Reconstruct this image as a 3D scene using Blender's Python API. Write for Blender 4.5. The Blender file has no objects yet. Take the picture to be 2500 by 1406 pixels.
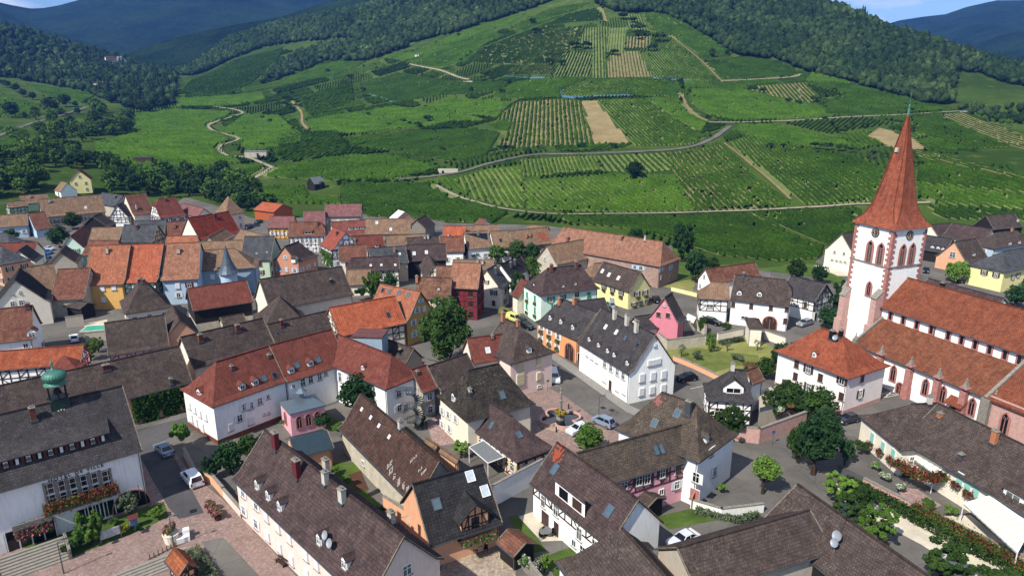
import bpy, bmesh, math, random
import numpy as np
from mathutils import Vector, Matrix
from mathutils.bvhtree import BVHTree
from mathutils.geometry import tessellate_polygon
random.seed(7); rng=np.random.default_rng(7)
S=bpy.context.scene; COL=S.collection
R=math.radians; PI=math.pi
# ---------- camera model: maps photograph pixels (2500x1406) to rays ----------
F=1660.0; PITCH=R(16); CH=53.0; CC,CS=math.cos(PITCH),math.sin(PITCH)
def ray(px,py):
    x=(px-1250)/F; y=(703-py)/F
    return Vector((x,CC+y*CS,-CS+y*CC))
def at(px,py,z=0.0):
    d=ray(px,py); t=(z-CH)/d.z
    return Vector((d.x*t,d.y*t,z))
def hgt(g,t):
    b=at(*g); d=ray(*t); return CH+d.z*(b.y/d.y)
# ---------- terrain ----------
def pchip(xs,ys,x):
    xs=np.array(xs,float); ys=np.array(ys,float); h=np.diff(xs); dl=np.diff(ys)/h
    m=np.zeros(len(xs)); m[0]=dl[0]; m[-1]=dl[-1]
    for i in range(1,len(xs)-1):
        if dl[i-1]*dl[i]>0:
            w1=2*h[i]+h[i-1]; w2=h[i]+2*h[i-1]; m[i]=(w1+w2)/(w1/dl[i-1]+w2/dl[i])
    x=np.clip(x,xs[0],xs[-1]); k=np.clip(np.searchsorted(xs,x)-1,0,len(h)-1)
    t=(x-xs[k])/h[k]; t2=t*t; t3=t2*t
    return (2*t3-3*t2+1)*ys[k]+(t3-2*t2+t)*h[k]*m[k]+(-2*t3+3*t2)*ys[k+1]+(t3-t2)*h[k]*m[k+1]
HK=CC+(703-227)/F*CS
def theta(hpx): return math.atan(((hpx-1250)/F)/HK)
def colz(hpx,py,r):
    y=(703-py)/F; tt=math.tan(theta(hpx)); fx=CC+y*CS; X=tt*fx
    return CH+r*(-CS+y*CC)/math.hypot(X,fx)
# horizon-pixel column : list of (photo row, range in m); 0 = flat until there
COLS={
 -900:[('z',340,0),(330,560),(290,800),(240,1000),(150,1300),(60,1500)],
 -300:[('z',340,0),(340,600),(290,820),(240,1000),(150,1300),(60,1500)],
 0:[('z',350,0),(400,480),(335,650),(275,850),(232,1000),(150,1250),(70,1450)],
 250:[('z',365,0),(405,480),(310,720),(250,930),(205,1100),(160,1300),(128,1500)],
 430:[('z',400,0),(390,500),(300,740),(240,940),(205,1080),(185,1250),(180,1450)],
 600:[('z',400,0),(380,500),(310,700),(250,860),(190,1050),(140,1250),(92,1450)],
 800:[('z',360,0),(400,450),(330,580),(260,740),(190,920),(110,1150),(45,1400)],
 1000:[('z',330,0),(440,390),(370,480),(300,610),(210,780),(120,970),(50,1150),(5,1300)],
 1200:[('z',320,0),(430,385),(360,470),(280,580),(200,700),(110,850),(30,1010),(-25,1150)],
 1400:[('z',310,0),(430,385),(360,450),(250,570),(200,640),(100,790),(5,960),(-50,1080)],
 1600:[('z',290,0),(430,385),(350,460),(245,570),(190,650),(100,780),(0,950),(-40,1060)],
 1800:[('z',270,0),(430,385),(345,465),(290,540),(200,670),(130,790),(40,950),(-12,1060)],
 2000:[('z',270,0),(430,385),(345,480),(290,550),(200,700),(130,810),(60,920),(22,1020)],
 2200:[('z',290,0),(430,380),(340,490),(270,610),(210,720),(140,840),(95,950)],
 2500:[('z',290,0),(430,375),(350,480),(280,620),(225,760),(200,860),(178,980)],
 2800:[('z',290,0),(430,375),(350,480),(290,620),(245,760),(225,900),(215,1000)],
 3400:[('z',290,0),(430,375),(350,480),(290,620),(245,760),(225,900),(215,1000)]}
TH=np.linspace(theta(-900),theta(3400),340); RR=np.arange(0,1800.1,5.0)
def build_grid():
    keys=sorted(COLS); prof=[]; ends=[]
    for k in keys:
        rs=[0,COLS[k][0][1]*.5,COLS[k][0][1]]; zs=[0,0,0]
        for py,r in COLS[k][1:]:
            rs.append(r); zs.append(max(colz(k,py,r),0.0))
        re,zr=rs[-1],zs[-1]; ends.append(re)
        rs+=[re+70,re+500,max(re+600,1900)]; zs+=[zr-6,zr*.35+8,zr*.3+5]
        prof.append(pchip(rs,zs,RR))
    P=np.array(prof); tk=np.array([theta(k) for k in keys])
    Z=np.zeros((len(TH),len(RR)))
    for j in range(len(RR)): Z[:,j]=pchip(tk,P[:,j],TH)
    return Z,tk,np.array(ends)
ZG,TK,ENDS=build_grid()
dTH=TH[1]-TH[0]
def tz(x,y):
    x=np.asarray(x,float); y=np.asarray(y,float)
    th=np.clip(np.arctan2(x,y),TH[0],TH[-1]); r=np.minimum(np.hypot(x,y),1799)
    a=(th-TH[0])/dTH; i=np.clip(a.astype(int),0,len(TH)-2); fa=a-i
    b=r/5.0; j=np.clip(b.astype(int),0,len(RR)-2); fb=b-j
    z=ZG[i,j]*(1-fa)*(1-fb)+ZG[i+1,j]*fa*(1-fb)+ZG[i,j+1]*(1-fa)*fb+ZG[i+1,j+1]*fa*fb
    return z
def hit(px,py,lo=60,hi=1790):
    d=ray(px,py); hd=math.hypot(d.x,d.y)
    r=np.arange(lo,hi,1.0); t=r/hd; z=CH+d.z*t
    g=tz(d.x*t,d.y*t); k=np.nonzero(z<=g)[0]
    if len(k)==0: return None
    k=k[0]; tt=t[k]
    return Vector((d.x*tt,d.y*tt,float(g[k])))
def ter(px,py):
    p=hit(px,py)
    if p is None:
        q=py
        while p is None and q<py+400: q+=3; p=hit(px,q)
    return p
# ---------- objects ----------
def tag(o,label=None,cat=None,group=None,kind=None):
    if label: o['label']=label
    if cat: o['category']=cat
    if group: o['group']=group
    if kind: o['kind']=kind
    return o
def empty(name,loc=(0,0,0),rz=0,**k):
    o=bpy.data.objects.new(name,None); COL.objects.link(o); o.location=loc; o.rotation_euler=(0,0,rz); o.empty_display_size=.5
    tag(o,**k); return o
def link(name,me,parent=None,loc=None,rz=None,mat=None,M4=None,**k):
    o=bpy.data.objects.new(name,me); COL.objects.link(o)
    if parent is not None: o.parent=parent
    if loc is not None: o.location=loc
    if rz is not None: o.rotation_euler=(0,0,rz)
    if M4 is not None: o.matrix_basis=M4
    if mat is not None:
        me.materials.clear(); me.materials.append(mat)
    tag(o,**k); return o
class MB:
    """collects polygons for one mesh"""
    def __init__(s): s.v=[];s.f=[];s.m=[]
    def poly(s,pts,mi=0):
        b=len(s.v); s.v+= [tuple(p) for p in pts]; s.f.append(tuple(range(b,b+len(pts)))); s.m.append(mi)
    def box(s,c,d,mi=0,M=None,taper=1.0):
        x,y,z=c; a,b,h=d[0]/2,d[1]/2,d[2]/2; n=len(s.v)
        for sz in (-1,1):
            k=taper if sz>0 else 1
            for sx,sy in ((-1,-1),(1,-1),(1,1),(-1,1)):
                p=Vector((x+sx*a*k,y+sy*b*k,z+sz*h))
                if M is not None: p=M@p
                s.v.append(tuple(p))
        for f in ((0,3,2,1),(4,5,6,7),(0,1,5,4),(1,2,6,5),(2,3,7,6),(3,0,4,7)):
            s.f.append(tuple(n+i for i in f)); s.m.append(mi)
    def bar(s,p,q,w,h,mi=0,up=Vector((0,0,1))):
        p=Vector(p);q=Vector(q); d=(q-p)
        if d.length<1e-4: return
        d=d.normalized(); sd=d.cross(up)
        if sd.length<1e-3: sd=Vector((1,0,0))
        sd.normalize(); u=sd.cross(d); n=len(s.v)
        for e in (p,q):
            for a,b in ((-1,-1),(1,-1),(1,1),(-1,1)): s.v.append(tuple(e+sd*(a*w/2)+u*(b*h/2)))
        for f in ((3,2,1,0),(4,5,6,7),(0,1,5,4),(1,2,6,5),(2,3,7,6),(3,0,4,7)):
            s.f.append(tuple(n+i for i in f)); s.m.append(mi)
    def lathe(s,prof,n=12,c=(0,0,0),mi=0,ax='z',sq=None,cap=True):
        b=len(s.v); c=Vector(c)
        for r,z in prof:
            for i in range(n):
                a=2*PI*i/n+(PI/n if sq else 0)
                if ax=='z': s.v.append(tuple(c+Vector((r*math.cos(a),r*math.sin(a),z))))
                elif ax=='y': s.v.append(tuple(c+Vector((r*math.cos(a),z,r*math.sin(a)))))
                else: s.v.append(tuple(c+Vector((z,r*math.cos(a),r*math.sin(a)))))
        flip = ax=='y'
        for k in range(len(prof)-1):
            for i in range(n):
                j=(i+1)%n; f=(b+k*n+i,b+k*n+j,b+(k+1)*n+j,b+(k+1)*n+i)
                s.f.append(f[::-1] if flip else f); s.m.append(mi)
        if cap:
            f=tuple(b+i for i in range(n)); s.f.append(f if flip else f[::-1]); s.m.append(mi)
            q=b+(len(prof)-1)*n; f=tuple(q+i for i in range(n)); s.f.append(f[::-1] if flip else f); s.m.append(mi)
    def mesh(s,name,mats,smooth=False):
        me=bpy.data.meshes.new(name); me.from_pydata(s.v,[],s.f)
        for m in mats: me.materials.append(m)
        if len(mats)>1: me.polygons.foreach_set('material_index',s.m)
        if smooth: me.polygons.foreach_set('use_smooth',[True]*len(s.f))
        me.update(); return me
    def obj(s,name,mats,parent=None,smooth=False,**k):
        if not isinstance(mats,(list,tuple)): mats=[mats]
        return link(name,s.mesh(name,mats,smooth),parent,**k)
def npmesh(name,V,Fc,mats,mi=None,smooth=False):
    me=bpy.data.meshes.new(name); V=np.asarray(V,np.float32); Fc=np.asarray(Fc,np.int32); k=Fc.shape[1]
    me.vertices.add(len(V)); me.vertices.foreach_set('co',V.ravel())
    me.loops.add(Fc.size); me.loops.foreach_set('vertex_index',Fc.ravel())
    me.polygons.add(len(Fc)); me.polygons.foreach_set('loop_start',np.arange(0,Fc.size,k,dtype=np.int32))
    me.polygons.foreach_set('loop_total',np.full(len(Fc),k,np.int32))
    for m in mats: me.materials.append(m)
    if mi is not None: me.polygons.foreach_set('material_index',np.asarray(mi,np.int32))
    if smooth: me.polygons.foreach_set('use_smooth',np.ones(len(Fc),bool))
    me.update(calc_edges=True); me.validate(); return me
# ---------- materials ----------
def srgb(h):
    if isinstance(h,tuple): return (*h[:3],1)
    h=h.lstrip('#'); c=[int(h[i:i+2],16)/255 for i in (0,2,4)]
    return tuple(x/12.92 if x<.04045 else ((x+.055)/1.055)**2.4 for x in c)+(1,)
_M={}
class NT:
    def __init__(s,name):
        s.mat=bpy.data.materials.new(name); s.mat.use_nodes=True; s.t=s.mat.node_tree; s.n=s.t.nodes; s.l=s.t.links
        s.b=s.n['Principled BSDF']
    def new(s,t,**k):
        n=s.n.new(t)
        for a,v in k.items():
            if a in n.inputs: n.inputs[a].default_value=v
            else: setattr(n,a,v)
        return n
    def co(s,kind='Object'): return s.n.new('ShaderNodeTexCoord').outputs[kind]
    def noise(s,vec,scale,detail=4,rough=.6,stretch=None):
        if stretch:
            m=s.n.new('ShaderNodeMapping'); m.inputs['Scale'].default_value=stretch; s.l.new(vec,m.inputs[0]); vec=m.outputs[0]
        n=s.n.new('ShaderNodeTexNoise'); n.inputs['Scale'].default_value=scale; n.inputs['Detail'].default_value=detail; n.inputs['Roughness'].default_value=rough
        s.l.new(vec,n.inputs['Vector']); return n.outputs['Fac']
    def ramp(s,fac,a,b,ca=(0,0,0,1),cb=(1,1,1,1)):
        r=s.n.new('ShaderNodeValToRGB'); e=r.color_ramp.elements; e[0].position=a;e[1].position=b;e[0].color=ca;e[1].color=cb
        s.l.new(fac,r.inputs[0]); return r.outputs[0]
    def mix(s,fac,a,b,mode='MIX'):
        m=s.n.new('ShaderNodeMix'); m.data_type='RGBA'; m.blend_type=mode
        for i,v in ((0,fac),(6,a),(7,b)):
            if hasattr(v,'links') or hasattr(v,'is_linked'): s.l.new(v,m.inputs[i])
            else: m.inputs[i].default_value=v
        return m.outputs[2]
    def bump(s,h,st=.3,d=.1):
        b=s.n.new('ShaderNodeBump'); b.inputs['Strength'].default_value=st; b.inputs['Distance'].default_value=d
        s.l.new(h,b.inputs['Height']); s.l.new(b.outputs[0],s.b.inputs['Normal'])
    def done(s,col,rough=.85,spec=.3):
        if hasattr(col,'is_linked'): s.l.new(col,s.b.inputs['Base Color'])
        else: s.b.inputs['Base Color'].default_value=col
        s.b.inputs['Roughness'].default_value=rough; s.b.inputs['Specular IOR Level'].default_value=spec
        return s.mat
def plain(name,c,rough=.6,metal=0,var=.12,scale=3.0,spec=.4):
    if name in _M: return _M[name]
    n=NT(name); c=srgb(c); d=tuple(x*(1-var*2.2) for x in c[:3])+(1,); f=n.noise(n.co(),scale,4)
    col=n.mix(n.ramp(f,.35,.7),d,c); n.done(col,rough,spec); n.b.inputs['Metallic'].default_value=metal
    _M[name]=n.mat; return n.mat
def plaster(name,c,dirt=.2):
    if name in _M: return _M[name]
    n=NT(name); c=srgb(c); g=n.co()
    a=n.noise(g,.9,6,.7); st=n.noise(g,2.5,5,.65,(1.2,1.2,.18)); fi=n.noise(g,14,3)
    dk=tuple(x*(1-dirt) for x in c[:3])+(1,); dk2=(c[0]*.80,c[1]*.74,c[2]*.64,1)
    col=n.mix(n.ramp(a,.38,.68),dk,c); 
    m=n.new('ShaderNodeMath',operation='MULTIPLY'); n.l.new(n.ramp(st,.5,.78),m.inputs[0]); m.inputs[1].default_value=.8
    col=n.mix(m.outputs[0],col,dk2); n.bump(fi,.25,.02)
    _M[name]=n.done(col,1,.05); return n.mat
def tiles(name,c1,c2,moss='#8b8574',amt=.35,ribs=False):
    """clay tile roof: courses along the slope from the UV map, lichen, patches of newer tiles"""
    if name in _M: return _M[name]
    n=NT(name); c1,c2,ms=srgb(c1),srgb(c2),srgb(moss); uv=n.co('UV'); g=n.co(); c1=tuple(x*.8 for x in c1[:3])+(1,); c2=tuple(x*1.0 for x in c2[:3])+(1,); ms=tuple(x*.8 for x in ms[:3])+(1,)
    br=n.new('ShaderNodeTexBrick'); br.inputs['Scale'].default_value=1; br.inputs['Brick Width'].default_value=.30 if not ribs else .42
    br.inputs['Row Height'].default_value=.36; br.inputs['Mortar Size'].default_value=.045; br.inputs['Mortar Smooth'].default_value=.6
    br.inputs['Bias'].default_value=0
    br.inputs['Color1'].default_value=(.72,.72,.72,1);br.inputs['Color2'].default_value=(1.18,1.18,1.18,1);br.inputs['Mortar'].default_value=(.45,.45,.45,1)
    if ribs: br.offset=0
    n.l.new(uv,br.inputs['Vector'])
    a=n.noise(g,.75,8,.8); b=n.noise(g,3.5,6,.8); cc=n.noise(g,.22,3)
    col=n.mix(n.ramp(a,.38,.64),c1,c2)
    col=n.mix(.8,col,br.outputs[0],'MULTIPLY')
    m=n.new('ShaderNodeMath',operation='MULTIPLY'); n.l.new(n.ramp(b,.54,.66),m.inputs[0]); n.l.new(n.ramp(cc,.40,.62,(.12,.12,.12,1),(1,1,1,1)),m.inputs[1])
    m2=n.new('ShaderNodeMath',operation='MULTIPLY'); n.l.new(m.outputs[0],m2.inputs[0]); m2.inputs[1].default_value=amt
    col=n.mix(m2.outputs[0],col,ms)
    stn=n.noise(uv,1.3,4,.6,(1.0,.15,1)); col=n.mix(n.ramp(stn,.5,.75,(0,0,0,1),(.55,.55,.55,1)),col,(.03,.027,.025,1))
    n.bump(br.outputs[0],.55,.05)
    _M[name]=n.done(col,.95,.05); return n.mat
RB=tiles('roof_brown_tiles','#463c38','#5a4e49','#a19a86',.5)
RD=tiles('roof_dark_tiles','#3f3c3d','#4d494a','#8e897c',.4)
RPu=tiles('roof_plum_tiles','#433738','#594a47','#948a7d',.4)
RT=tiles('roof_tan_tiles','#7c6655','#96785f','#8d8470',.55)
RO=tiles('roof_orange_tiles','#9a6048','#ad7055','#8a7262',.35)
RO2=tiles('roof_bright_orange_tiles','#a5563c','#b46547','#8e6a58',.2,True)
RR_=tiles('roof_red_tiles','#6e3d34','#7d493e','#857065',.35)
RR2=tiles('roof_old_red_tiles','#6b453a','#855c4b','#80786a',.45)
RS=tiles('roof_slate','#45464a','#585a5c','#8b8c88',.3)
RC=tiles('roof_church_tiles','#7a4430','#8a523d','#6b5744',.45)
RM=tiles('roof_mauve_tiles','#7a5250','#8c6260','#8c7a74',.2)
RW=tiles('roof_red_hip','#874733','#9b573f','#7a6858',.35)
RK=tiles('roof_black_ribbed','#2b2b2d','#3a393a','#77746c',.15,True)
ROLD=tiles('roof_weathered_black','#2d2926','#46403b','#a39e88',.65)
ZINC=plain('zinc_sheet','#7f8e96',.35,.7,.06)
WH=plaster('white_plaster','#f3f3ee',.05); WB=plaster('blue_white_plaster','#e9e9e7',.05)
WC=plaster('cream_plaster','#e8dfcc',.12); WY=plaster('pale_yellow_plaster','#eadf9f',.08); WY2=plaster('ochre_plaster','#b59150',.1)
WYO=plaster('orange_yellow_plaster','#dcae68',.08); WO=plaster('orange_plaster','#d99a68',.1); WP=plaster('pink_plaster','#cc808d',.08)
WPK=plaster('pale_pink_plaster','#e5cbbf',.1); WLP=plaster('rose_plaster','#e0a7b3',.1); WM=plaster('mint_plaster','#d2ead9',.06); WBL=plaster('light_blue_plaster','#aec4d6',.1)
WBL2=plaster('grey_blue_plaster','#93a7b6',.1); WGR=plaster('pale_green_plaster','#b9cbb0',.08); WR=plaster('dark_red_plaster','#7c3038',.12)
WSA=plaster('salmon_plaster','#bd8a74',.1); WPE=plaster('peach_plaster','#d9a684',.1); WG=plaster('grey_plaster','#b4aa9c',.15); WST=plaster('pink_sandstone_rubble','#a98f82',.35)
WOOD=plain('brown_timber','#3b261d',.8,0,.2,8); WOODR=plain('red_brown_timber','#552422',.8,0,.2,8); WOODL=plain('orange_board','#b0582a',.7,0,.15,6); BLK=plain('dark_boards_and_shade','#1d1815',.9,0,.2,6)  # BLK: dark boards, also painted shade on open-fronted sheds
SAND=plain('pink_sandstone','#b07a72',.9,0,.16,1.5,.2); SANDL=plain('cut_sandstone_block','#c09a90',.9,0,.12,2,.2)
GLASS=plain('window_glass','#15191e',.12,0,.1,2,.6); GLB=plain('skylight_glass','#4c5e68',.1,0,.1,2,.7)
FRW=plain('white_window_frame','#e6e6e3',.5,0,.04); FRB=plain('brown_window_frame','#4a3327',.6,0,.1)
SHW=plain('white_shutter','#dadbdc',.55,0,.05,5); SHG=plain('green_shutter','#1f8a5f',.55,0,.08,5); SHB=plain('brown_shutter','#45302a',.6,0,.1,5)
SHR=plain('wine_shutter','#5e2524',.6,0,.1,5); SHL=plain('pale_blue_shutter','#a9c2d6',.6,0,.05,5); SHT=plain('turquoise_shutter','#8cc3b4',.6,0,.06,5); SHC=plain('cream_shutter','#cdbf95',.6,0,.06,5)
BRK=plain('chimney_brick','#7c4a37',.9,0,.2,6,.2); CHW=plain('chimney_render','#c7c2b6',.9,0,.15,4,.2); CHR=plain('wine_chimney','#5e1f24',.7,0,.1,4); CHT=plain('terracotta_pipe','#b0714c',.85,0,.1,5)
MET=plain('grey_metal','#6c7276',.4,.7,.05); MTD=plain('dark_metal','#25282a',.5,.6,.05); MTG=plain('verdigris_copper','#4f8474',.55,.2,.14,6)
STN=plain('grey_stone','#8d877c',.9,0,.18,3,.2); STW=plaster('weathered_wall','#c2bba9',.3)
def ground_mat(name,c1,c2,sc=.5,fine=6,bump=.2,rough=.95):
    n=NT(name); g=n.co(); a=n.noise(g,sc,6,.65); b=n.noise(g,fine,4,.7)
    col=n.mix(n.ramp(a,.35,.68),srgb(c1),srgb(c2)); col=n.mix(n.ramp(b,.3,.75,(.75,.75,.75,1),(1.1,1.1,1.1,1)),(0,0,0,1),col) if False else n.mix(.5,col,n.ramp(b,.3,.72,(.6,.6,.6,1),(1.2,1.2,1.2,1)),'MULTIPLY')
    if 'asphalt' in name:
        v=n.new('ShaderNodeTexVoronoi'); v.inputs['Scale'].default_value=.11; n.l.new(g,v.inputs['Vector']); sp=n.new('ShaderNodeSeparateColor'); n.l.new(v.outputs['Color'],sp.inputs[0])
        col=n.mix(.5,col,n.ramp(sp.outputs[0],.2,.9,(.75,.75,.75,1),(1.2,1.18,1.14,1)),'MULTIPLY')
        v2=n.new('ShaderNodeTexVoronoi'); v2.feature='DISTANCE_TO_EDGE'; v2.inputs['Scale'].default_value=.16; n.l.new(g,v2.inputs['Vector']); col=n.mix(n.ramp(v2.outputs['Distance'],.0,.008,(.5,.5,.5,1),(0,0,0,1)),col,(.03,.03,.03,1))
    n.bump(b,bump,.05); return n.done(col,1.0,.04)
ASPH=ground_mat('asphalt','#5b5854','#6e6a65',.12,9,.1)
ASPD=ground_mat('dark_asphalt','#4b4a4b','#5a5858',.15,9,.1)
GRAV=ground_mat('pale_gravel','#b5ab98','#cfc5b0',.4,8,.2)
DIRT=ground_mat('tan_soil','#776747','#8c7a58',.3,4,.3)
GRS=ground_mat('lawn_grass','#3a4d24','#55682f',.25,5,.4)
GRSD=ground_mat('dry_grass','#6f7440','#8f8a52',.18,3,.4)
TRK=ground_mat('pale_track','#827a68','#988f7b',.1,2,.1)
def cobble(name,c1,c2,mo,s=.22):
    n=NT(name); g=n.co(); v=n.new('ShaderNodeTexVoronoi'); v.inputs['Scale'].default_value=1/s; n.l.new(g,v.inputs['Vector'])
    sep=n.new('ShaderNodeSeparateColor'); n.l.new(v.outputs['Color'],sep.inputs[0])
    col=n.mix(sep.outputs[0],srgb(c1),srgb(c2)); a=n.noise(g,.35,5,.7)
    w=n.noise(g,2.2,4,.7); col=n.mix(n.ramp(w,.45,.65,(0,0,0,1),(.8,.8,.8,1)),col,srgb('#a78f88'))
    e=n.ramp(v.outputs['Distance'],.35,.75,(0,0,0,1),(.7,.7,.7,1)); col=n.mix(e,col,srgb(mo)); col=n.mix(n.ramp(a,.4,.7,(0,0,0,1),(.45,.45,.45,1)),col,srgb('#5b4843'))
    n.bump(v.outputs['Distance'],-.4,.04); return n.done(col,.9,.2)
COB=cobble('red_cobbles','#775f58','#8f7a71','#77685f'); COB2=cobble('pink_cobbles','#957570','#ae938c','#7b6a65',.3); COBG=cobble('sand_setts','#9a8c78','#b0a48f','#7a7060',.35)
def leafmat(name,c1,c2,sc=.5,tr=.25):
    n=NT(name); g=n.co('Object'); a=n.noise(g,sc,5,.7); b=n.noise(g,5,2)
    oi=n.new('ShaderNodeObjectInfo')
    col=n.mix(n.ramp(a,.35,.65),srgb(c1),srgb(c2)); col=n.mix(.6,col,n.ramp(b,.3,.7,(.6,.6,.6,1),(1.3,1.3,1.1,1)),'MULTIPLY')
    hs=n.new('ShaderNodeHueSaturation'); mr=n.new('ShaderNodeMapRange'); mr.inputs[3].default_value=.75; mr.inputs[4].default_value=1.2
    n.l.new(oi.outputs['Random'],mr.inputs[0]); n.l.new(mr.outputs[0],hs.inputs['Value']); n.l.new(col,hs.inputs['Color'])
    m=n.done(hs.outputs[0],.8,.05)
    tn=n.new('ShaderNodeBsdfTranslucent'); n.l.new(hs.outputs[0],tn.inputs[0]); mx=n.new('ShaderNodeMixShader'); mx.inputs[0].default_value=tr
    out=n.n['Material Output']; n.l.new(n.b.outputs[0],mx.inputs[1]); n.l.new(tn.outputs[0],mx.inputs[2]); n.l.new(mx.outputs[0],out.inputs[0]); return m
LF=leafmat('dark_leaves','#2c4220','#47612f'); LFL=leafmat('mid_leaves','#425f29','#5f7e36'); LFY=leafmat('light_leaves','#5a7a32','#7a9845'); LFD=leafmat('deep_green_leaves','#263f25','#3a5833')
LFYE=leafmat('yellow_leaves','#8f8a2c','#b0a53a'); LFG=leafmat('grey_green_leaves','#54644a','#6f7a60')
IVY=leafmat('ivy_leaves','#36561f','#52772e',1.2)
FLR=plain('red_flowers','#8f2a2a',.7,0,.3,9); FLP=plain('pink_flowers','#c25f7c',.7,0,.3,9); FLW=plain('white_flowers','#d8d4cc',.7,0,.15,9)
BARK=plain('bark','#4a3d31',.95,0,.25,5,.1)
WAT=plain('dark_water','#0d1a1c',.05,0,.1,1,.8); POOL=plain('pool_water','#4fae94',.05,0,.08,1,.6)
DEBUG=False
SUNV=None
_wm={}
def window_mesh(w,h,kind='w'):
    if kind=='w' and random.random()<.35: kind='c'
    k=('win',round(w,2),round(h,2),kind)
    if k in _wm: return _wm[k]
    b=MB(); t=.07
    # local: x across, z up, y out = -y
    for s in (-1,1): b.box((s*(w/2-t/2),-.05,0),(t,.12,h),0); b.box((0,-.05,s*(h/2-t/2)),(w-2*t,.12,t),0)
    b.box((0,-.02,0),(w-2*t,.04,h-2*t),1)
    if kind!='s':
        b.box((0,-.055,0),(.06,.06,h-2*t),0)
        if h>1.0: b.box((0,-.055,h*.12),(w-2*t,.05,.05),0)
    b.box((0,-.09,-h/2-.05),(w+.2,.2,.09),2)
    _wm[k]=b.mesh('window',[FRB if kind=='b' else FRW,GLASS if kind!='c' else plain('curtained_glass','#6b7074',.2,0,.3,3,.6),STN]); return _wm[k]
def shutter_mesh(w,h,mat,closed=False):
    k=('shut',round(w,2),round(h,2),mat.name,closed)
    if k in _wm: return _wm[k]
    b=MB(); b.box((0,0,0),(w,.05,h)); 
    for z in (-h*.32,0,h*.32): b.box((0,-.035,z),(w*.86,.025,.06))
    _wm[k]=b.mesh('shutter',[mat]); return _wm[k]
def chimney_mesh(w,d,h,mat):
    k=('chim',w,d,h,mat.name)
    if k in _wm: return _wm[k]
    b=MB(); b.box((0,0,h/2-.9),(w,d,h+1.8),0); b.box((0,0,h+.05),(w+.16,d+.16,.12),1); b.box((-w*.2,0,h+.2),(.18,.2,.3),1); b.box((w*.2,0,h+.2),(.18,.2,.3),1)
    b.box((0,0,-.1),(w+.25,d+.25,.3),2)
    _wm[k]=b.mesh('chimney',[mat,STN,MET]); return _wm[k]
def skylight_mesh(w,h,kind='sky'):
    k=('sky',w,h,kind)
    if k in _wm: return _wm[k]
    b=MB()
    for s in (-1,1): b.box((s*w/2,0,.06),(.08,h+.08,.12),0); b.box((0,s*h/2,.06),(w-.08,.08,.12),0)
    b.box((0,0,.05),(w-.08,h-.08,.05),1)
    _wm[k]=b.mesh('skylight',[MET if kind!='w' else FRW,{'sky':GLB,'dark':GLASS,'w':plain('skylight_painted_reflection','#b9c4ca',.1,0,.1,2,.7)}[kind]]); return _wm[k]  # kind w: pale pane colour paints in a white sky reflection
class House:
    def raylocal(s,px,py):
        o=s.inv@Vector((0,0,CH)); d=(s.inv.to_3x3()@ray(px,py)).normalized(); return o,d
    def on(s,px,py,what='roof'):
        o,d=s.raylocal(px,py); t=s.rb if what=='roof' else s.wb
        r=t.ray_cast(o,d)
        return (r[0],r[1]) if r[0] is not None else (None,None)
def solid_from(tops,th,uvs=True):
    """tops: list of polygons (lists of Vector). closed slab th thick below them"""
    bm=bmesh.new(); key={}
    def vv(p,dz):
        k=(round(p.x,3),round(p.y,3),round(p.z,3),dz)
        if k not in key: key[k]=bm.verts.new((p.x,p.y,p.z-(th if dz else 0)))
        return key[k]
    edges={}
    for poly in tops:
        vs=[vv(p,0) for p in poly]; vb=[vv(p,1) for p in poly]
        u=[]; ub=[]
        for a,b_ in zip(vs,vb):
            if a not in u: u.append(a); ub.append(b_)
        if len(u)<3: continue
        try: bm.faces.new(u); bm.faces.new(ub[::-1])
        except ValueError: continue
        n=len(u)
        for i in range(n):
            a,c=u[i],u[(i+1)%n]; edges[(a,c)]=(ub[i],ub[(i+1)%n])
    for (a,c),(ab,cb) in edges.items():
        if (c,a) not in edges:
            try: bm.faces.new((a,ab,cb,c))
            except ValueError: pass
    bm.normal_update()
    uvl=bm.loops.layers.uv.new('UVMap')
    for f in bm.faces:
        n=f.normal; h=Vector((-n.y,n.x,0))
        if h.length<.05: h=Vector((1,0,0))
        h.normalize(); sl=n.cross(h)
        for l in f.loops: l[uvl].uv=(l.vert.co.dot(h),l.vert.co.dot(sl))
    return bm
def tops_profile(LA,LB,eA,eB,hw,zr,ze,flare,kA=None,kB=None):
    lv=[0.0]; 
    if kA or kB: lv.append(.38)
    if flare: lv.append(.8)
    lv.append(1.0)
    def zz(t):
        if not flare: return zr-(zr-ze)*t
        return zr-(zr-ze)*(.9*t/.8 if t<=.8 else .9+.1*(t-.8)/.2)
    def ext(e,k,t):
        if k: return e*min(t/.38,1)
        return e*t
    rings=[]
    for t in lv:
        xa=LA-ext(eA,kA,t); xb=LB+ext(eB,kB,t); y=hw*t; z=zz(t)
        rings.append((xa,xb,y,z))
    tops=[]
    for i in range(len(rings)-1):
        a=rings[i]; b=rings[i+1]; V_=Vector
        tops.append([V_((b[0],-b[2],b[3])),V_((b[1],-b[2],b[3])),V_((a[1],-a[2],a[3])),V_((a[0],-a[2],a[3]))])
        tops.append([V_((b[1],b[2],b[3])),V_((b[0],b[2],b[3])),V_((a[0],a[2],a[3])),V_((a[1],a[2],a[3]))])
        if abs(a[0]-b[0])>1e-3: tops.append([V_((b[0],b[2],b[3])),V_((b[0],-b[2],b[3])),V_((a[0],-a[2],a[3])),V_((a[0],a[2],a[3]))])
        if abs(a[1]-b[1])>1e-3: tops.append([V_((b[1],-b[2],b[3])),V_((b[1],b[2],b[3])),V_((a[1],a[2],a[3])),V_((a[1],-a[2],a[3]))])
    return tops,rings
NH=[0]
class _HS(dict):
    def __missing__(s,k):
        for a in s.keys():
            if k in a: return dict.__getitem__(s,a)
        raise KeyError(k)
HS=_HS()
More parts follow.
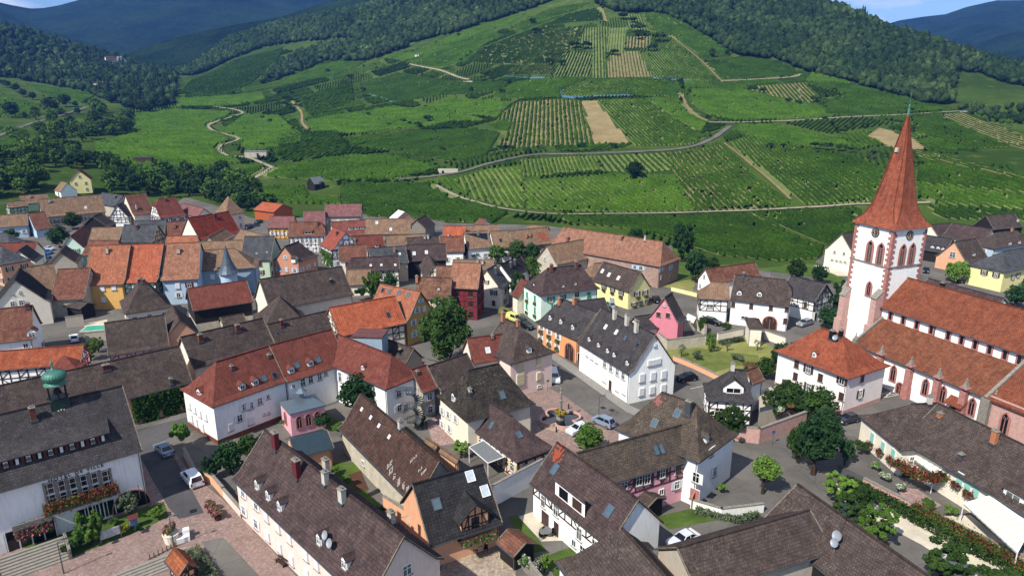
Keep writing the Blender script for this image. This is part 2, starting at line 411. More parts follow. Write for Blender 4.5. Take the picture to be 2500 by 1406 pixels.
def house(label,A,B,E1=None,E2=None,ze=5.6,pitch=46,ends='gg',wall=WC,roof=RB,oh=.4,name='house',cat='house',flare=True,
          win='auto',shut=SHW,st=2,sp=2.6,ws=(1.0,1.35),timber=None,chim=(),sky=(),dorm=(),zb=0.0,plinth=None,group=None,zr=None,
          chm=BRK,gut=True,z0=None,wsub=True,skw=(.8,1.1),wkind='w',ridgecap=True,fr=WOOD,ao=None,bo=None,thick=.2,tf='flrb'):
    Es=[e for e in (E1,E2) if e]
    def solve(zrr):
        a=at(A[0],A[1],zb+zrr); b=at(B[0],B[1],zb+zrr); a.z=b.z=0; u=(b-a); L=u.length; u=u/max(L,1e-6); n=Vector((-u.y,u.x,0))
        sd=[]
        for e in Es:
            p=at(e[0],e[1],zb+ze); p.z=0; q=p-a; sd.append((q.dot(u),q.dot(n)))
        hw=sum(abs(x[1]) for x in sd)/len(sd)
        return a,b,u,n,L,sd,hw
    if zr is None:
        zr=ze+.6; best=(1e9,zr)
        while zr<ze+16:
            f_=zr-ze-math.tan(R(pitch))*solve(zr)[6]
            if abs(f_)<best[0]: best=(abs(f_),zr)
            if f_>=0: break
            zr+=.05
        zr=best[1]
    a,b,u,n,L,sd,hw=solve(zr)
    # local frame: x along ridge; -y is the camera side slope
    flip = sd[0][1]>0
    rz=math.atan2(u.y,u.x)
    sdd=dict(zip([1 if e is E1 else 2 for e in Es],sd))
    if flip:
        rz+=PI; a,b=b,a; ends=ends[::-1]; 
        sdd={3-k:(L-v[0],v[1]) for k,v in sdd.items()}; ao,bo=bo,ao
    def extn(side,kind):
        if kind=='g': return 0.0
        if kind=='k': return hw*.35
        if side in sdd:
            e=-sdd[1][0] if side==1 else sdd[2][0]-L
            if e>hw*.15: return min(e,hw*1.6)
        return hw*.75
    eA,eB=extn(1,ends[0]),extn(2,ends[1])
    if ao is not None: eA=ao
    if bo is not None: eB=bo
    mid=(a+b)/2; cx=0.0
    root=empty(name,(mid.x,mid.y,zb),rz,label=label,cat=cat,group=group)
    LA,LB=-L/2,L/2
    kA,kB=ends[0]=='k',ends[1]=='k'
    tops,rings=tops_profile(LA,LB,eA,eB,hw,zr,ze,flare,kA,kB)
    bm=solid_from(tops,thick); me=bpy.data.meshes.new('roof'); bm.to_mesh(me); 
    H=House(); H.rb=BVHTree.FromBMesh(bm); bm.free()
    H.roof=link('roof',me,root,mat=roof)
    H.root=root; H.M=Matrix.Translation((mid.x,mid.y,zb))@Matrix.Rotation(rz,4,'Z'); H.inv=H.M.inverted()
    H.rings=rings; H.hw=hw; H.ze=ze; H.zr=zr; H.L=L
    # walls
    def zroof(y):
        y=abs(y)
        for i in range(len(rings)-1):
            if y<=rings[i+1][2]+1e-6:
                t=(y-rings[i][2])/max(rings[i+1][2]-rings[i][2],1e-6); return rings[i][3]+(rings[i+1][3]-rings[i][3])*t-thick*1.0
        return ze-thick
    hww=max(hw-oh,hw*.6)
    gA=.3 if ends[0]!='h' else oh; gB=.3 if ends[1]!='h' else oh
    xA=LA-eA+gA; xB=LB+eB-gB
    zw=zroof(hww)+.02
    w=MB(); zbot=-.4 if z0 is None else z0
    def endpoly(x,kind,sgn):
        if kind=='h': pts=[(x,-hww,zbot),(x,hww,zbot),(x,hww,zw),(x,-hww,zw)]
        else:
            ys=[hww]; 
            if flare and .8*hw<hww: ys.append(.8*hw)
            top=[]
            if kind=='k':
                yk=.38*hw; ys.append(yk); r=[(y,zroof(y)) for y in ys]; top=r+[(-y,z) for y,z in r[::-1]]
            else:
                r=[(y,zroof(y)) for y in ys]; top=r+[(0,zroof(0))]+[(-y,z) for y,z in r[::-1]]
            pts=[(x,-hww,zbot),(x,hww,zbot)]+[(x,y,z) for y,z in top]
        return pts[::sgn]
    w.poly([(xA,-hww,zbot),(xB,-hww,zbot),(xB,-hww,zw),(xA,-hww,zw)])
    w.poly([(xB,hww,zbot),(xA,hww,zbot),(xA,hww,zw),(xB,hww,zw)])
    w.poly(endpoly(xB,ends[1],1)); w.poly(endpoly(xA,ends[0],-1))
    wme=w.mesh('wall',[wall]); H.wall=link('wall',wme,root); H.wb=BVHTree.FromPolygons([Vector(v) for v in w.v],w.f)
    H.xA,H.xB,H.hww,H.zw=xA,xB,hww,zw; H.ends=ends; H.zroof=zroof
    cam_l=H.inv@Vector((0,0,CH))
    # faces: (origin point, x-dir, width, normal, z top function)
    faces=[]
    faces.append(('f',Vector((xA,-hww,0)),Vector((1,0,0)),xB-xA,Vector((0,-1,0))))
    faces.append(('r',Vector((xB,-hww,0)),Vector((0,1,0)),2*hww,Vector((1,0,0))))
    faces.append(('l',Vector((xA,hww,0)),Vector((0,-1,0)),2*hww,Vector((-1,0,0))))
    faces.append(('b',Vector((xB,hww,0)),Vector((-1,0,0)),xB-xA,Vector((0,1,0))))
    H.faces=[f for f in faces if f[4].dot(cam_l-f[1])>0]
    def put_window(p,nrm,ww,hh,sh='d',kind=None,opened=True):
        rzz=math.atan2(nrm.y,nrm.x)+PI/2
        o=link('window',window_mesh(ww,hh,kind or wkind),root,loc=p+nrm*.01,rz=rzz)
        if sh=='d': sh=shut
        if sh is not None and wsub:
            if opened:
                for s in (-1,1): 
                    link('shutter',shutter_mesh(ww*.48,hh,sh),o,loc=(s*(ww/2+ww*.25),-.05,0))
            else: link('shutter',shutter_mesh(ww*.94,hh*.96,sh),o,loc=(0,-.14,0))
        return o
    H.put=put_window
    if win=='auto':
        fl=max(1,st); fh=(ze-.2)/fl
        for nm,o,d,wd,nr in H.faces:
            nw=max(1,int((wd-.6)/sp)); 
            for k in range(fl):
                zc=fh*(k+.5)+.15
                for i in range(nw):
                    x=wd*(i+.5)/nw
                    if zc+ws[1]/2+.1>zw-.05: continue
                    op=random.random()<.75
                    put_window(o+d*x+Vector((0,0,zc)),nr,ws[0],min(ws[1],fh*.62),opened=op)
            if nm in 'lr' and ends[0 if nm=='l' else 1]!='h' and zr-ze>2.6:
                put_window(o+d*(wd/2)+Vector((0,0,ze+(zr-ze)*.28)),nr,.7,.9,opened=True)
    elif isinstance(win,(list,tuple)):
        for q in win:
            px,py=q[0],q[1]; p,nr=H.on(px,py,'wall')
            if p is None: continue
            ww,hh=(q[2],q[3]) if len(q)>3 else ws
            sh=q[4] if len(q)>4 else 'd'; op=q[5] if len(q)>5 else True
            put_window(p,nr,ww,hh,sh,None,op)
    if timber:
        zlo,zhi_off=timber if isinstance(timber,tuple) else (0.3,0)
        t=MB(); 
        for nm,o,d,wd,nr in H.faces:
            if nm not in tf: continue
            off=nr*.03
            def P(x,z): return o+d*x+off+Vector((0,0,z))
            tw=.17
            hs=[zlo]; 
            z=zlo
            while z+1.25<zw-.1: z+=1.35; hs.append(z)
            hs.append(zw-.12)
            for z in hs: t.bar(P(0,z),P(wd,z),tw,tw*.6,up=nr)
            nx=max(2,int(wd/1.35))
            for i in range(nx+1):
                x=min(max(wd*i/nx,.08),wd-.08); t.bar(P(x,zlo),P(x,zw-.1),tw,tw*.6,up=nr)
            for i in range(0,nx,2):
                x0=wd*i/nx; x1=wd*(i+1)/nx
                for z0_,z1_ in zip(hs[:-1],hs[1:]):
                    if (i//2)%2: x0,x1=x1,x0
                    t.bar(P(x0,z0_),P(x1,z1_),tw*.8,tw*.5,up=nr)
            if nm in 'lr' and ends[0 if nm=='l' else 1]!='h':
                z=zw+1.2
                while z<zr-.8:
                    # half width at z
                    yy=hww*(zr-z)/(zr-ze)*.98
                    t.bar(P(wd/2-yy,z),P(wd/2+yy,z),tw,tw*.6,up=nr); z+=1.5
                for fx in (-.5,-.2,.2,.5):
                    x=wd/2+fx*wd/2; zt=zroof(abs(fx)*hww)-.1
                    t.bar(P(x,zw-.1),P(x,zt),tw,tw*.6,up=nr)
                for s in (-1,1):
                    y=hww*.97; t.bar(P(wd/2+s*hww*.6,zw),P(wd/2+s*.3,zw+ (zr-zw)*.5),tw*.8,tw*.5,up=nr)
        t.obj('timber_frame',fr,root)
    for c in chim:
        p,nr=H.on(c[0],c[1]); 
        if p is None: continue
        m=c[2] if len(c)>2 else chm; h=c[3] if len(c)>3 else 1.3; wd=c[4] if len(c)>4 else .75
        link('chimney',chimney_mesh(wd,.6,h,m),H.roof,loc=(p.x,p.y,p.z))
    for c in sky:
        p,nr=H.on(c[0],c[1])
        if p is None or nr.z<.1: continue
        h=Vector((-nr.y,nr.x,0)).normalized(); sl=nr.cross(h)
        M=Matrix((h,sl,nr)).transposed().to_4x4(); M.translation=p
        kind=c[2] if len(c)>2 else 'sky'
        link('skylight',skylight_mesh(skw[0],skw[1],kind),H.roof,M4=M)
    for c in dorm:
        dormer(H,c[0],c[1],*(c[2:]))
    if ridgecap and L>.6:
        b_=MB(); N=max(2,int(L/.9))
        for i in range(N):
            x0=LA+L*i/N; x1=LA+L*(i+1)/N-.04
            b_.box(((x0+x1)/2,0,zr+.02),(x1-x0,.3,.16),0)
        b_.obj('ridge_cap',roof,H.roof)
    for k_,(e_,x_) in enumerate(((ends[0],LA),(ends[1],LB))):
        if e_!='g': continue
        b_=MB(); s_=-1 if k_==0 else 1
        for sg in (-1,1):
            for (r0,r1) in zip(rings[:-1],rings[1:]): b_.bar((x_-s_*.02,sg*r0[2],r0[3]+.03),(x_-s_*.02,sg*r1[2],r1[3]+.03),.13,.1)
        b_.obj('verge',plain('verge_mortar','#857b6e',.95,0,.25,2,.05),H.roof)
    if gut:
        g=MB()
        x0,x1=LA-eA,LB+eB
        g.bar((x0,-hw-.05,ze-.12),(x1,-hw-.05,ze-.12),.14,.12)
        g.bar((xB-.15,-hww-.06,-.1),(xB-.15,-hww-.06,zw-.05),.09,.09)
        g.obj('gutter',MET,root)
    if plinth:
        p=MB(); ph=plinth[1]
        for s in (-1,1): p.box(((xA+xB)/2,s*(hww+.02),ph/2-.2),(xB-xA+.1,.06,ph+.4)); 
        p.box((xA-.02,0,ph/2-.2),(.06,2*hww,ph+.4)); p.box((xB+.02,0,ph/2-.2),(.06,2*hww,ph+.4))
        p.obj('plinth',plinth[0],root)
    NH[0]+=1; HS[label]=H
    if DEBUG: print('%-60s zr %.1f hw %.1f L %.1f err %.1f at %.0f,%.0f'%(label[:60],zr,hw,L,abs(zr-ze-math.tan(R(pitch))*hw),mid.x,mid.y))
    return H
def dormer(H,px,py,w=1.2,h=1.1,kind='gable',wm=None,rm=None,win=True):
    """a dormer whose front window centre shows at px,py"""
    p,nr=H.on(px,py)
    if p is None or nr.z<.05: return
    fo=Vector((nr.x,nr.y,0)).normalized(); side=Vector((-fo.y,fo.x,0))
    slope=nr.z/math.hypot(nr.x,nr.y)   # dx per dz ... run per rise
    zc=p.z; base=p+fo*(h*.25*slope)   # front plane a bit downslope
    M=Matrix((side,-fo,Vector((0,0,1)))).transposed().to_4x4(); M.translation=Vector((base.x,base.y,0))
    M.translation.z=zc-h*.35
    wm=wm or H.wallmat_d if hasattr(H,'wallmat_d') else (wm or FRW); rm=rm or H.roof.data.materials[0]
    e=link('dormer',None,H.root,M4=M) if False else None
    b=MB(); dep=h*slope+ .6
    # local: x side, y into the roof, z up; front at y=0
    if kind=='gable':
        pk=h+w*.42
        b.poly([(-w/2,0,-.5),(w/2,0,-.5),(w/2,0,h),(0,0,pk-.08),(-w/2,0,h)],0)
        b.poly([(w/2,0,-.5),(w/2,dep,-.5),(w/2,dep,h),(w/2,0,h)],0); b.poly([(-w/2,dep,-.5),(-w/2,0,-.5),(-w/2,0,h),(-w/2,dep,h)],0)
        d2=pk*slope+.5; o=.18
        for s in (-1,1):
            q=[Vector((s*(w/2+o),-o,h-.12)),Vector((0,-o,pk)),Vector((0,d2,pk)),Vector((s*(w/2+o),dep,h-.12))]
            if s<0: q=q[::-1]
            b.poly(q[::-1],1); b.poly([v-Vector((0,0,.1)) for v in q],1)
            b.poly([q[0],q[1],q[1]-Vector((0,0,.1)),q[0]-Vector((0,0,.1))],1)
    else: # shed
        rise=.25*dep; d2=dep*1.5
        b.poly([(-w/2,0,-.5),(w/2,0,-.5),(w/2,0,h),(-w/2,0,h)],0)
        b.poly([(w/2,0,-.5),(w/2,d2,-.5),(w/2,d2,h+.3*d2),(w/2,0,h)],0); b.poly([(-w/2,d2,-.5),(-w/2,0,-.5),(-w/2,0,h),(-w/2,d2,h+.3*d2)],0)
        o=.2; z0=h+.06-.3*o; z1=h+.06+.3*d2
        b.poly([(-w/2-o,-o,z0),(w/2+o,-o,z0),(w/2+o,d2,z1),(-w/2-o,d2,z1)],1)
        b.poly([(-w/2-o,-o,z0-.1),(-w/2-o,d2,z1-.1),(w/2+o,d2,z1-.1),(w/2+o,-o,z0-.1)],1)
        b.poly([(-w/2-o,-o,z0-.1),(w/2+o,-o,z0-.1),(w/2+o,-o,z0),(-w/2-o,-o,z0)],1)
    me=b.mesh('dormer',[wm,rm]); uv=me.uv_layers.new(name='UVMap')
    for pl in me.polygons:
        for li in pl.loop_indices:
            co=me.vertices[me.loops[li].vertex_index].co; uv.data[li].uv=(co.y,co.x*1.2)
    o=link('dormer',me,H.root,M4=M)
    if win: link('window',window_mesh(w*.72,h*.78,'w'),o,loc=(0,-.02,h*.45))
    return o
h=house
# ===== town hall =====
TOWN=h('white town hall with long dark brown roof and green onion-domed cupola',(-190,1056),(299,941),E1=(8,1193),E2=(345,1103),ze=8.3,pitch=42,wall=WB,roof=RD,name='town_hall',cat='town hall',win=None,flare=False,chim=[(83,1024,BRK,1.6,.6)],oh=.5)
# ===== convent, left wing L-shaped =====
g1='red roofed convent wings'
CV1=h('white convent wing with hipped red tile roof and brick plinth beside the street',(527,883),(656,844),E1=(513.5,992),E2=(699,934),ze=6.7,pitch=42,ends='hg',wall=WB,roof=RR_,st=2,sp=3.6,shut=SHW,plinth=(BRK,.8),
 win=[(597,993,.9,1.2),(612,990,.9,1.2),(585,1020,.9,1.2),(634,979,.9,1.2),(463,990,.9,1.2,SHW,False),(476,1000,.9,1.2,SHW,False),(489,1010,.9,1.2,SHW,False),(503,1018,.9,1.2,SHW,False),(468,1020,1,1.5,SHW,False),(480,1031,1,1.5,SHW,False),(495,1043,1,1.5,SHW,False),(563,1042,.9,1.3,SHW,False),(612,1027,.9,1.3,SHW,False),(654,968,.6,.8,None),(656,1007,.4,.5,None),(645,1010,.4,.5,None)],
 dorm=[(590,945,1.1,.9),(622,934,1.1,.9),(488,959,1.4,.8)],sky=[(644,923),(671,917,'dark')],chim=[(566,899,BRK,.4,.4),(657,870,CHR,.3,.5)])
CV2=h('white middle convent wing with red roof, two dormers and two roof windows',(657,843),(810,803),E1=(699,934),E2=(815,899),ze=6.65,pitch=42,ends='gg',wall=WB,roof=RR_,
 win=[(739,933,.9,1.4),(758,926,.9,1.4),(780,919,.9,1.4),(716,943,.6,.8,None),(683,980,1.1,1.3,None),(795,911,.8,1,None)],dorm=[(710,905,1.1,.9),(757,888,1.1,.9)],sky=[(725,891),(777,878)])
CV3=h('white rear convent wing with long red roof above a balcony and tree',(823,815),(956,867),E1=(816,898),E2=(952,951),ze=6.9,pitch=42,ends='gh',wall=WH,roof=RR_,
 win=[(831,920,.9,1.9),(856,926,.9,1.9),(872,935,.9,1.9),(973,960,1,1.3),(975,995,1,1.3),(990,995,1,1.3),(845,960,1,1.8,None)],dorm=[(888,898,.8,.8)],bo=3.5)
h('low red roofed link building behind the spiral stair',(1003,902),(1040,890),E1=(1026,962),E2=(1066,947),ze=5.0,pitch=44,wall=WG,roof=RR_,st=2,shut=SHL,chim=[(1019,910,BRK,.3,.4)])
# ===== long brown roofs left-centre =====
h('very long brown tiled barn roof behind the town hall cupola with ivy wall',(-120,967),(438,844),E1=(312,977),E2=(477,927),ze=5.0,pitch=44,wall=WPE,roof=RB,name='barn',cat='barn',win=None,flare=False,chim=[(260,903,CHR,.9,1.0),(418,937,MET,1.0,.35)])
h('brown tiled house with two brick chimneys left of the red convent roof',(440,823),(642,776),E1=(477,908),E2=(674,838),ze=5.5,pitch=44,wall=WC,roof=RB,win=None,chim=[(490,833),(581,809)])
h('brown roofed house joined to the bright orange roof with a single chimney',(651,792),(800,758),E1=(680,838),E2=(824,813),ze=5.6,pitch=42,wall=WC,roof=RB,win=None,chim=[(688,797,CHR,1.4,.5)],sky=[(678,815,'dark'),(794,787,'dark')],skw=(.5,.7))
OR1=h('long bright orange tiled roof over half-timbered wall by the big tree',(802,751),(965,722.4),E1=(824,815),E2=(984,797),ze=5.8,pitch=42,wall=WC,roof=RO2,name='barn',cat='barn',win=None,timber=(2.5,0),sky=[(948,769,'dark')])
h('ochre gabled house with grey shutters and orange roof left of the round tree',(928,693),(1027,712),E1=None,E2=(984,784),ze=5.8,pitch=48,wall=WY2,roof=RO,shut=SHL,flare=True,
 win=[(1027,734,.9,.8),(1018,757,1.0,1.3),(1035,754,1,1.3,SHL,False),(1009,787,1.0,1.3),(1032,783,1,1.3),(1011,815,1.0,1.5),(1013,841,.8,.5,None)],sky=[(935,709,'dark'),(951,712),(975,714),(997,720)])
p=at(905,835,7.4); TB=empty('stair_tower',(p.x,p.y,0),R(-5),label='light blue tower block with shallow wine metal roof above the red convent roof',cat='stair tower')
b=MB(); b.box((0,0,4.4),(5.6,4.2,9.4)); b.obj('wall',WBL2,TB); b=MB(); b.box((0,0,9.2),(6.0,4.6,.22)); b.obj('roof',RM,TB)
h('small brown-roofed house with pale grey gable beside the big plane tree',(940,826),(1011,851),E1=None,E2=(990.5,892),ze=4.0,pitch=46,wall=WG,roof=RB,win=None,chim=[(978,862,MTD,.8,.5)])
h('small pyramid-roofed brown barn in front of the great brown barn',(681,722),(684,727),E1=(634,782),E2=(752,770),ze=4.5,pitch=45,ends='hh',wall=WG,roof=RB,win=None,ao=6,bo=6,ridgecap=False,name='barn',cat='barn')
h('great brown barn roof with cream gable and four tiny roof vents',(632,682),(835,650),E1=(659,751),E2=(877,722),ze=6.2,pitch=44,wall=WC,roof=RB,name='barn',cat='barn',win=None,sky=[(738,727,'dark'),(769,721,'dark'),(781,720,'dark'),(793,718,'dark')],skw=(.5,.5),chim=[(808,690,MTD,.8,.4)])
h('red tiled open barn with dark boarded gable and loft shade coloured into its front',(456,704),(602,684),E1=(482,757),E2=(620,736),ze=5.8,pitch=36,wall=BLK,roof=RR_,name='barn',cat='barn',win=None,plinth=(STW,2.4),flare=False)  # near-black front wall paints the shade of the open loft
h('steep brown pyramid-roofed house with cream wall above the swimming pool',(345,676),(347,680),E1=(297,768),E2=(414,747),ze=3.6,pitch=52,ends='hh',wall=WC,roof=RB,st=1,ao=5.6,bo=5.6,ridgecap=False,chim=[(340,690,CHR,.8,.5),(352,690,CHR,.8,.5)],sky=[(306,716)])
h('wide brown barn roof stretching left of the orange rendered gable',(254,788),(402,768),E1=(266,870),E2=(399,846),ze=4.2,pitch=44,wall=WLP,roof=RB,name='barn',cat='barn',win=None,timber=True)
h('orange rendered gable with three slits under a steep brown roof',(420,745),(438,781),E1=None,E2=(399,829),ze=5.2,pitch=46,wall=WPE,roof=RB,win=None,name='barn',cat='barn')
h('orange-yellow house with red-orange roof and white shutters left of the glowing roof',(221,600),(319,597),E1=(223,697),E2=(321,692),ze=6.6,pitch=45,wall=WYO,roof=RO,win=[(250,704,1.1,1.4,SHW,False),(278,702,1.1,1.4,SHW,False),(253,732,1.1,1.4,SHW,False),(312,700,1.1,1.4,SHW,False)],chim=[(263,618,STW,1.5,.5)])
h('house with brightest orange roof above green half-timbered wall and brown shutter',(319,597),(400,595),E1=(321,691),E2=(413,687),ze=6.6,pitch=45,wall=WM,roof=tiles('roof_glow_orange','#a3583f','#b5694e','#936a58',.3),timber=(3.5,0),win=[(396,703,1,1.4,SHB,False)])
h('sky blue house with faded orange-tan roof and white windows',(400,595),(490,591),E1=(413,686),E2=(505,678),ze=6.6,pitch=45,wall=WBL,roof=tiles('roof_faded_orange','#8d604c','#a87a62','#8d7c62',.35),st=2,chim=[(437,618,STW,1.3,.6)],win=[(434,698,1.1,1.5,SHW,False),(462,695,1,1.4,SHR),(436,720,1,1.3)])
h('grey-blue house with tan hipped roof beside the slate-capped turret',(491,611),(573,606.6),E1=(506,664),E2=(628,650),ze=7.2,pitch=42,ends='gh',wall=WBL2,roof=RT,win=[(519,676,1.1,1.4,SHW,False),(542,674,1.1,1.4,SHW,False)],chim=[(517,627,CHW,.5,.4),(533,655,CHR,.3,.5)])
h('pale green house with slate grey roof and wine red shutters',(597,577),(671,577),E1=(602,634),E2=(682,635),ze=6.0,pitch=46,wall=WGR,roof=RS,shut=SHR,win=[(635,644,1.1,1.4,SHR,False),(662,644,1.1,1.4,SHR,False),(637,665,1.1,1.4),(664,667,1.1,1.4,SHR,False)],sky=[(627,619,'dark'),(652,616,'dark')],skw=(.4,.4))
h('salmon house with rounded brown hipped roof and white triangular dormer',(693,602),(728,590),E1=(684,650),E2=(775,634),ze=5.0,pitch=46,ends='gh',wall=WSA,roof=RB,st=1,sp=2.4,shut=SHL,dorm=[(723,634,1.6,.8)])
h('white half-timbered house with broad brown roof and shed dormer',(705,543),(782,541),E1=(696,577),E2=(762,579),ze=6.0,pitch=46,ends='gk',wall=WH,roof=RR2,timber=True,st=2,dorm=[(752,569,3.0,1.0,'shed',RB)],chim=[(775,551,BRK,1.6,.6)])
h('narrow house with smooth red roof over ivy-covered wall and timbered gable',(814,554),(844,567),E1=(785,602),E2=(812,611),ze=6.0,pitch=46,wall=WH,roof=tiles('roof_smooth_red','#8f4a3e','#9c5649','#8c6558',.2),timber=(3,0),st=2,chim=[(823,574,BRK,1.2,.5)])
h('yellow half-timbered house with small mauve-red roof at the village edge',(658,528),(719,528),E1=(650,556.5),E2=(688,556.5),ze=4.5,pitch=42,wall=WYO,roof=RM,timber=True,st=1)
h('low mauve metal-like roof wing left of the tall mauve roof',(741,516),(793,514),E1=(719,532),E2=(800,548),ze=5,pitch=32,wall=WPK,roof=RM,win=None,flare=False)
h('tall house with smooth mauve roof at the vineyard edge',(794,499),(883,498),E1=(800,529),E2=(875,529),ze=8.0,pitch=42,wall=WG,roof=RM,st=2,flare=False,ridgecap=False)
h('red roofed house with three shed dormers below the mauve roof',(807,542),(892,536),E1=(845,574),E2=(901,574),ze=6,pitch=44,wall=WH,roof=tiles('roof_dusk_red','#7c4841','#8e5a4c','#84695c',.3),win=None,dorm=[(856,559,1.5,.8,'shed'),(871,558,1.5,.8,'shed'),(884,557,1.5,.8,'shed')])
h('large speckled tan roof with one white skylight beside the grey shed',(892,535),(1002.6,533),E1=(902,573),E2=(1003,570),ze=6,pitch=44,wall=WG,roof=RT,win=None,sky=[(920,544,'w'),(954,560,'w')])
h('tall grey boarded shed with rusty purple roof behind the tan roofs',(1016,537),(1040,525),E1=(1037,562),E2=(1062,548),ze=4.2,pitch=42,wall=STN,roof=RPu,name='shed',cat='shed',win=None,flare=False)
h('shed with thin white verge roof standing at the vineyard edge',(972,513),(988,518),E1=None,E2=(951,532),ze=4,pitch=34,wall=WPE,roof=SHW,name='shed',cat='shed',win=None,flare=False,gut=False)
h('long dark red roof with four white vents in the middle rows',(859,578),(934,572),E1=(868,606),E2=(940,602),ze=5.8,pitch=44,wall=WPK,roof=RR_,win=None,chim=[(866,590,CHW,1.0,.5)],dorm=[(920,601,1.2,.7,'shed')])
h('speckled tan-red roof between dark red roof and chimney house',(940,576),(1039,570),E1=(942,602),E2=(992,600),ze=5.8,pitch=44,wall=WC,roof=RT,win=None)
h('brown roof with two pale chimneys in the crowded middle rows',(991,581),(1071,576),E1=(991,598),E2=(1073,596),ze=6.2,pitch=42,wall=WPE,roof=RB,win=None,chim=[(1045,583,CHW,1.2,.6),(1037,583,CHW,.8,.5)])
h('slate-dark low roof right of the orange-red roof with pale gable',(900,606),(990,600),E1=(901,625),E2=(990,637),ze=5.6,pitch=40,wall=WG,roof=RS,win=None,chim=[(963,617,CHT,1.4,.5)],sky=[(976,620,'w')],skw=(.5,.7))
h('broad purplish brown roof with two white-framed skylights over a dark wall',(990,598),(1089,595),E1=(996,641),E2=(1097,631),ze=5.4,pitch=44,wall=BLK,roof=RPu,win=None,sky=[(1011,619,'w'),(1041,616,'w')])
h('cottage with orange-red roof and pale yellow gable with oval window',(826,600),(894,597),E1=(839,640),E2=(898,627),ze=5.6,pitch=48,wall=WC,roof=RR2,st=2,shut=SHR)
h('long purple-brown roof with three small bright roof windows',(857,630),(973,624),E1=(845,658),E2=(982,663),ze=5.4,pitch=42,ends='hg',wall=WC,roof=RPu,timber=(2,0),st=1,sky=[(905,648,'w'),(931,647,'w'),(965,647,'w')],skw=(.5,.6))
h('low patched tan roof behind the slim green tree',(845,659),(905,657),E1=(861,693),E2=(900,697),ze=3.2,pitch=40,wall=WC,roof=RT,win=None,name='barn',cat='barn')
h('cream gabled house with mottled brown roof left of the red timbered house',(1018,676),(1104,679),E1=(1052,731),E2=(1105,730),ze=6.2,pitch=48,wall=WC,roof=tiles('roof_mottled','#5c4037','#8a6450','#b09a80',.55),st=2,shut=SHB,chim=[(1018,690,CHT,1.6,.6)],dorm=[(1071,706,.8,.5)])
h('crooked brown hipped roof with small timbered gable in the middle rows',(1046,620),(1061,648),E1=None,E2=(1036,676),ze=5.0,pitch=48,wall=WC,roof=RB,timber=(3,0),win=None,chim=[(1066,664,CHW,1.4,.5)])
h('brown speckled roof squeezed behind the red timbered house',(1066,649),(1104,649),E1=(1074,677),E2=(1104,678),ze=5.8,pitch=44,wall=WC,roof=tiles('roof_mottled','#5c4037','#8a6450'),win=None)
RED=h('dark red half-timbered tall house with faded orange roof',(1105,640),(1175,643),E1=(1101.5,704),E2=(1168,705),ze=8.0,pitch=52,wall=WR,roof=tiles('roof_faded_salmon','#90614c','#ab7c65','#80705c',.4),timber=(3.4,0),fr=WOODR,st=3,sp=2.6,shut=None,wkind='b',ws=(1.1,1.6))
h('orange-tan roof directly behind the dark red timbered house',(1106,634),(1205,633),E1=(1120,660),E2=(1188,659),ze=7,pitch=44,wall=WC,roof=RT,win=None,chim=[(1166,645,CHW,1,.5),(1178,645,CHW,1,.5)])
h('house with smooth black slate roof right of the dark red timbered house',(1187,659),(1211,646),E1=(1222,705),E2=(1246,693),ze=5.6,pitch=46,wall=WC,roof=RS,st=2,sp=2.5,shut=SHB,chim=[(1210,667,MET,1.4,.6)])
h('small house with black ribbed roof and white gable among the trees',(1221,646),(1270,625),E1=(1247,680),E2=(1290,659),ze=4.2,pitch=44,wall=WH,roof=RK,win=None,chim=[(1247,652,MET,1.4,.6),(1257,646,MET,1.4,.6)])
MINT=h('mint green house with grey hipped roof and bright green shutters',(1336,655),(1418,646),E1=(1322,724),E2=(1462,702),ze=7.6,pitch=42,ends='hh',wall=WM,roof=RPu,oh=.5,
 win=[(1288,720,.9,1.5,SHG,False),(1307,728,.9,1.5,SHG,False),(1287,747,.9,1.5,SHG,False),(1307,757,.9,1.5,SHG,False),(1345,731,1.0,1.4,SHG),(1370,727,1.0,1.4,None),(1378,725,1,1.4,None),(1408,720,1.3,1.5,None),(1437,719,1.0,1.4,SHG,False),(1355,748,1,1.2,SHG)],chim=[(1346,662,BRK,1.6,.7),(1407,654,BRK,1.5,.7)],dorm=[(1374,699,.8,.5),(1404,693,.8,.5),(1305,695,.7,.4)])
h('small cottage with steep red roof leaning on the mint house',(1273,680),(1290,688),E1=None,E2=(1252,721),ze=4.4,pitch=50,wall=WC,roof=RR_,win=None,bo=0)
h('very long stone farmhouse with weathered orange roof and blue shutters',(1376,554),(1618,590),E1=(1321,601),E2=(1587,647),ze=6.4,pitch=42,ends='hh',wall=WST,roof=tiles('roof_long_weathered','#86604f','#a37661','#84765e',.65),ao=1.5,bo=3,shut=SHL,st=1,win=[(1614,631,1.1,1.5,SHL,False),(1637,627,1.1,1.5,SHL,False),(1614,657,1.1,1.5),(1637,653,1.1,1.5),(1565,654,1.2,1.2),(1550,652,1,1.2),(1615,676,1.1,1.4,SAND,False),(1637,673,1.1,1.3,SAND,False)],chim=[(1387,588,BRK,1.2,.6),(1519,585,BRK,1.0,.5),(1575,588,CHW,1.4,.5)])
h('stone barn with cream gable and tan ribbed roof before the long farmhouse',(1334,600),(1432,583),E1=(1355,645),E2=(1444,632),ze=5.0,pitch=44,wall=STW,roof=RT,name='barn',cat='barn',win=[(1330,632,.7,1.2,None)])
h('small orange tiled roof wedged between mint and yellow houses',(1450,643),(1470,641),E1=(1447,681),E2=(1482,668),ze=4.6,pitch=46,ends='hg',wall=WC,roof=RT,win=None,chim=[(1473,640,CHW,1,.5)])
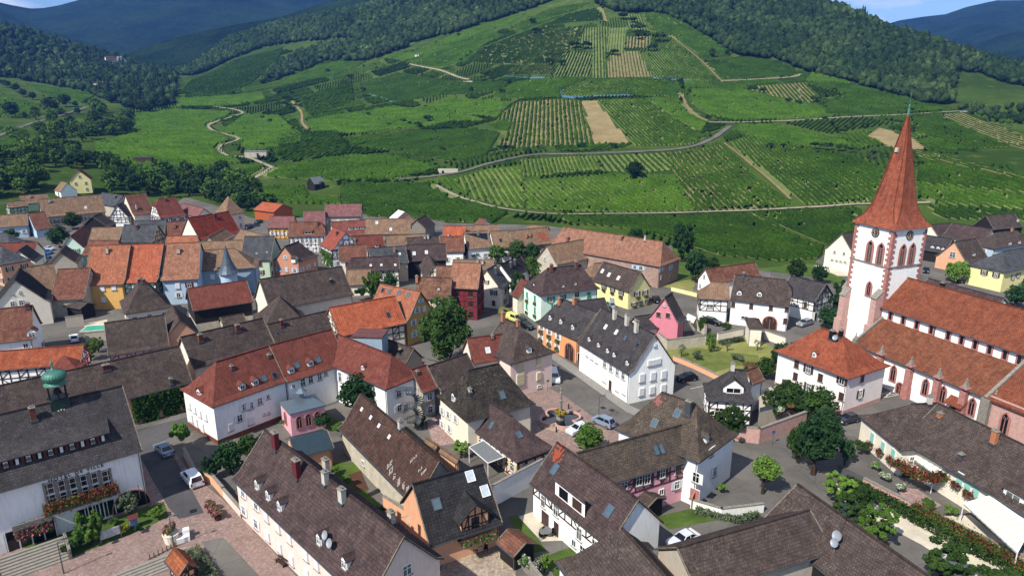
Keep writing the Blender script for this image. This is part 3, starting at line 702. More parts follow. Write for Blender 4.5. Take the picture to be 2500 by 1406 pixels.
h('pale yellow gabled house with brown shutters, flower boxes and three skylights',(1473,639),(1566,665),E1=(1447,682),E2=(1531,713),ze=4.9,pitch=47,wall=WY,roof=RB,shut=SHB,st=2,sp=2.9,sky=[(1471,662,'w'),(1487,671,'w'),(1510,679,'w')],
 win=[(1475,700,1,1.2),(1496,706,1,1.2),(1517,715,1,1.2),(1555,717,1.1,1.2),(1575,714,1.1,1.2),(1547,742,1,.8),(1562,739,1,.8),(1580,735,.9,.8),(1492,729,.8,.7,None),(1498,731,.8,.7,None)])
h('bright pink gabled house with dark roof and two brown shutters',(1622,727),(1641,714),E1=(1667,789),E2=(1680,765),ze=5.0,pitch=54,wall=WP,roof=RD,win=[(1608,767,1,1.1,SHB,False),(1631,769,1,1.1,SHB,False),(1622,745,.5,.7,None)],sky=[])
h('low dark-roofed annex with cream gable left of the pink house',(1549,773),(1599,766),E1=(1574,799),E2=(1625,804),ze=3.0,pitch=40,wall=WC,roof=RD,win=None,name='shed',cat='shed')
ORH=h('orange rendered farmhouse with arched wooden gate, dark roof and flower boxes',(1371,729),(1459,762),E1=(1309.5,782),E2=(1416,838),ze=5.3,pitch=43,ends='hg',wall=WO,roof=RD,ao=2.5,
 win=[(1323,797,1.0,1.4),(1342,809,1.0,1.4),(1363,821,1.0,1.4),(1321,823,.9,1.1),(1341,835,.9,1.1),(1361,847,.9,1.1),(1413,870,.9,1.6,SHB,False)],dorm=[(1345,777,.8,1.0),(1371,786,.8,1.0),(1400,800,.8,1.0)],chim=[(1366,745,CHT,1.6,.6),(1402,744,CHT,1.5,.7)],sky=[])
h('dark cross roof behind the orange farmhouse',(1404,736),(1476,727),E1=(1430,768),E2=(1486,757),ze=5.8,pitch=40,wall=WC,roof=RD,win=None)
WG1=h('big white gabled house with long dark roof, four white chimneys and tiny dormers',(1469,751),(1601,817.5),E1=(1416,840),E2=(1535.5,912),ze=6.0,pitch=50,wall=WH,roof=RD,
 win=[(1434,861,.9,1.5,SHW,False),(1446,869,.9,1.5,SHW,False),(1457,877,.9,1.5,SHW,False),(1477,888,1.0,1.4),(1492,898,1.0,1.4),(1508,908,1.0,1.4),(1522,917,1.0,1.4),(1476,923,1.2,1.6,SHW,False),(1507,946,1.0,1.4,SHW,False),(1524,954,1.0,1.4,SHW,False),(1491,940,.9,2.0,SHB,False),
 (1567,922,1.1,1.6,SHW,False),(1594,918,1.1,1.6,SHW,False),(1620,914,1.1,1.6,SHW,False),(1566,956,1.1,1.5,SHW,False),(1592,952,1.1,1.5,SHW,False),(1619,947,1.1,1.5,SHW,False),(1585,886,.7,1.1,SHW,False),(1593,885,.7,1.1,SHW,False),(1601,883,.7,1.1,SHW,False),(1609,881,.7,1.1,SHW,False),(1599,842,.5,.6,SHW,False)],
 dorm=[(1440,829,.8,.8),(1463,843,.8,.8),(1485,857,.8,.8),(1501,867,.8,.8),(1533,887,.8,.8)],chim=[(1500,780,CHW,2.2,.7),(1530,795,CHW,2.2,.7),(1553,812,CHW,2.2,.7)],sky=[(1479,798,'w'),(1505,811,'w'),(1527,825),(1557,843,'dark')],skw=(.6,.9))
COR=h('pale pink corner house with brown hipped roof and shuttered windows by the square',(1228,776),(1269,795),E1=None,E2=(1240,884),ze=7.0,pitch=44,ends='gh',wall=WPK,roof=RB,oh=.5,
 win=[(1270,891,1.6,2.0,SHC,False),(1315,884,1.0,1.7,SHC,False),(1270,926,1.7,2.3,SHC,False),(1315,918,1.0,1.6,SHC,False),(1316,943,.9,.5,None),(1193,888,1.2,1.0,None)],chim=[(1228,785,CHT,1.8,.6),(1265,797,CHT,1.2,.5)],dorm=[(1291,856,1.0,1.0)],bo=4.5)
h('red roofed cream wing attached to the pale pink corner house',(1139,826),(1248,812),E1=(1171,886),E2=(1231,876),ze=6.2,pitch=44,wall=WC,roof=RR_,win=None,sky=[(1191,855,'w')],chim=[(1202,825,CHT,.5,.4)])
h('plain brown roof between the spiral stair and the red wing',(1043,894),(1140,862),E1=(1071,954),E2=(1161,925),ze=4.6,pitch=42,wall=WG,roof=RB,win=None)
BLKH=h('black mossy hip-roofed cream house beside the fountain square',(1143,904),(1219,887),E1=(1140,1031),E2=(1307,984),ze=5.8,pitch=46,ends='hh',wall=WC,roof=ROLD,oh=.5,
 win=[(1080,1003,.9,1.3),(1095,1012,.9,1.3),(1113,1022,.9,1.3),(1080,1036,.9,1.3),(1098,1046,.9,1.3)],sky=[(1226,964)],skw=(.9,1.3),dorm=[(1109,972,1.1,1.2)],chim=[(1147,956,CHW,.5,.4)])
h('half-timbered wing with plum roof and terrace below the black-roofed house',(1175,968),(1251,1017),E1=(1140,1035),E2=(1232,1107.5),ze=3.6,pitch=46,ends='gh',wall=WPK,roof=RPu,timber=True,st=1,sp=2.6,shut=SHC,chim=[(1176,982,CHW,1.2,.6)],sky=[(1173,1018),(1200,1038),(1267,1061)],bo=6)
LP=h('long pale pink terrace with dark plum roof, dormers and white end gable',(646,1049),(987,1310),E1=(572,1168),E2=(812,1406),ze=5.7,pitch=46,wall=WPK,roof=RPu,
 win=[(594,1202,1,1.4),(626,1232,1,1.4),(652,1260,1,1.4,SHW,False),(680,1286,1,1.4,SHW,False),(708,1313,1,1.4,SHW,False),(596,1246,1,1.4),(626,1278,1,1.4),(655,1308,1,1.4,SHW,False),(684,1336,1,1.4,SHW,False),(713,1366,1,1.4,SHW,False),(748,1354,1,1.4,SHW,False),(774,1376,1,1.4,SHW,False),(750,1400,1,1.5,SHW,False),(993,1390,1.1,1.3,None)],
 dorm=[(633,1184,1.0,1.3),(660,1210,1.0,1.3),(688,1236,1.0,1.3),(785,1318,1.0,1.3),(847,1376,1.0,1.3)],chim=[(674,1096,CHR,2.3,1.0),(726,1165,CHR,2.3,1.0),(797,1155,CHW,2.0,.9),(795,1180,CHW,1.5,.7),(836,1225,CHW,1.6,.8),(956,1275,CHW,1.4,.8)])
h('long dark barn with white wall and patterned white tiles on the roof',(881,960),(1074,1125),E1=(827,1036),E2=(998,1230),ze=4.1,pitch=50,wall=STW,roof=tiles('roof_plum_mossy','#43332f','#59433b','#8d8577',.5),name='barn',cat='barn',win=[(887,1130,.8,.9,None)],timber=(3.2,0),tf='f',chim=[(978,1046,CHW,1.2,.6)],sky=[(884,999,'w'),(906,1019,'w'),(926,1039,'w'),(951,1066,'w')],skw=(.45,.5))
GTB=h('black ribbed-roof house with large half-timbered dormer and flower balcony',(1006,1182),(1181,1133),E1=(1068,1330),E2=(1253,1266),ze=3.4,pitch=47,wall=WPE,roof=RK,win=None,oh=.5,flare=False,sky=[(1066,1230),(1148,1162,'w'),(1184,1198,'w')],skw=(1.0,1.3))
MOD=h('white modernised half-timbered house with big shed dormer and plain white gable',(1359,1079),(1560,1220),E1=(1299,1180),E2=(1481,1334),ze=4.8,tf='f',pitch=47,wall=WH,roof=RPu,timber=(3.2,0),win=[(1327,1223,.9,1.7,None),(1358,1245,1,1.6,None),(1415,1302,1,1.8,None),(1453,1333,1,1.8,None),(1360,1290,1,2,SHB,False),(1333,1265,1.6,2,SHB,False),(1402,1325,.8,1,None),(1423,1348,1,1.9,None)],sky=[(1355,1145),(1487,1247)],skw=(1.0,1.4),flare=False)
h('dark ribbed hip roof rising from the bottom edge before the white gable',(1518,1288),(1640,1425),E1=(1400,1432),E2=None,ze=2.8,pitch=44,ends='hg',wall=WH,roof=RB,win=None)
PKT=h('rose half-timbered house with brown shutters under a long mossy roof',(1407,1106),(1670,1035),E1=(1508,1177),E2=(1676,1123),ze=6.2,tf='f',pitch=45,wall=WLP,roof=tiles('roof_mossy_brown','#48403a','#5f5349','#a09a7e',.55),timber=(3.6,0),fr=WOODR,win=[(1523,1185,1,1.2,None),(1560,1172,1,1.5,SHB),(1580,1168,1,1.5,SHB),(1617,1155,.9,1.3,SHB),(1655,1145,1,1.5,SHB,False),(1652,1183,.9,1.2,SHW),(1614,1200,.8,.9,None)],sky=[(1604,1098),(1613,1096)],skw=(.9,1.2))
HIP=h('white house with large mossy hip roof, zinc chimney and stone archway',(1615,957),(1700,986),E1=(1520,1046),E2=(1673,1122),ze=7.0,pitch=43,ends='hh',wall=WB,roof=tiles('roof_mossy_brown','#48403a','#5f5349'),oh=.5,
 win=[(1700,1110,.9,1.4),(1737,1102,.9,1.4),(1700,1165,1.0,1.5),(1744,1150,1.0,1.5),(1697,1206,1.4,1.7,SAND,False)],sky=[(1598,1033),(1654,1009)],skw=(.9,1.2),chim=[(1680,1012,MET,2.0,.8)],dorm=[(1723,1072,1,1)],bo=4,ao=4)
VIL=h('half-timbered villa with steep dark hip roof and wide double dormer',(1788,901),(1821,903),E1=(1724,967),E2=(1848,994),ze=4.6,pitch=50,ends='hh',wall=WH,roof=RD,timber=True,st=1,sp=2.4,ws=(1.4,1.8),shut=None,dorm=[(1790,953,3.2,1.2)],chim=[(1788,905,CHW,1.3,.6)],plinth=(STN,.5))
h('tall cross gable with mossy tiles directly behind the dark villa roof',(1820,905),(1850,893),E1=(1840,935),E2=(1868,930),ze=5.5,pitch=50,wall=WH,roof=tiles('roof_mottled','#5c4037','#8a6450'),win=None)
REDH=h('white presbytery with steep orange-red hip roof, pink quoins and brown shutters',(2005,800),(2057,817),E1=(1920,859),E2=(2034,919),ze=7.0,pitch=40,ends='hh',wall=plaster('presbytery_plaster','#ece2dc',.08),roof=RW,oh=.6,name='presbytery',
 win=[(1946,888,1.0,1.5,SHB,False),(1974,901,1.0,1.5,SHB),(2004,921,1.0,1.5,SHB,False),(1943,918,1.0,1.5,SHB,False),(2056,928,1.0,1.5,SHB),(2104,923,1.0,1.5,SHB,False),(2055,967,1.0,1.5,SHB,False),(2100,961,1.0,1.5,SHB),(1975,945,1,1.5,SHB)],chim=[(2030,828,MTD,1.6,.8),(2052,822,MTD,1.2,.6)],dorm=[(1990,867,.8,.9)],plinth=(SANDL,.8),bo=6,ao=5)
WCX=h('large white farmhouse with arched gate, brown shutters and two small dormers',(1794,670),(1918,683),E1=(1764,731),E2=(1904,745),ze=6.1,pitch=44,ends='gk',wall=WH,roof=RS if False else RB,shut=SHB,
 win=[(1790,743,.9,1.3,SHB,False),(1834,747,.9,1.3,SHB,False),(1882,751,.9,1.3,SHB,False),(1818,775,1.6,.7,None),(1921,754,.9,1.4,SHB,False),(1941,749,.9,1.4,SHB,False),(1933,725,.8,1.2,SHB,False),(1917,783,.9,1.4,SHB,False)],dorm=[(1805,717,1.1,.9),(1854,720,1.1,.9)],chim=[(1786,695,CHW,1,.5),(1815,676,MET,1,.5)])
h('low tan-roofed half-timbered end of the white farmhouse',(1739,688),(1780,690),E1=(1706,728),E2=(1764,733),ze=5.8,pitch=42,ends='hg',wall=WH,roof=RT,timber=(2.8,0),win=[(1733,747,1.6,.9,None)])
h('white gabled house with long brown roof behind the white farmhouse',(1721,657),(1843,640),E1=(1735,693),E2=(1857,674),ze=5.0,pitch=48,wall=WH,roof=RR2,win=[(1720,675,.8,1.1,None),(1710,697,.8,1.1,None),(1700,719,.9,1.2,None)])
h('white timber-striped gable house right of the arched farmhouse gate',(1931,673),(2018,693),E1=None,E2=(1969,731),ze=5.4,pitch=42,wall=WH,roof=RD,timber=(2.8,0),shut=SHB,win=[(2013,709,.8,1.1,SHB,False),(1998,735,.9,1.1,None),(2013,732,.9,1.1,None),(1967,744,.9,1.5,SHB,False),(1990,772,1,2,SHB,False)],flare=False)
HUT=h('little white garden pavilion with brown pyramid roof on the orchard wall',(1842,775),(1843,777),E1=(1841,802),E2=(1874,796),ze=4.4,pitch=36,ends='hh',wall=WC,roof=RB,win=None,ao=3.1,bo=3.1,ridgecap=False,name='pavilion',cat='pavilion',flare=False)
# ===== bottom right long cream house =====
BRA=h('cream hip-ended wing with turquoise shutters and terracotta chimney by the vine-covered terrace',(2225,986),(2291,984),E1=(2201,1100),E2=(2268,1096),ze=4.4,pitch=38,ends='hg',wall=WC,roof=RB,oh=.5,
 win=[(2131,1068,.9,1.6,SHT,False),(2157,1090,.9,1.6,SHT,False),(2182,1108,.9,1.6,SHT,False),(2226,1119,.7,.7,None)],chim=[(2288,1048,CHT,2.6,.6),(2268,985,CHW,1.2,.6)],skw=(.4,.4))
BRB=h('long cream house with brown roof, two awnings and turquoise shutters',(2291,984),(2640,1155),E1=(2268,1096),E2=(2500,1277),ze=4.4,pitch=38,ends='gg',wall=WC,roof=RB,oh=.5,shut=SHT,
 win=[(2345,1168,.9,1.8,SHT,False),(2364,1184,.9,1.8,SHT,False),(2384,1199,.9,1.8,SHT,False)],chim=[(2425,1082,CHT,1.8,.7),(2346,1118,MET,.6,.5)],dorm=[(2478,1212,2.6,1.0,'shed')])
BIG=h('huge brown roof at the bottom edge with satellite dishes and antenna',(1947,1181),(2300,1428),E1=(1860,1272),E2=None,ze=3.4,pitch=38,wall=BLK,roof=RB,win=None,flare=False,chim=[(2014,1222,CHW,1.3,.6),(2132,1308,CHW,1.3,.7)])
h('brown cross wing with long white-edged valley at the bottom edge',(1652,1336),(1977,1243),E1=(1715,1440),E2=(1932,1385),ze=4.2,pitch=36,wall=WG,roof=RB,win=None,flare=False)
h('open-sided lean-to shed in the shade left of the yellow house',(146,727),(214,739),E1=(152,747),E2=(219,757),ze=3.0,pitch=24,wall=BLK,roof=RB,name='shed',cat='shed',win=None,flare=False)  # near-black walls paint the darkness beneath the open roof
h('tiny brown roof with cream gable in front of the open red barn',(537,775),(594,765),E1=(545,796),E2=(601,785),ze=2.4,pitch=36,wall=WC,roof=RB,name='shed',cat='shed',win=None,flare=False)
# ===== right background =====
h('pale yellow gabled house with four garage slits left of the church tower',(2055,571),(2112,561),E1=(2079,622),E2=(2140,614),ze=6.0,pitch=46,wall=WC,roof=RB,win=[(2038,615,.8,.8,None),(2061,619,.8,.8,None),(2032,634,.9,.5,None),(2043,636,.9,.5,None),(2053,638,.9,.5,None),(2064,640,.9,.5,None)])
h('broad brown roof with pale yellow gable far right behind the tower',(2272,549),(2325,544),E1=(2284,576),E2=(2334,574),ze=4.6,pitch=40,wall=WC,roof=RPu,win=None)
h('long brown ridge roof running right behind the orange gable',(2325,544),(2424,560),E1=(2320,580),E2=(2400,596),ze=4.6,pitch=40,wall=WC,roof=RPu,win=None)
h('dark low roof with row of tiny dormers beside the terrace café',(2255,573),(2327,584),E1=(2256,608),E2=(2295,619),ze=3.6,pitch=38,wall=BLK,roof=RD,win=None,dorm=[(2277,604,1.2,.5),(2291,606,1.2,.5),(2303,609,1.2,.5)])
h('peach gabled house with dark window right of the church tower',(2330,590),(2384,582),E1=(2359,645),E2=(2407,632),ze=3.8,pitch=46,wall=WPE,roof=RB,win=[(2326,622,1.8,1.8,None),(2376,645,1,1.2),(2390,641,1,1.2)],dorm=[(2377,622,1.2,.8)])
h('pale blue house under brown roof at the far right',(2435,567),(2482,562),E1=(2398,604),E2=(2447,612),ze=6.2,pitch=42,ends='hh',wall=WBL,roof=RB,st=2,sp=2.8,win=[(2403,611,.9,1.1),(2427,616,.9,1.1)],dorm=[(2465,595,1,.8),(2488,592,1,.8)],chim=[(2470,566,CHT,1,.6)])
h('tall dark boarded barn with brown roof on the far right skyline',(2406,527),(2477,521),E1=(2420,560),E2=(2490,556),ze=6.0,pitch=44,wall=BLK,roof=RB,name='barn',cat='barn',win=None,chim=[(2485,542,CHW,1,.6)])
h('yellow hip-roofed house with green veranda at the far right',(2448,614),(2530,600),E1=(2466,668),E2=(2560,640),ze=5.8,pitch=38,ends='hh',wall=WY,roof=RS,shut=SHB,win=[(2403,666,1,1.3,SHB),(2432,672,1,1.3,SHB),(2473,676,1,1.3,SHB),(2486,671,1,1.3,SHB)],oh=.5)
h('low dark brown roof with white end gable just behind the church ridge',(2267,679),(2453,729),E1=(2300,735),E2=(2440,765),ze=4.0,pitch=36,wall=WH,roof=RPu,win=None,chim=[(2300,700,MTD,1,1),(2250,690,MTD,1.2,.6)])
# ===== left background =====
h('sky blue walled house with tan roof at the left edge',(-25,527),(68,521),E1=(0,556),E2=(77,549),ze=4.6,pitch=42,wall=WBL,roof=RT,shut=SHW,st=1)
h('dark red roofed blue house with open garage at the left',(68,521),(110,516.5),E1=(79,560),E2=(123,560),ze=3.2,pitch=42,wall=WBL,roof=RR2,win=None)
h('long tan roof with dark slate upper half in the left background',(93,487),(246,475),E1=(118,531),E2=(237,518),ze=4.6,pitch=44,wall=WG,roof=RT,st=1,shut=SHB,chim=[(121,495,CHW,1.4,.6)],sky=[(209,507,'w')])
h('speckled tan roof with white chimney behind the greenish timbered wall',(47,478),(115,473),E1=(50,500),E2=(112,492),ze=4.8,pitch=42,wall=WGR,roof=RT,win=None,chim=[(74,483,CHW,1.2,.6)])
h('low tan-roofed greenish half-timbered house at the left edge',(14,494),(62,489),E1=(27,507),E2=(76,502),ze=4.8,pitch=40,wall=WGR,roof=RT,timber=True,win=None)
h('wine red steep roof with yellow boarded gable near the dark trees',(304,476),(355,471),E1=(319,522),E2=(369,526),ze=4.8,pitch=48,wall=WC,roof=RR2,win=None,chim=[(334,511,CHW,1.8,.5)])
h('wine red hipped roof with white blue-shuttered timbered gable end',(387,485),(428,481),E1=(389,535),E2=(452,524),ze=5.0,pitch=46,ends='kh',wall=WH,roof=RR_,st=2,shut=SHR,timber=True,chim=[(405,491,CHR,1,.6)])
h('mauve roofed wing right of the wine red hipped roof',(449,497),(499,509),E1=(457,529),E2=(491,528),ze=4.8,pitch=42,wall=WC,roof=RM,win=None,chim=[(503,505,CHW,1,.5)])
h('dark slate low roof left of the wine red steep roof',(250,470),(300,477),E1=(256,500),E2=(294,507),ze=5.0,pitch=42,wall=WG,roof=RS,win=None,chim=[(283,484,CHR,1,.6)])
h('tiny white half-timbered gable with slate roof among the left roofs',(285,501),(300,494),E1=(314,535),E2=(326,523),ze=4.2,pitch=52,wall=WH,roof=RD,timber=(2,0),win=None)
h('weathered brown boarded barn gable facing the street trees',(225,529),(246,520),E1=(271,551),E2=(290,541),ze=5.2,pitch=38,wall=BLK,roof=RB,name='barn',cat='barn',win=None)
h('mint green gabled cottage with dark red-brown roof at left',(171,577),(207,550),E1=(206,608),E2=(235,585),ze=4.6,pitch=48,wall=WM,roof=RR2,win=[(187,612,1,1.2,SHG)])
h('grey mossy roof with dark timbered right gable among the left roofs',(303,548),(385,548),E1=(300,589),E2=(375,594),ze=5.0,pitch=46,wall=WG,roof=RS,timber=(3,0),win=None,chim=[(335,559,CHR,1.4,.7)])
h('dark slate roof behind the grey mossy roof with timbered gable',(330,539),(405,537),E1=(340,575),E2=(408,580),ze=5.2,pitch=44,wall=WG,roof=RS,win=None)
h('muted red-brown roof left of the pale yellow triangular gable',(407,542),(453,539),E1=(410,574),E2=(448,574),ze=5.4,pitch=44,wall=WC,roof=RR2,win=None,chim=[(427,556,CHT,1.2,.5)])
h('huge patched dark and scarlet roof with pale yellow gable in left centre',(457,532),(559,516),E1=(487,588),E2=(587,566),ze=5.6,pitch=48,wall=WC,roof=tiles('roof_patched_scarlet','#5a3129','#8e3a28','#8f8674',.4),win=None,chim=[(526,534,CHR,1.8,.8)])
TWR=h('old defence tower house with very steep tan pyramid roof',(555.5,480),(558.5,480.6),E1=(534,524),E2=(596,533),ze=6.5,pitch=59,ends='hh',wall=WPK,roof=RT,st=2,shut=None,ao=4.2,bo=4.2,ridgecap=False,flare=False,name='tower_house',cat='tower')
h('low grey-tan roof in front of the patched scarlet roof',(507,579),(548,557),E1=(508,600),E2=(570,590),ze=5.2,pitch=40,wall=WG,roof=RT,win=None)
h('salmon tan hipped roof left of the slate grey roof',(589,560),(650,575),E1=(583,590),E2=(640,600),ze=5.2,pitch=40,wall=WPK,roof=RT,win=None)
h('terracotta hip roof behind the orange-yellow house',(218,587),(289,587),E1=(191,625),E2=(300,622),ze=5.0,pitch=40,ends='hh',wall=WM,roof=RR2,win=None)
h('pale orange roof with a sunken light well beside the dark gable',(225,556),(300,554),E1=(222,590),E2=(299,590),ze=5.4,pitch=38,wall=WBL,roof=RT,win=None)
h('low strip of orange tiles behind the sky blue house',(407,577),(484,575),E1=(410,600),E2=(490,598),ze=6.0,pitch=40,wall=WC,roof=RO,win=None)
h('orange and brown strip roof behind the turret house',(488,590),(594,586),E1=(492,612),E2=(600,616),ze=6.0,pitch=42,wall=WC,roof=RT,win=None)
h('deep red tiled barn roof left of the orange-yellow house',(141,657),(222,654),E1=(147,731),E2=(227,730),ze=4.6,pitch=42,wall=STW,roof=RR2,name='barn',cat='barn',win=None)
h('dusty tan roof behind the cream gable at the left edge',(64,652),(130,643),E1=(90,727),E2=(141,724),ze=4.6,pitch=44,wall=WG,roof=RT,win=None)
h('cream gabled house with black ribbed roof and small square windows at left edge',(36,684),(48,655),E1=(122,752),E2=None,ze=5.6,pitch=44,wall=WC,roof=RK,win=[(31,742,.9,1.3,None),(52,739,.9,1.3,None),(48,713,.4,.7,None),(29,715,.4,.7,None)])
h('white house with old red roof, gabled dormer and wine shutters at left edge',(-5,754),(80,745),E1=(50,831),E2=(147,819),ze=5.0,pitch=46,ends='hg',wall=WH,roof=RR2,win=[(63,844,.9,1,None),(105,840,1.2,1.4,SHR),(140,838,.9,1.2,None)],dorm=[(79,817,1.6,1.3)],chim=[(69,752,CHR,1,.7)])
h('long low orange roof over white half-timbering above the town hall',(-40,860),(204,841),E1=(0,911),E2=(204,879),ze=3.6,pitch=40,wall=WH,roof=RO if False else tiles('roof_long_orange','#8f4a35','#a85f42','#7d7062',.4),timber=True,win=None)
h('small plum-red hipped roof beside the green onion dome',(151,869),(160,869),E1=(133,904),E2=(200,898),ze=3.4,pitch=44,ends='hh',wall=WR,roof=RR_,win=None,ridgecap=False,name='shed',cat='shed')
h('orange walled house with grey slate hip roof at left edge',(-35,592),(8,603),E1=(-20,655),E2=(42,648),ze=6.4,pitch=42,ends='gh',wall=WPE,roof=RS,shut=SHB,st=2)
h('smooth red roof behind parked cars at left edge',(-10,594),(92,591),E1=(5,622),E2=(98,622),ze=4.2,pitch=40,wall=WC,roof=RR_,win=None)
h('dark gable roof with white side wall beside the parked cars',(44,612),(66,598),E1=(96,640),E2=(98,626),ze=4.6,pitch=44,wall=WH,roof=RD,win=None)
h('corrugated brown barn roof facing right near the cars',(146,617),(160,599),E1=(198,648),E2=(188,630),ze=5.0,pitch=40,wall=WG,roof=RK if False else RB,name='barn',cat='barn',win=None)
h('grey rounded slate roof at the far left edge',(-12,568),(17,570),E1=(-10,595),E2=(40,592),ze=4.6,pitch=42,ends='gh',wall=WC,roof=RS,win=None)
h('orange boarded farm hall with bright red-orange roof by the vines',(641,493),(691,498.5),E1=(613,511),E2=(657,518),ze=4.0,pitch=26,wall=WOODL,roof=RO2,name='barn',cat='barn',win=None,flare=False)
# upper middle row
h('bright scarlet-orange roof in the upper right row',(1082,552),(1137,552),E1=(1077,578),E2=(1132,577),ze=6,pitch=42,wall=WC,roof=RO2,win=None,chim=[(1095,577,CHW,.7,.5)])
h('tan roof rising behind the solar panel roof',(1137,551),(1217,548),E1=(1137,573),E2=(1222,570),ze=6,pitch=42,wall=WC,roof=RT,win=None)
SOL=h('tan-roofed white house carrying a large black solar array',(1132,567),(1190,563),E1=(1135,608),E2=(1195,606),ze=5.0,pitch=44,wall=WH,roof=RT,st=1,shut=SHW,chim=[(1167,574,STN,1,.6)])
h('rusty brown roof and white wall left of the solar roof',(1074,578),(1133,577),E1=(1096,616),E2=(1136,614),ze=5.0,pitch=44,wall=WH,roof=RR2,st=1)
h('tan roofed white house with wine shutters right of the solar roof',(1196,565),(1242,562),E1=(1196,607),E2=(1250,603),ze=5.0,pitch=44,wall=WH,roof=RT,st=1,shut=SHR,chim=[(1194,570,BRK,1,.6)],sky=[(1222,587,'dark')])
h('stone farmhouse with patched tan roof and one scarlet corner',(1241,564),(1336,554),E1=(1249,604),E2=(1323,598),ze=5.0,pitch=44,wall=WST,roof=RT,st=1,shut=SHC,chim=[(1286,580,CHT,1,.4),(1295,578,CHT,1,.4)])
h('small tan roof peeking above the patched stone farmhouse',(1290,549),(1339,552),E1=(1283,566),E2=(1340,568),ze=6,pitch=42,wall=WC,roof=RT,win=None)
h('tiny rust red roof at the edge of the vines behind the solar roof',(1172,532),(1188,537),E1=(1160,548),E2=(1180,553),ze=4.6,pitch=40,wall=WC,roof=RR2,win=None)
# ---------- terrain mesh ----------
def terrain_mesh():
    th=np.concatenate([np.linspace(-PI,TH[0],14)[:-1],TH,np.linspace(TH[-1],PI,14)[1:]])
    rr=np.concatenate([[0.0,30,60,100,150,200,240],np.arange(260,1250,5.0),np.arange(1250,1800,15.0),[1800,2200,3000,4500,7000,12000]])
    T,Rr=np.meshgrid(th,rr,indexing='ij'); X=np.sin(T)*Rr; Y=np.cos(T)*Rr
    Z=tz(X,Y); back=np.clip((np.abs(T)-max(abs(TH[0]),TH[-1]))/.6,0,1); Z=Z*(1-back)
    Z=np.where(Rr>1800,Z*np.clip((3000-Rr)/1200,0,1),Z)
    V=np.stack([X,Y,Z],-1).reshape(-1,3); n=len(rr); i=np.arange(len(th)-1)[:,None]*n; j=np.arange(n-1)[None,:]
    a=(i+j).ravel(); Fc=np.stack([a,a+1,a+n+1,a+n],-1)[:, ::-1]
    return V,Fc
V_,F_=terrain_mesh()
n=NT('meadow_and_paving_ground'); g=n.co()
a=n.noise(g,.010,5,.6); b=n.noise(g,.07,5,.7); c=n.noise(g,.5,5,.8)
col=n.mix(n.ramp(a,.4,.6),srgb('#2f431b'),srgb('#425524')); col=n.mix(n.ramp(b,.55,.72,(0,0,0,1),(.7,.7,.7,1)),col,srgb('#6a6e3c'))
col=n.mix(.5,col,n.ramp(c,.3,.7,(.5,.5,.5,1),(1.3,1.3,1.3,1)),'MULTIPLY'); n.bump(c,.5,.4); GMAT=n.done(col,1,.0)
me=npmesh('ground',V_,F_,[GMAT],smooth=True); link('ground',me,kind='structure')
# drape a polygon given by photo pixels on the terrain, off metres above it
def inside(P,poly):
    x,y=P[...,0],P[...,1]; r=np.zeros(x.shape,bool); q=np.asarray(poly); m=len(q)
    for k in range(m):
        x0,y0=q[k]; x1,y1=q[(k+1)%m]
        cnd=((y0>y)!=(y1>y))
        with np.errstate(divide='ignore',invalid='ignore'): xi=(x1-x0)*(y-y0)/(y1-y0+1e-12)+x0
        r^=cnd&(x<xi)
    return r
def world_poly(px,z=None):
    out=[]
    for p in px:
        q=at(p[0],p[1],0) if z is not None else ter(p[0],p[1])
        if q is not None: out.append((q.x,q.y))
    return out
def flat(name,px,mat,z,kind='structure',**k):
    P=world_poly(px,0); b=MB(); tri=tessellate_polygon([[Vector((x,y,0)) for x,y in P]])
    for t in tri:
        q=[Vector((P[i][0],P[i][1],z)) for i in t]
        if (q[1]-q[0]).cross(q[2]-q[0]).z<0: q=q[::-1]
        b.poly(q)
    return b.obj(name,mat,kind=kind,**k)
def drape_strip(name,px,w,mat,off=.25,kind='structure',step=3.0,flatz=None,**k):
    P=[(at(*p,0) if flatz is not None else ter(*p)) for p in px]; P=[Vector((p.x,p.y)) for p in P]
    # smooth polyline
    Q=[]
    for i in range(len(P)-1):
        p0=P[max(i-1,0)];p1=P[i];p2=P[i+1];p3=P[min(i+2,len(P)-1)]; m=max(2,int((p2-p1).length/step))
        for t in range(m):
            t/=m; Q.append(.5*((2*p1)+(p2-p0)*t+(2*p0-5*p1+4*p2-p3)*t*t+(3*p1-p0-3*p2+p3)*t**3))
    Q.append(P[-1]); A=np.array([(q.x,q.y) for q in Q]); w=w*(.75 if flatz is None else 1)
    if flatz is None: mark(A,w/2+.6)
    D=np.gradient(A,axis=0); D/=np.linalg.norm(D,axis=1)[:,None]+1e-9; N=np.stack([-D[:,1],D[:,0]],-1)
    cols=[]
    for s in (-1,-.33,.33,1):
        p=A+N*s*w/2*(1+.08*rng.standard_normal((len(A),1))*(abs(s)==1)); z=(tz(p[:,0],p[:,1]) if flatz is None else np.full(len(p),flatz))
        cols.append(np.column_stack([p,z+off]))
    V=np.stack(cols,1).reshape(-1,3); a=(np.arange(len(A)-1)[:,None]*4+np.arange(3)[None,:]).ravel()
    Fc=np.stack([a,a+1,a+5,a+4],-1)[:,::-1]
    return link(name,npmesh(name,V,Fc,[mat]),kind=kind,**k)
TRG=np.zeros((2400,1700),bool)
def mark(A,w):
    k=int(math.ceil(w)); 
    for x,y in A:
        i,j=int(x)+1200,int(y); TRG[max(i-k,0):i+k+1,max(j-k,0):j+k+1]=True
def ontrack(P):
    i=np.clip(P[...,0].astype(int)+1200,0,2399); j=np.clip(P[...,1].astype(int),0,1699); return TRG[i,j]
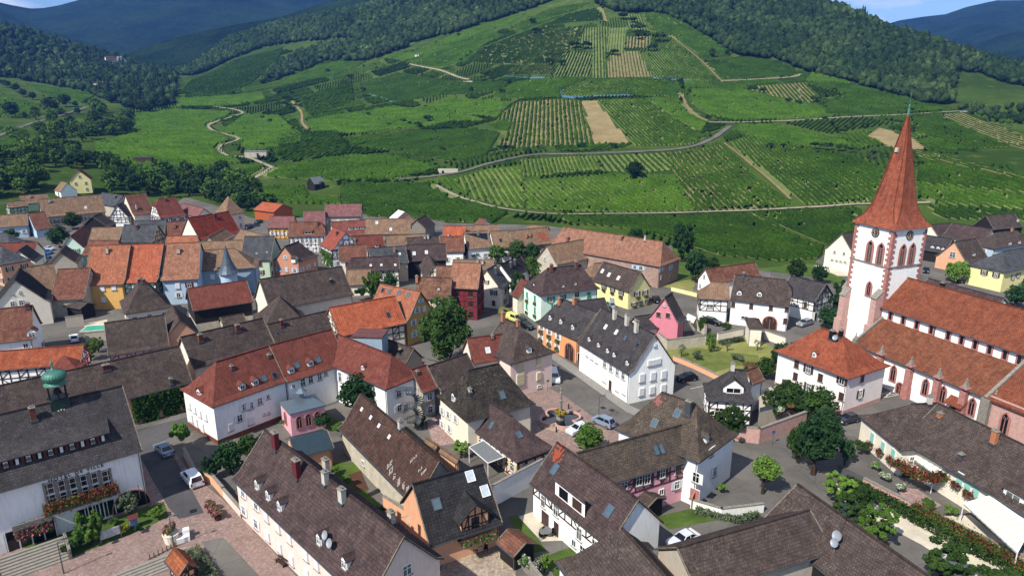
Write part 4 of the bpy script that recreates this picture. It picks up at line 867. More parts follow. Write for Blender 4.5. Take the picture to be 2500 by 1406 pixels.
# tracks
t=drape_strip
t('lane',[(668,412),(640,400),(600,385),(560,382),(538,368),(545,355),(582,341),(555,330),(517,318),(513,305),(545,293),(580,282),(592,276),(570,268),(525,262)],3.3,TRK,.45)
t('lane',[(665,410),(612,440),(560,453)],4,TRK,.45)
t('road',[(975,440),(1110,425),(1200,400),(1290,382),(1400,378),(1560,372),(1680,362),(1740,340),(1782,310)],4.5,ASPH,.5)
t('track',[(1065,455),(1110,478),(1170,498),(1250,515),(1350,524),(1500,524),(1700,521),(1850,516),(2000,508),(2110,501),(2270,497)],2.6,TRK,.5)
t('track',[(1760,199),(1850,195),(1930,190),(1955,183)],3.4,TRK,.5)
t('track',[(1000,158),(1070,172),(1120,190),(1145,196)],3,TRK,.5)
t('track',[(1665,232),(1678,262),(1700,285),(1730,298)],3,DIRT,.5)
t('track',[(712,248),(735,275),(738,300),(750,316)],3,DIRT,.5)
t('track',[(1730,300),(1850,299),(1985,294),(2125,285),(2295,276),(2345,273)],3,TRK,.5)
t('road',[(-60,352),(0,332),(60,308),(140,285),(215,262)],6,ASPH,.45)
t('track',[(1768,351),(1810,385),(1860,425),(1930,490)],1.6,DIRT,.5)
t('track',[(1640,92),(1710,148),(1765,203)],2,DIRT,.5)
t('track',[(1460,20),(1475,35),(1480,55)],3,DIRT,.5)

# ---------- vineyard plots ----------
def vinemat(name,c1,c2):
    n=NT(name); g=n.co(); a=n.noise(g,.05,5,.7); b=n.noise(g,.8,4,.85)
    col=n.mix(n.ramp(a,.36,.64),srgb(c1),srgb(c2)); col=n.mix(.65,col,n.ramp(b,.38,.62,(.35,.35,.35,1),(1.6,1.6,1.35,1)),'MULTIPLY'); n.bump(b,.6,.3)
    return n.done(col,1.0,.0)
VM=[vinemat('vine_dark','#213512','#2e4617'),vinemat('vine_mid','#263d12','#375118'),vinemat('vine_bright','#304916','#425e1d')]
SOILG=ground_mat('grassy_vine_soil','#566436','#727a48',.05,1.5,.3); SOILB=ground_mat('bare_tan_soil','#7a6c4c','#92825c',.08,1.5,.3); SOILD=ground_mat('tan_vine_soil','#696443','#7f7850',.08,1.5,.3)
VN=[0]
PLOTS=[]
def plot(label,px,d,vi=1,soil='g',sp=2.4,hw=.5,h=1.45,bare=False,dens=1.0):
    poly=np.array(world_poly(px)); PLOTS.append(poly); sp=max(sp,2.5)
    a=ter(*d[0]); b=ter(*d[1]); u=np.array([b.x-a.x,b.y-a.y]); u/=np.linalg.norm(u); v=np.array([-u[1],u[0]])
    rd=np.array([a.x,a.y]); rd/=np.linalg.norm(rd); an=math.degrees(math.acos(min(1,abs(float(u@rd)))))
    if an>52:
        q_=R(38)*(1 if (u[0]*rd[1]-u[1]*rd[0])*(u@rd)>0 else -1); u=np.array([rd[0]*math.cos(q_)+rd[1]*math.sin(q_),-rd[0]*math.sin(q_)+rd[1]*math.cos(q_)]); v=np.array([-u[1],u[0]])
    L=np.stack([poly@u,poly@v],-1); smin,smax=L[:,1].min(),L[:,1].max(); dist=np.hypot(*poly.mean(0)); step=2.2 if dist<450 else 3.2
    VV=[];FF=[];base=0; SV=[];SF=[];sb=0; MI=[]
    s=smin+sp*.5
    while s<smax:
        xs=[]; m=len(L)
        for k in range(m):
            p,q=L[k],L[(k+1)%m]
            if (p[1]>s)!=(q[1]>s): xs.append(p[0]+(q[0]-p[0])*(s-p[1])/(q[1]-p[1]))
        xs.sort()
        for x0,x1 in zip(xs[::2],xs[1::2]):
            if x1-x0<step*1.5: continue
            N=int((x1-x0)/step)+1; t=np.linspace(x0,x1,N+1); ctr=t[:,None]*u+(s)*v[None]
            # soil strip
            q0=ctr-v*sp*.5; q1=ctr+v*sp*.5; qq=np.stack([q0,q1],1).reshape(-1,2)
            SV.append(np.column_stack([qq,tz(qq[:,0],qq[:,1])+.22])); aa=sb+2*np.arange(N); SF.append(np.stack([aa,aa+2,aa+3,aa+1],-1)); sb+=2*(N+1)
            if bare: continue
            N1=N+1; wv=hw*(1+.35*rng.standard_normal(N1)).clip(.4,1.7); hh=h*(1+.18*rng.standard_normal(N1)).clip(.55,1.5); jit=.1*rng.standard_normal(N1)
            z=tz(ctr[:,0],ctr[:,1])
            c2=ctr+v*jit[:,None]; ring=[]
            for sx,sz in ((-1,.15),(-.75,1.0),(.75,1.0),(1,.15)):
                p=c2+v*(sx*wv)[:,None]; ring.append(np.column_stack([p,z+sz*hh]))
            VV.append(np.stack(ring,1).reshape(-1,3)); aa=base+4*np.arange(N)
            tk_=ontrack(ctr); keep=(rng.random(N)<(.965*dens))&~tk_[:-1]&~tk_[1:]
            for k in range(3): FF.append(np.stack([aa+k,aa+4+k,aa+5+k,aa+k+1],-1)[keep])
            FF.append(np.array([[base,base+1,base+2,base+3],[base+4*N,base+4*N+3,base+4*N+2,base+4*N+1]]))
            base+=4*N1
        s+=sp
    if not SV: return
    nm='ploughed_plot' if bare else 'vineyard_plot'
    root=empty(nm,(float(poly[:,0].mean()),float(poly[:,1].mean()),0),label=label,cat='vineyard plot' if not bare else 'field',group='vineyard plots on the hillside' if not bare else None)
    off=np.array([root.location.x,root.location.y,0])
    link('plot_soil',npmesh('plot_soil',np.concatenate(SV)-off,np.concatenate(SF),[SOILB if bare else SOILD if soil=='d' else SOILG]),root)
    if VV:
        o=link('vine_rows',npmesh('vine_rows',np.concatenate(VV)-off,np.concatenate(FF),[VM[vi]]),root); o['kind']='stuff'
    VN[0]+=1
p=plot
p('well spaced dark vine rows on tan soil left of the bare brown strip',[(1261,251),(1422,248),(1448,357),(1248,364),(1207,364),(1255,303),(1215,292)],[(1340,250),(1340,360)],1,'d',3.2,.85)
p('bare pale brown wedge field between two green vineyard plots mid slope',[(1422,248),(1455,247),(1540,351),(1452,353)],[(1435,250),(1490,352)],1,'d',bare=True)
p('green plot of diagonal rows right of the bare brown wedge',[(1459,246),(1570,242),(1707,327),(1732,336),(1692,355),(1551,357)],[(1480,247),(1590,350)],1,'g',2.5)
p('narrow bright plot between the diagonal rows and the tan path',[(1575,242),(1659,244),(1729,296),(1709,325)],[(1590,245),(1715,310)],2,'g',2.4)
p('vineyard plot edged below by blue netting',[(1370,222),(1437,194),(1625,196),(1673,218),(1670,242),(1540,235),(1374,238)],[(1450,196),(1500,236)],1,'g',2.5)
p('tall narrow plot of vertical rows left of the lime strip',[(1433,68),(1487,68),(1479,128),(1481,192),(1444,192),(1451,126),(1413,107)],[(1460,68),(1462,190)],1,'g',3.0)
p('lime green grassy strip of thin rows high on the slope',[(1488,70),(1531,68),(1522,133),(1481,129)],[(1508,70),(1503,130)],2,'g',3.0,.3,.9)
p('straw coloured plot of thin rows below the lime strip',[(1487,139),(1522,128),(1559,126),(1592,189),(1485,190)],[(1540,130),(1550,188)],1,'d',3.0,.3,1.0)
p('small tan plot of dark vertical rows under a hedge',[(1533,91),(1590,89),(1586,120),(1529,118)],[(1560,90),(1558,120)],0,'d',3.4,.5)
p('topmost small plot below the summit wood',[(1529,35),(1566,37),(1592,80),(1533,74)],[(1545,37),(1560,78)],1,'g',3)
p('curving long plot along the upper forest edge',[(1570,35),(1625,37),(1718,85),(1792,126),(1777,139),(1711,140),(1648,96),(1603,85)],[(1600,38),(1740,135)],1,'g',2.6)
p('green plot beside the diagonal path below the round bush',[(1585,115),(1640,102),(1714,159),(1753,202),(1696,198),(1596,189)],[(1610,108),(1690,196)],1,'g',2.6)
p('dark smooth plot under the forest edge left of the white track',[(1718,152),(1810,140),(1900,151),(1938,170),(1945,185),(1800,191),(1765,195)],[(1730,155),(1860,190)],0,'g',2.4)
p('plot of slanting rows left of the tall narrow plot',[(1385,128),(1446,129),(1442,190),(1352,190)],[(1410,130),(1385,188)],0,'g',3)
p('dark low plot with a blue net line along its foot',[(1248,166),(1366,163),(1348,187),(1233,187)],[(1300,166),(1280,187)],0,'g',3)
p('large patchy plot of slanting rows on the left upper slope',[(1311,74),(1422,70),(1411,107),(1378,138),(1359,160),(1248,160),(1150,156),(1200,110),(1260,90)],[(1330,80),(1250,155)],0,'g',3.4,.7,1.6,False,.9)
p('uppermost patchy plot just left of the summit path',[(1385,37),(1473,18),(1481,52),(1392,58),(1318,70)],[(1450,25),(1350,65)],0,'g',3)
p('bright strip running up to the summit on the left',[(1250,66),(1340,25),(1440,10),(1400,30),(1315,55),(1240,78)],[(1250,72),(1400,20)],2,'g',2.6)
p('bright slope plot left of the large patchy plot',[(988,153),(1090,108),(1200,78),(1230,88),(1185,108),(1140,150),(1080,166)],[(1000,152),(1180,90)],1,'g',2.6)
p('dark leaf-shaped plot below the pale retaining wall',[(1095,212),(1150,202),(1245,200),(1210,226),(1085,236)],[(1100,230),(1230,203)],0,'g',2.4)
p('mid green plot left of the blue netting',[(1215,228),(1250,203),(1432,197),(1366,222),(1366,240),(1200,242)],[(1220,235),(1400,205)],1,'g',2.5)
p('bright upper plot in the lower band above the dark hedge',[(1274,392),(1459,381),(1463,419),(1355,427),(1278,434)],[(1340,390),(1352,428)],2,'g',2.4)
p('loosely planted plot left of the round hillside tree',[(1463,381),(1629,374),(1647,416),(1573,423),(1470,419)],[(1500,380),(1535,420)],1,'g',3.6)
p('great fan of dark diagonal rows below the grey hill road',[(1632,376),(1764,353),(1930,499),(1880,514),(1700,517),(1652,430)],[(1690,365),(1850,512)],1,'d',2.9,.75)
p('lowest bright plot of diagonal rows under the round tree',[(1281,442),(1470,428),(1648,428),(1696,516),(1600,520),(1400,518),(1290,510)],[(1360,440),(1470,518)],2,'g',2.8,.48)
p('corner plot of tall separate rows beside the pale lane',[(1108,440),(1200,412),(1272,408),(1278,438),(1285,508),(1250,508),(1160,486)],[(1190,425),(1235,500)],2,'g',3.2,.5,1.7)
p('wide dark plot between the white track and the village houses',[(1340,530),(1825,525),(2010,606),(2000,632),(1900,640),(1740,625),(1660,585),(1500,556),(1400,548)],[(1500,532),(1800,632)],0,'g',2.3)
p('dark plot left of the church spire below the white track',[(1833,523),(2105,507),(2100,560),(2022,600)],[(1860,522),(2020,595)],0,'g',2.3)
p('large plot sweeping down to the left of the church spire',[(1784,347),(1830,334),(2060,378),(2150,410),(2180,480),(2100,498),(1965,502),(1900,458)],[(1840,350),(2010,500)],1,'g',2.4)
p('bright gentle plot under the wooded bank left of the spire',[(1800,305),(1900,307),(2060,345),(2080,355),(1880,356),(1800,325)],[(1800,310),(2060,350)],2,'g',2.4)
p('bright broad plot right of the tan path',[(1684,220),(1800,216),(1900,241),(2008,262),(2023,288),(1800,295),(1722,278),(1684,250)],[(1700,225),(1980,285)],2,'g',2.4)
p('plot of pale separated rows right of a dark bush',[(1822,213),(1962,203),(2001,237),(1981,253),(1885,240)],[(1900,210),(1930,246)],1,'d',3.4,.45)
p('long plot following the forest foot towards the spire tip',[(1965,203),(2088,209),(2207,238),(2325,266),(2218,275),(2053,286),(2009,259),(2059,231)],[(2000,206),(2150,278)],1,'g',2.5)
p('thin bright strip right beneath the right forest',[(1981,179),(2030,190),(2088,206),(1968,200)],[(1985,182),(2080,204)],2,'g',2.4)
p('bare tan terrace just left of the spire',[(2118,333),(2148,312),(2230,340),(2262,365),(2190,368)],[(2130,320),(2220,345)],1,'d',bare=True)
p('green plot immediately right of the spire tip',[(2225,285),(2290,282),(2469,360),(2380,364),(2236,325)],[(2240,290),(2420,360)],1,'g',2.5)
p('long straw coloured young plot at the far right',[(2298,281),(2351,276),(2560,340),(2560,380),(2332,307)],[(2310,280),(2500,350)],1,'d',3,.22,.8)
p('yellow-tan narrow terrace running down right of the spire',[(2240,368),(2310,378),(2540,447),(2540,458),(2240,382)],[(2245,370),(2520,450)],1,'d',3,.3,1.0)
p('mid green band right of the spire below the narrow terrace',[(2240,387),(2540,464),(2540,480),(2240,448)],[(2245,395),(2520,470)],1,'g',2.5)
p('bright band right of the spire above the roofs',[(2240,451),(2540,484),(2560,518),(2250,498)],[(2250,460),(2520,500)],2,'g',2.5)
p('dark strip of vines behind the right-hand barn roofs',[(2262,506),(2540,521),(2560,545),(2300,538)],[(2270,510),(2520,540)],0,'g',2.4)
p('dark plot on the left rising from the pale farm lane',[(859,381),(973,385),(1078,410),(970,438),(800,442),(632,431),(672,411)],[(700,432),(1000,400)],1,'g',2.4)
p('big deep green plot directly behind the mauve roofs',[(835,448),(1062,450),(1170,502),(1240,522),(1200,548),(900,530),(830,485)],[(850,470),(1180,515)],0,'g',2.3)
p('plot around the grey-roofed hut behind the orange hall',[(612,457),(740,454),(755,482),(826,488),(835,500),(730,498),(620,492)],[(620,460),(740,495)],1,'g',2.4)
p('wide bright meadow-like plot left of the winding lane',[(233,349),(336,326),(330,278),(427,268),(566,274),(550,290),(512,310),(560,341),(535,371),(590,398),(360,413),(240,398)],[(250,390),(560,380)],2,'g',2.6)
p('bright plot right of the winding lane',[(588,343),(540,319),(598,280),(680,282),(738,330),(733,350),(605,373),(592,360)],[(560,320),(720,345)],2,'g',2.6)
p('flat bright plot at the head of the winding lane',[(425,242),(560,234),(640,226),(650,245),(560,260),(432,260)],[(440,255),(640,235)],2,'g',2.6)
p('terraced plot below the left forest tongue',[(443,223),(468,196),(560,152),(690,118),(680,150),(600,213),(520,233)],[(450,220),(660,130)],1,'g',2.6)
p('smooth green plot right of the tan gully',[(730,240),(859,200),(866,249),(757,290)],[(740,270),(860,215)],1,'g',2.6)
p('dark plot around the small blue net on the left slope',[(880,207),(985,180),(1116,201),(1073,235),(962,249),(890,228)],[(890,220),(1080,195)],0,'g',2.6)
p('bright undulating band above the scrubby bank',[(750,296),(962,261),(1090,271),(1190,296),(1100,298),(950,318),(870,328),(760,320)],[(760,310),(1100,275)],2,'g',2.5)
p('dark uneven plot under the scrubby bank',[(870,360),(1007,320),(1155,316),(1220,327),(1185,384),(1118,398),(970,372)],[(900,358),(1190,330)],0,'g',2.6)
p('mixed plot between the concrete shed and the tan scar',[(684,332),(820,320),(855,360),(835,372),(690,398),(672,385)],[(690,385),(840,345)],1,'g',2.5)
p('upper terraces left of the dark hedge line',[(678,183),(822,150),(896,152),(807,190),(692,203)],[(690,195),(870,155)],1,'g',2.6)
p('small bright terrace near the white hut',[(935,140),(1058,115),(1115,112),(985,150)],[(940,145),(1100,114)],2,'g',2.6)
p('long bright ribbon below the left summit forest',[(1010,122),(1118,84),(1290,32),(1240,62),(1130,100)],[(1010,118),(1270,40)],2,'g',2.6)
p('pale green plot above the scrubby bank right end',[(1045,256),(1200,245),(1250,253),(1212,287),(1110,278)],[(1050,270),(1230,255)],2,'g',2.5)
p('far left field beyond the tree line',[(62,205),(238,230),(200,253),(130,243)],[(70,215),(220,240)],1,'g',3)
p('sloping field at the left edge above the road',[(-60,225),(0,227),(98,257),(93,283),(-60,290)],[(0,235),(90,270)],1,'g',3)
p('small striped plot at the left edge below the road',[(-60,352),(90,336),(62,354),(-40,372)],[(0,345),(60,350)],1,'g',3.2)
p('striped plot between the tree belt and the farm lane',[(372,420),(640,402),(648,415),(600,443),(472,438)],[(400,418),(560,440)],1,'g',2.6)
# remaining hillside: unnamed plots of vines in a loose patchwork
def fill_plots(region,cell=(70,46),rot=25):
    Rg=np.array(world_poly(region)); ca,sa=math.cos(R(rot)),math.sin(R(rot)); M=np.array([[ca,sa],[-sa,ca]]); L=Rg@M.T; mn,mx=L.min(0),L.max(0)
    polys=[q for q in PLOTS]
    for i in range(int(mn[0]//cell[0]),int(mx[0]//cell[0])+1):
        for j in range(int(mn[1]//cell[1]),int(mx[1]//cell[1])+1):
            x0=i*cell[0]+(j%2)*cell[0]*.4; y0=j*cell[1]; c=np.array([x0+cell[0]/2,y0+cell[1]/2])@M
            if not (inside((c+0)[None],Rg)[0]): continue
            ang=PI/2+random.uniform(-.75,.6); u=np.array([math.cos(ang),math.sin(ang)]); v=np.array([-u[1],u[0]]); vi=random.choice([0,0,1,1,2]); sp=random.choice([2.7,3.0,3.2])
            VV=[];FF=[];b0=0; hw_,hh_=cell[0]*.47,cell[1]*.45; step=3.2; rr=math.hypot(hw_,hh_)
            for s in np.arange(-rr,rr,sp):
                t=np.arange(-rr,rr,step); P=c+t[:,None]*u+s*v; Q=(P-c)@M.T; ok=(abs(Q[:,0])<hw_)&(abs(Q[:,1])<hh_)&inside(P,Rg)&~ontrack(P)
                for q in polys:
                    if abs(q[:,0].mean()-c[0])<260 and abs(q[:,1].mean()-c[1])<260: ok&=~inside(P,q)
                if ok.sum()<3: continue
                N1=len(t); wv=.5*(1+.35*rng.standard_normal(N1)).clip(.4,1.7); hh=1.4*(1+.2*rng.standard_normal(N1)).clip(.5,1.5); z=tz(P[:,0],P[:,1]); ring=[]
                for sx,sz in ((-1,.15),(-.75,1.0),(.75,1.0),(1,.15)): ring.append(np.column_stack([P+v*(sx*wv)[:,None],z+sz*hh]))
                VV.append(np.stack(ring,1).reshape(-1,3)); kk=np.nonzero(ok[:-1]&ok[1:])[0]; aa=b0+4*kk
                for k in range(3): FF.append(np.stack([aa+k,aa+4+k,aa+5+k,aa+k+1],-1))
                b0+=4*N1
            if not FF or sum(len(f) for f in FF)<60: continue
            z=float(tz(c[0],c[1])); r=empty('vineyard_plot',(c[0],c[1],z),0,label='small unnamed plot of vine rows in the patchwork between the larger plots',cat='vineyard plot',group='small plots between the larger plots')
            V=np.concatenate(VV)-np.array([c[0],c[1],z]); Fc=np.concatenate(FF); used=np.unique(Fc); mp=np.zeros(len(V),int); mp[used]=np.arange(len(used))
            o=link('vine_rows',npmesh('vine_rows',V[used],mp[Fc],[VM[vi]]),r); o['kind']='stuff'
fill_plots([(640,455),(700,400),(480,400),(240,400),(235,300),(330,262),(430,215),(560,155),(700,122),(900,150),(1000,125),(1120,92),(1300,40),(1400,12),(1500,45),(1600,50),(1740,128),(1900,160),(2090,212),(2330,270),(2500,285),(2500,500),(2100,500),(2000,640),(1740,640),(1500,565),(1250,535),(1000,515),(850,505),(700,490)])
# ---------- forests, far mountains ----------
def icos(sub):
    bm=bmesh.new(); bmesh.ops.create_icosphere(bm,subdivisions=sub,radius=1); bm.verts.ensure_lookup_table()
    V=np.array([v.co[:] for v in bm.verts]); Fc=np.array([[v.index for v in f.verts] for f in bm.faces]); bm.free(); return V,Fc
def forest_mat(name):
    n=NT(name); at_=n.new('ShaderNodeAttribute'); at_.attribute_name='tint'; g=n.co(); b=n.noise(g,1.1,4,.75); big=n.noise(g,.012,3)
    r=n.n.new('ShaderNodeValToRGB'); n.l.new(at_.outputs['Fac'],r.inputs[0]); e=r.color_ramp.elements
    e[0].position=0; e[0].color=srgb('#20311a'); e[1].position=1; e[1].color=srgb('#65744c'); x=e.new(.45); x.color=srgb('#33472a'); x=e.new(.8); x.color=srgb('#4b5f36')
    col=n.mix(n.ramp(big,.4,.6,(0,0,0,1),(.35,.35,.35,1)),r.outputs[0],srgb('#283a28')); col=n.mix(.6,col,n.ramp(b,.3,.7,(.3,.3,.3,1),(1.6,1.6,1.5,1)),'MULTIPLY'); n.bump(b,1.0,1.2)
    return n.done(col,1,.0)
FM=forest_mat('forest_foliage')
def forest(name,pts,label,scale=(2.0,4.9),con=.04,leaf=30,cat='woodland'):
    """pts Nx3: each a tree of the wood: lumpy crown of leaf tufts"""
    pts=np.asarray(pts); N=len(pts)
    V0,F0=icos(1); V0=V0*(1+.0*V0); nv=len(V0)
    r=rng.uniform(*scale,N); hgt_=r*rng.uniform(1.7,2.5,N); isc=rng.random(N)<con
    hgt_=np.where(isc,r*3.6,hgt_); r=np.where(isc,r*.7,r)
    defo=1+.22*rng.standard_normal((N,nv,1)); A=V0[None]*defo
    taper=np.where(isc[:,None],np.clip(1-(V0[None,:,2]+1)/2*.85,.12,1),1.0)
    A=A*np.stack([r[:,None]*taper,r[:,None]*taper,np.repeat((hgt_*.5)[:,None],nv,1)],-1); A[:,:,2]+=(hgt_*.5)[:,None]+r[:,None]*.1
    A+=pts[:,None,:]
    V=[A.reshape(-1,3)]; Fc=(F0[None]+(np.arange(N)*nv)[:,None,None]).reshape(-1,3); F3=Fc
    # tufts as triangles
    K=leaf; d=rng.standard_normal((N,K,3)); d/=np.linalg.norm(d,axis=2)[...,None]; d[:,:,2]=np.abs(d[:,:,2])*1.0-.25*(rng.random((N,K))<.35)
    tp=np.where(isc[:,None],np.clip(1-(d[:,:,2]+1)/2*.85,.12,1),1.0)
    c=d*np.stack([r[:,None]*tp,r[:,None]*tp,np.repeat((hgt_*.5)[:,None],K,1)],-1)*rng.uniform(.92,1.15,(N,K,1)); c[:,:,2]+=(hgt_*.5)[:,None]; c+=pts[:,None,:]
    sz=r[:,None,None,None]*.22; tri=rng.standard_normal((N,K,3,3))*sz*.8
    T=(c[:,:,None,:]+tri).reshape(-1,3); base=len(V[0]); V.append(T); F2=(base+np.arange(N*K*3)).reshape(-1,3)
    V=np.concatenate(V); Fc=np.concatenate([F3,F2]); me=npmesh(name,V,Fc,[FM])
    tint=np.clip(rng.beta(2,2.8,N)*.75+.22*(1+np.sin(pts[:,0]*.045+2*np.sin(pts[:,1]*.03)))*.6,0,1); tint=np.where(isc,tint*.35,tint); a=me.attributes.new('tint','FLOAT','POINT')
    tt=np.concatenate([np.repeat(tint,nv),np.repeat(tint,K*3)]); 
    if len(me.vertices)==len(tt): a.data.foreach_set('value',tt.astype(np.float32))
    o=link(name,me,kind='stuff',label=label,cat=cat); return o
def hpx(x,y): return 1250+F*HK*(x/y)
def pr(p):
    """photo pixel of world points (N,3)"""
    y=p[:,1]*CC-(p[:,2]-CH)*CS; up=p[:,1]*CS+(p[:,2]-CH)*CC
    return 1250+F*p[:,0]/y,703-F*up/y
def samp_hill(bound,rmax_extra,spc,x0,x1,extra=None):
    """trees beyond the photographed forest edge (px,py polyline) up to and over the ridge"""
    bx=[b[0] for b in bound]; by=[b[1] for b in bound]; out=[]
    pts=rng.uniform(0,1,(400000,2)); th0,th1=theta(x0),theta(x1)
    th=th0+(th1-th0)*pts[:,0]; r=np.sqrt(350**2+(1450**2-350**2)*pts[:,1]); X=np.sin(th)*r; Y=np.cos(th)*r; Z=tz(X,Y)
    P=np.stack([X,Y,Z],-1); px,py=pr(P); lim=np.interp(px,bx,by); rend=np.interp(th,TK,ENDS)+rmax_extra
    rb=np.array([ (lambda q: math.hypot(q.x,q.y))(ter(a,b)) for a,b in bound]); rlow=np.interp(px,bx,rb)
    ok=(r>rlow)&(r<rend)&(px>x0)&(px<x1)
    P=P[ok]; area=.5*(th1-th0)*(1450**2-350**2)*ok.mean(); n=int(area/spc**2); return P[:min(n,len(P))]
def samp_poly(px,spc):
    q=np.array(world_poly(px)); mn,mx=q.min(0),q.max(0); n=int((mx-mn).prod()/spc**2); p=rng.uniform(mn,mx,(n,2)); p=p[inside(p,q)]
    return np.column_stack([p,tz(p[:,0],p[:,1])])
BR=[(1440,4),(1500,30),(1530,34),(1600,32),(1690,68),(1750,106),(1800,136),(1900,148),(1950,172),(2000,184),(2090,206),(2200,238),(2260,256),(2322,256),(2332,174),(2400,182),(2460,205),(2500,212),(2800,228),(3200,230)]
forest('woodland',samp_hill(BR,90,3.9,1445,3100),'dense dark green forest covering the ridge on the right of the vineyard hill')
BL=[(430,184),(470,186),(560,148),(640,118),(700,108),(790,100),(850,92),(900,110),(970,113),(1044,97),(1118,80),(1210,50),(1300,22),(1350,2)]
forest('woodland',samp_hill(BL,90,4.1,425,1440),'forest on the long ridge left of the vineyard summit')
W1=[(-200,120),(0,125),(120,150),(240,140),(330,152),(430,184),(427,255),(335,272),(250,243),(200,222),(60,198),(0,190),(-200,190)]
BL0=[(-900,150),(-200,150),(0,150),(60,150),(240,140),(330,152),(428,182)]
forest('woodland',np.concatenate([samp_poly(W1,6.0),samp_hill(BL0,120,6.5,-400,430)]),'shadowy mixed woods filling the left valley and low hill',scale=(2.8,5.0),con=.16)
forest('woodland',samp_poly([(690,150),(800,112),(900,108),(1010,112),(960,130),(900,150),(800,152),(700,190),(640,208),(650,190)],5),'dark tongue of trees reaching down the left slope')
forest('scrub',samp_poly([(2330,262),(2500,262),(2560,310),(2440,300),(2350,276)],8),'loose scrub at the foot of the right forest',scale=(1.5,2.6),con=0,cat='scrub')
# far mountain layers: real ridges a few kilometres away
def mountain(name,sil,rr,rf,base_py,label,mat,amp=25,thick=900):
    xs=[s[0] for s in sil]; ys=[s[1] for s in sil]; H_=np.linspace(xs[0],xs[-1],220); T=np.array([theta(h) for h in H_]); yy=np.interp(H_,xs,ys)
    ztop=np.array([colz(h,y,rr) for h,y in zip(H_,yy)]); m=34; V=[]
    ph=rng.uniform(0,6.28,8)
    for k in range(m+14):
        if k<m: f=k/(m-1); r=rf+(rr-rf)*f; z=ztop*(f**.85)
        else: f=1-(k-m+1)/14; r=rr+(1-f)*thick; z=ztop*f
        w=sum(math.sin(0) + np.sin(T*(14+9*i)+ph[i]+r*.002*(i+1))/(1+i) for i in range(6))
        wt=math.sin(PI*min(max(f,0),1))**.8 if k<m else .6*math.sin(PI*f)
        V.append(np.column_stack([np.sin(T)*(r+w*amp*2*wt),np.cos(T)*(r+w*amp*2*wt),z+w*amp*wt-1]))
    V=np.concatenate(V); n=len(H_); a=(np.arange(m+13)[:,None]*n+np.arange(n-1)[None]).ravel(); Fc=np.stack([a,a+1,a+n+1,a+n],-1)
    link(name,npmesh(name,V,Fc,[mat],smooth=True),kind='structure',label=label)
n=NT('mountain_forest'); g=n.co(); a=n.noise(g,.004,6,.7); b=n.noise(g,.05,5,.8)
col=n.mix(n.ramp(a,.4,.62),srgb('#1a2c1c'),srgb('#2c4226')); col=n.mix(.6,col,n.ramp(b,.35,.65,(.4,.4,.4,1),(1.4,1.4,1.4,1)),'MULTIPLY'); n.bump(b,1,25); MTN=n.done(col,1,.0)
mountain('hill',[(-900,60),(-300,-30),(0,-8),(17,0),(70,13),(111,21),(142,20),(182,13),(236,-2),(300,-16),(450,-30),(600,-32),(760,-18),(850,2),(1000,20),(1300,60)],3300,1900,150,None,MTN,40)
mountain('hill',[(250,160),(330,128),(420,98),(500,78),(600,58),(700,42),(800,8),(900,-20),(1000,-30),(1200,-10),(1500,40)],1750,1150,150,None,MTN,10,400)
mountain('hill',[(1900,120),(2100,72),(2170,50),(2225,41),(2277,35),(2325,17),(2392,1),(2500,0),(2700,-8),(3300,20)],3800,2000,150,None,MTN,45)
mountain('hill',[(2150,170),(2300,138),(2369,107),(2410,89),(2447,80),(2500,80),(2700,70),(3300,90)],2600,1500,150,None,MTN,25)
# ---------- church ----------
CHR0=empty('church',(72.5,127.0,0),R(-68.6),label='tall white church with twisted red tiled spire, pink sandstone trim and long red nave roof',cat='church')
CM=Matrix.Translation((72.5,127.0,0))@Matrix.Rotation(R(-68.6),4,'Z'); CI=CM.inverted()
def cl(px,py,axis,val):
    o=CI@Vector((0,0,CH)); d=CI.to_3x3()@ray(px,py); k='xyz'.index(axis); t=(val-o[k])/d[k]; return o+d*t
def uvmesh(me):
    uv=me.uv_layers.new(name='UVMap')
    for pl in me.polygons:
        n=pl.normal; h=Vector((-n.y,n.x,0)); h=h.normalized() if h.length>.05 else Vector((1,0,0)); s=n.cross(h)
        for li in pl.loop_indices:
            c=me.vertices[me.loops[li].vertex_index].co; uv.data[li].uv=(c.dot(h),c.dot(s))
    return me
def roofpoly(name,polys,mat,parent,th=.22):
    bm=solid_from([[Vector(p) for p in q] for q in polys],th); me=bpy.data.meshes.new(name); bm.to_mesh(me); bm.free()
    return link(name,me,parent,mat=mat)
def arch_pts(w,h,n=6,pointed=True):
    P=[(-w/2,-h/2),(w/2,-h/2)]; zs=h/2-w*.8
    if pointed:
        for i in range(n+1):
            a=i/n*R(62); P.append((-w/2+w*math.cos(a),zs+w*math.sin(a)*.9))
        for i in range(n,-1,-1):
            a=i/n*R(62); P.append((w/2-w*math.cos(a),zs+w*math.sin(a)*.9))
    else:
        for i in range(2*n+1):
            a=PI*i/(2*n); P.append((w/2*math.cos(a),h/2-w/2+w/2*math.sin(a)))
    return P
_lm={}
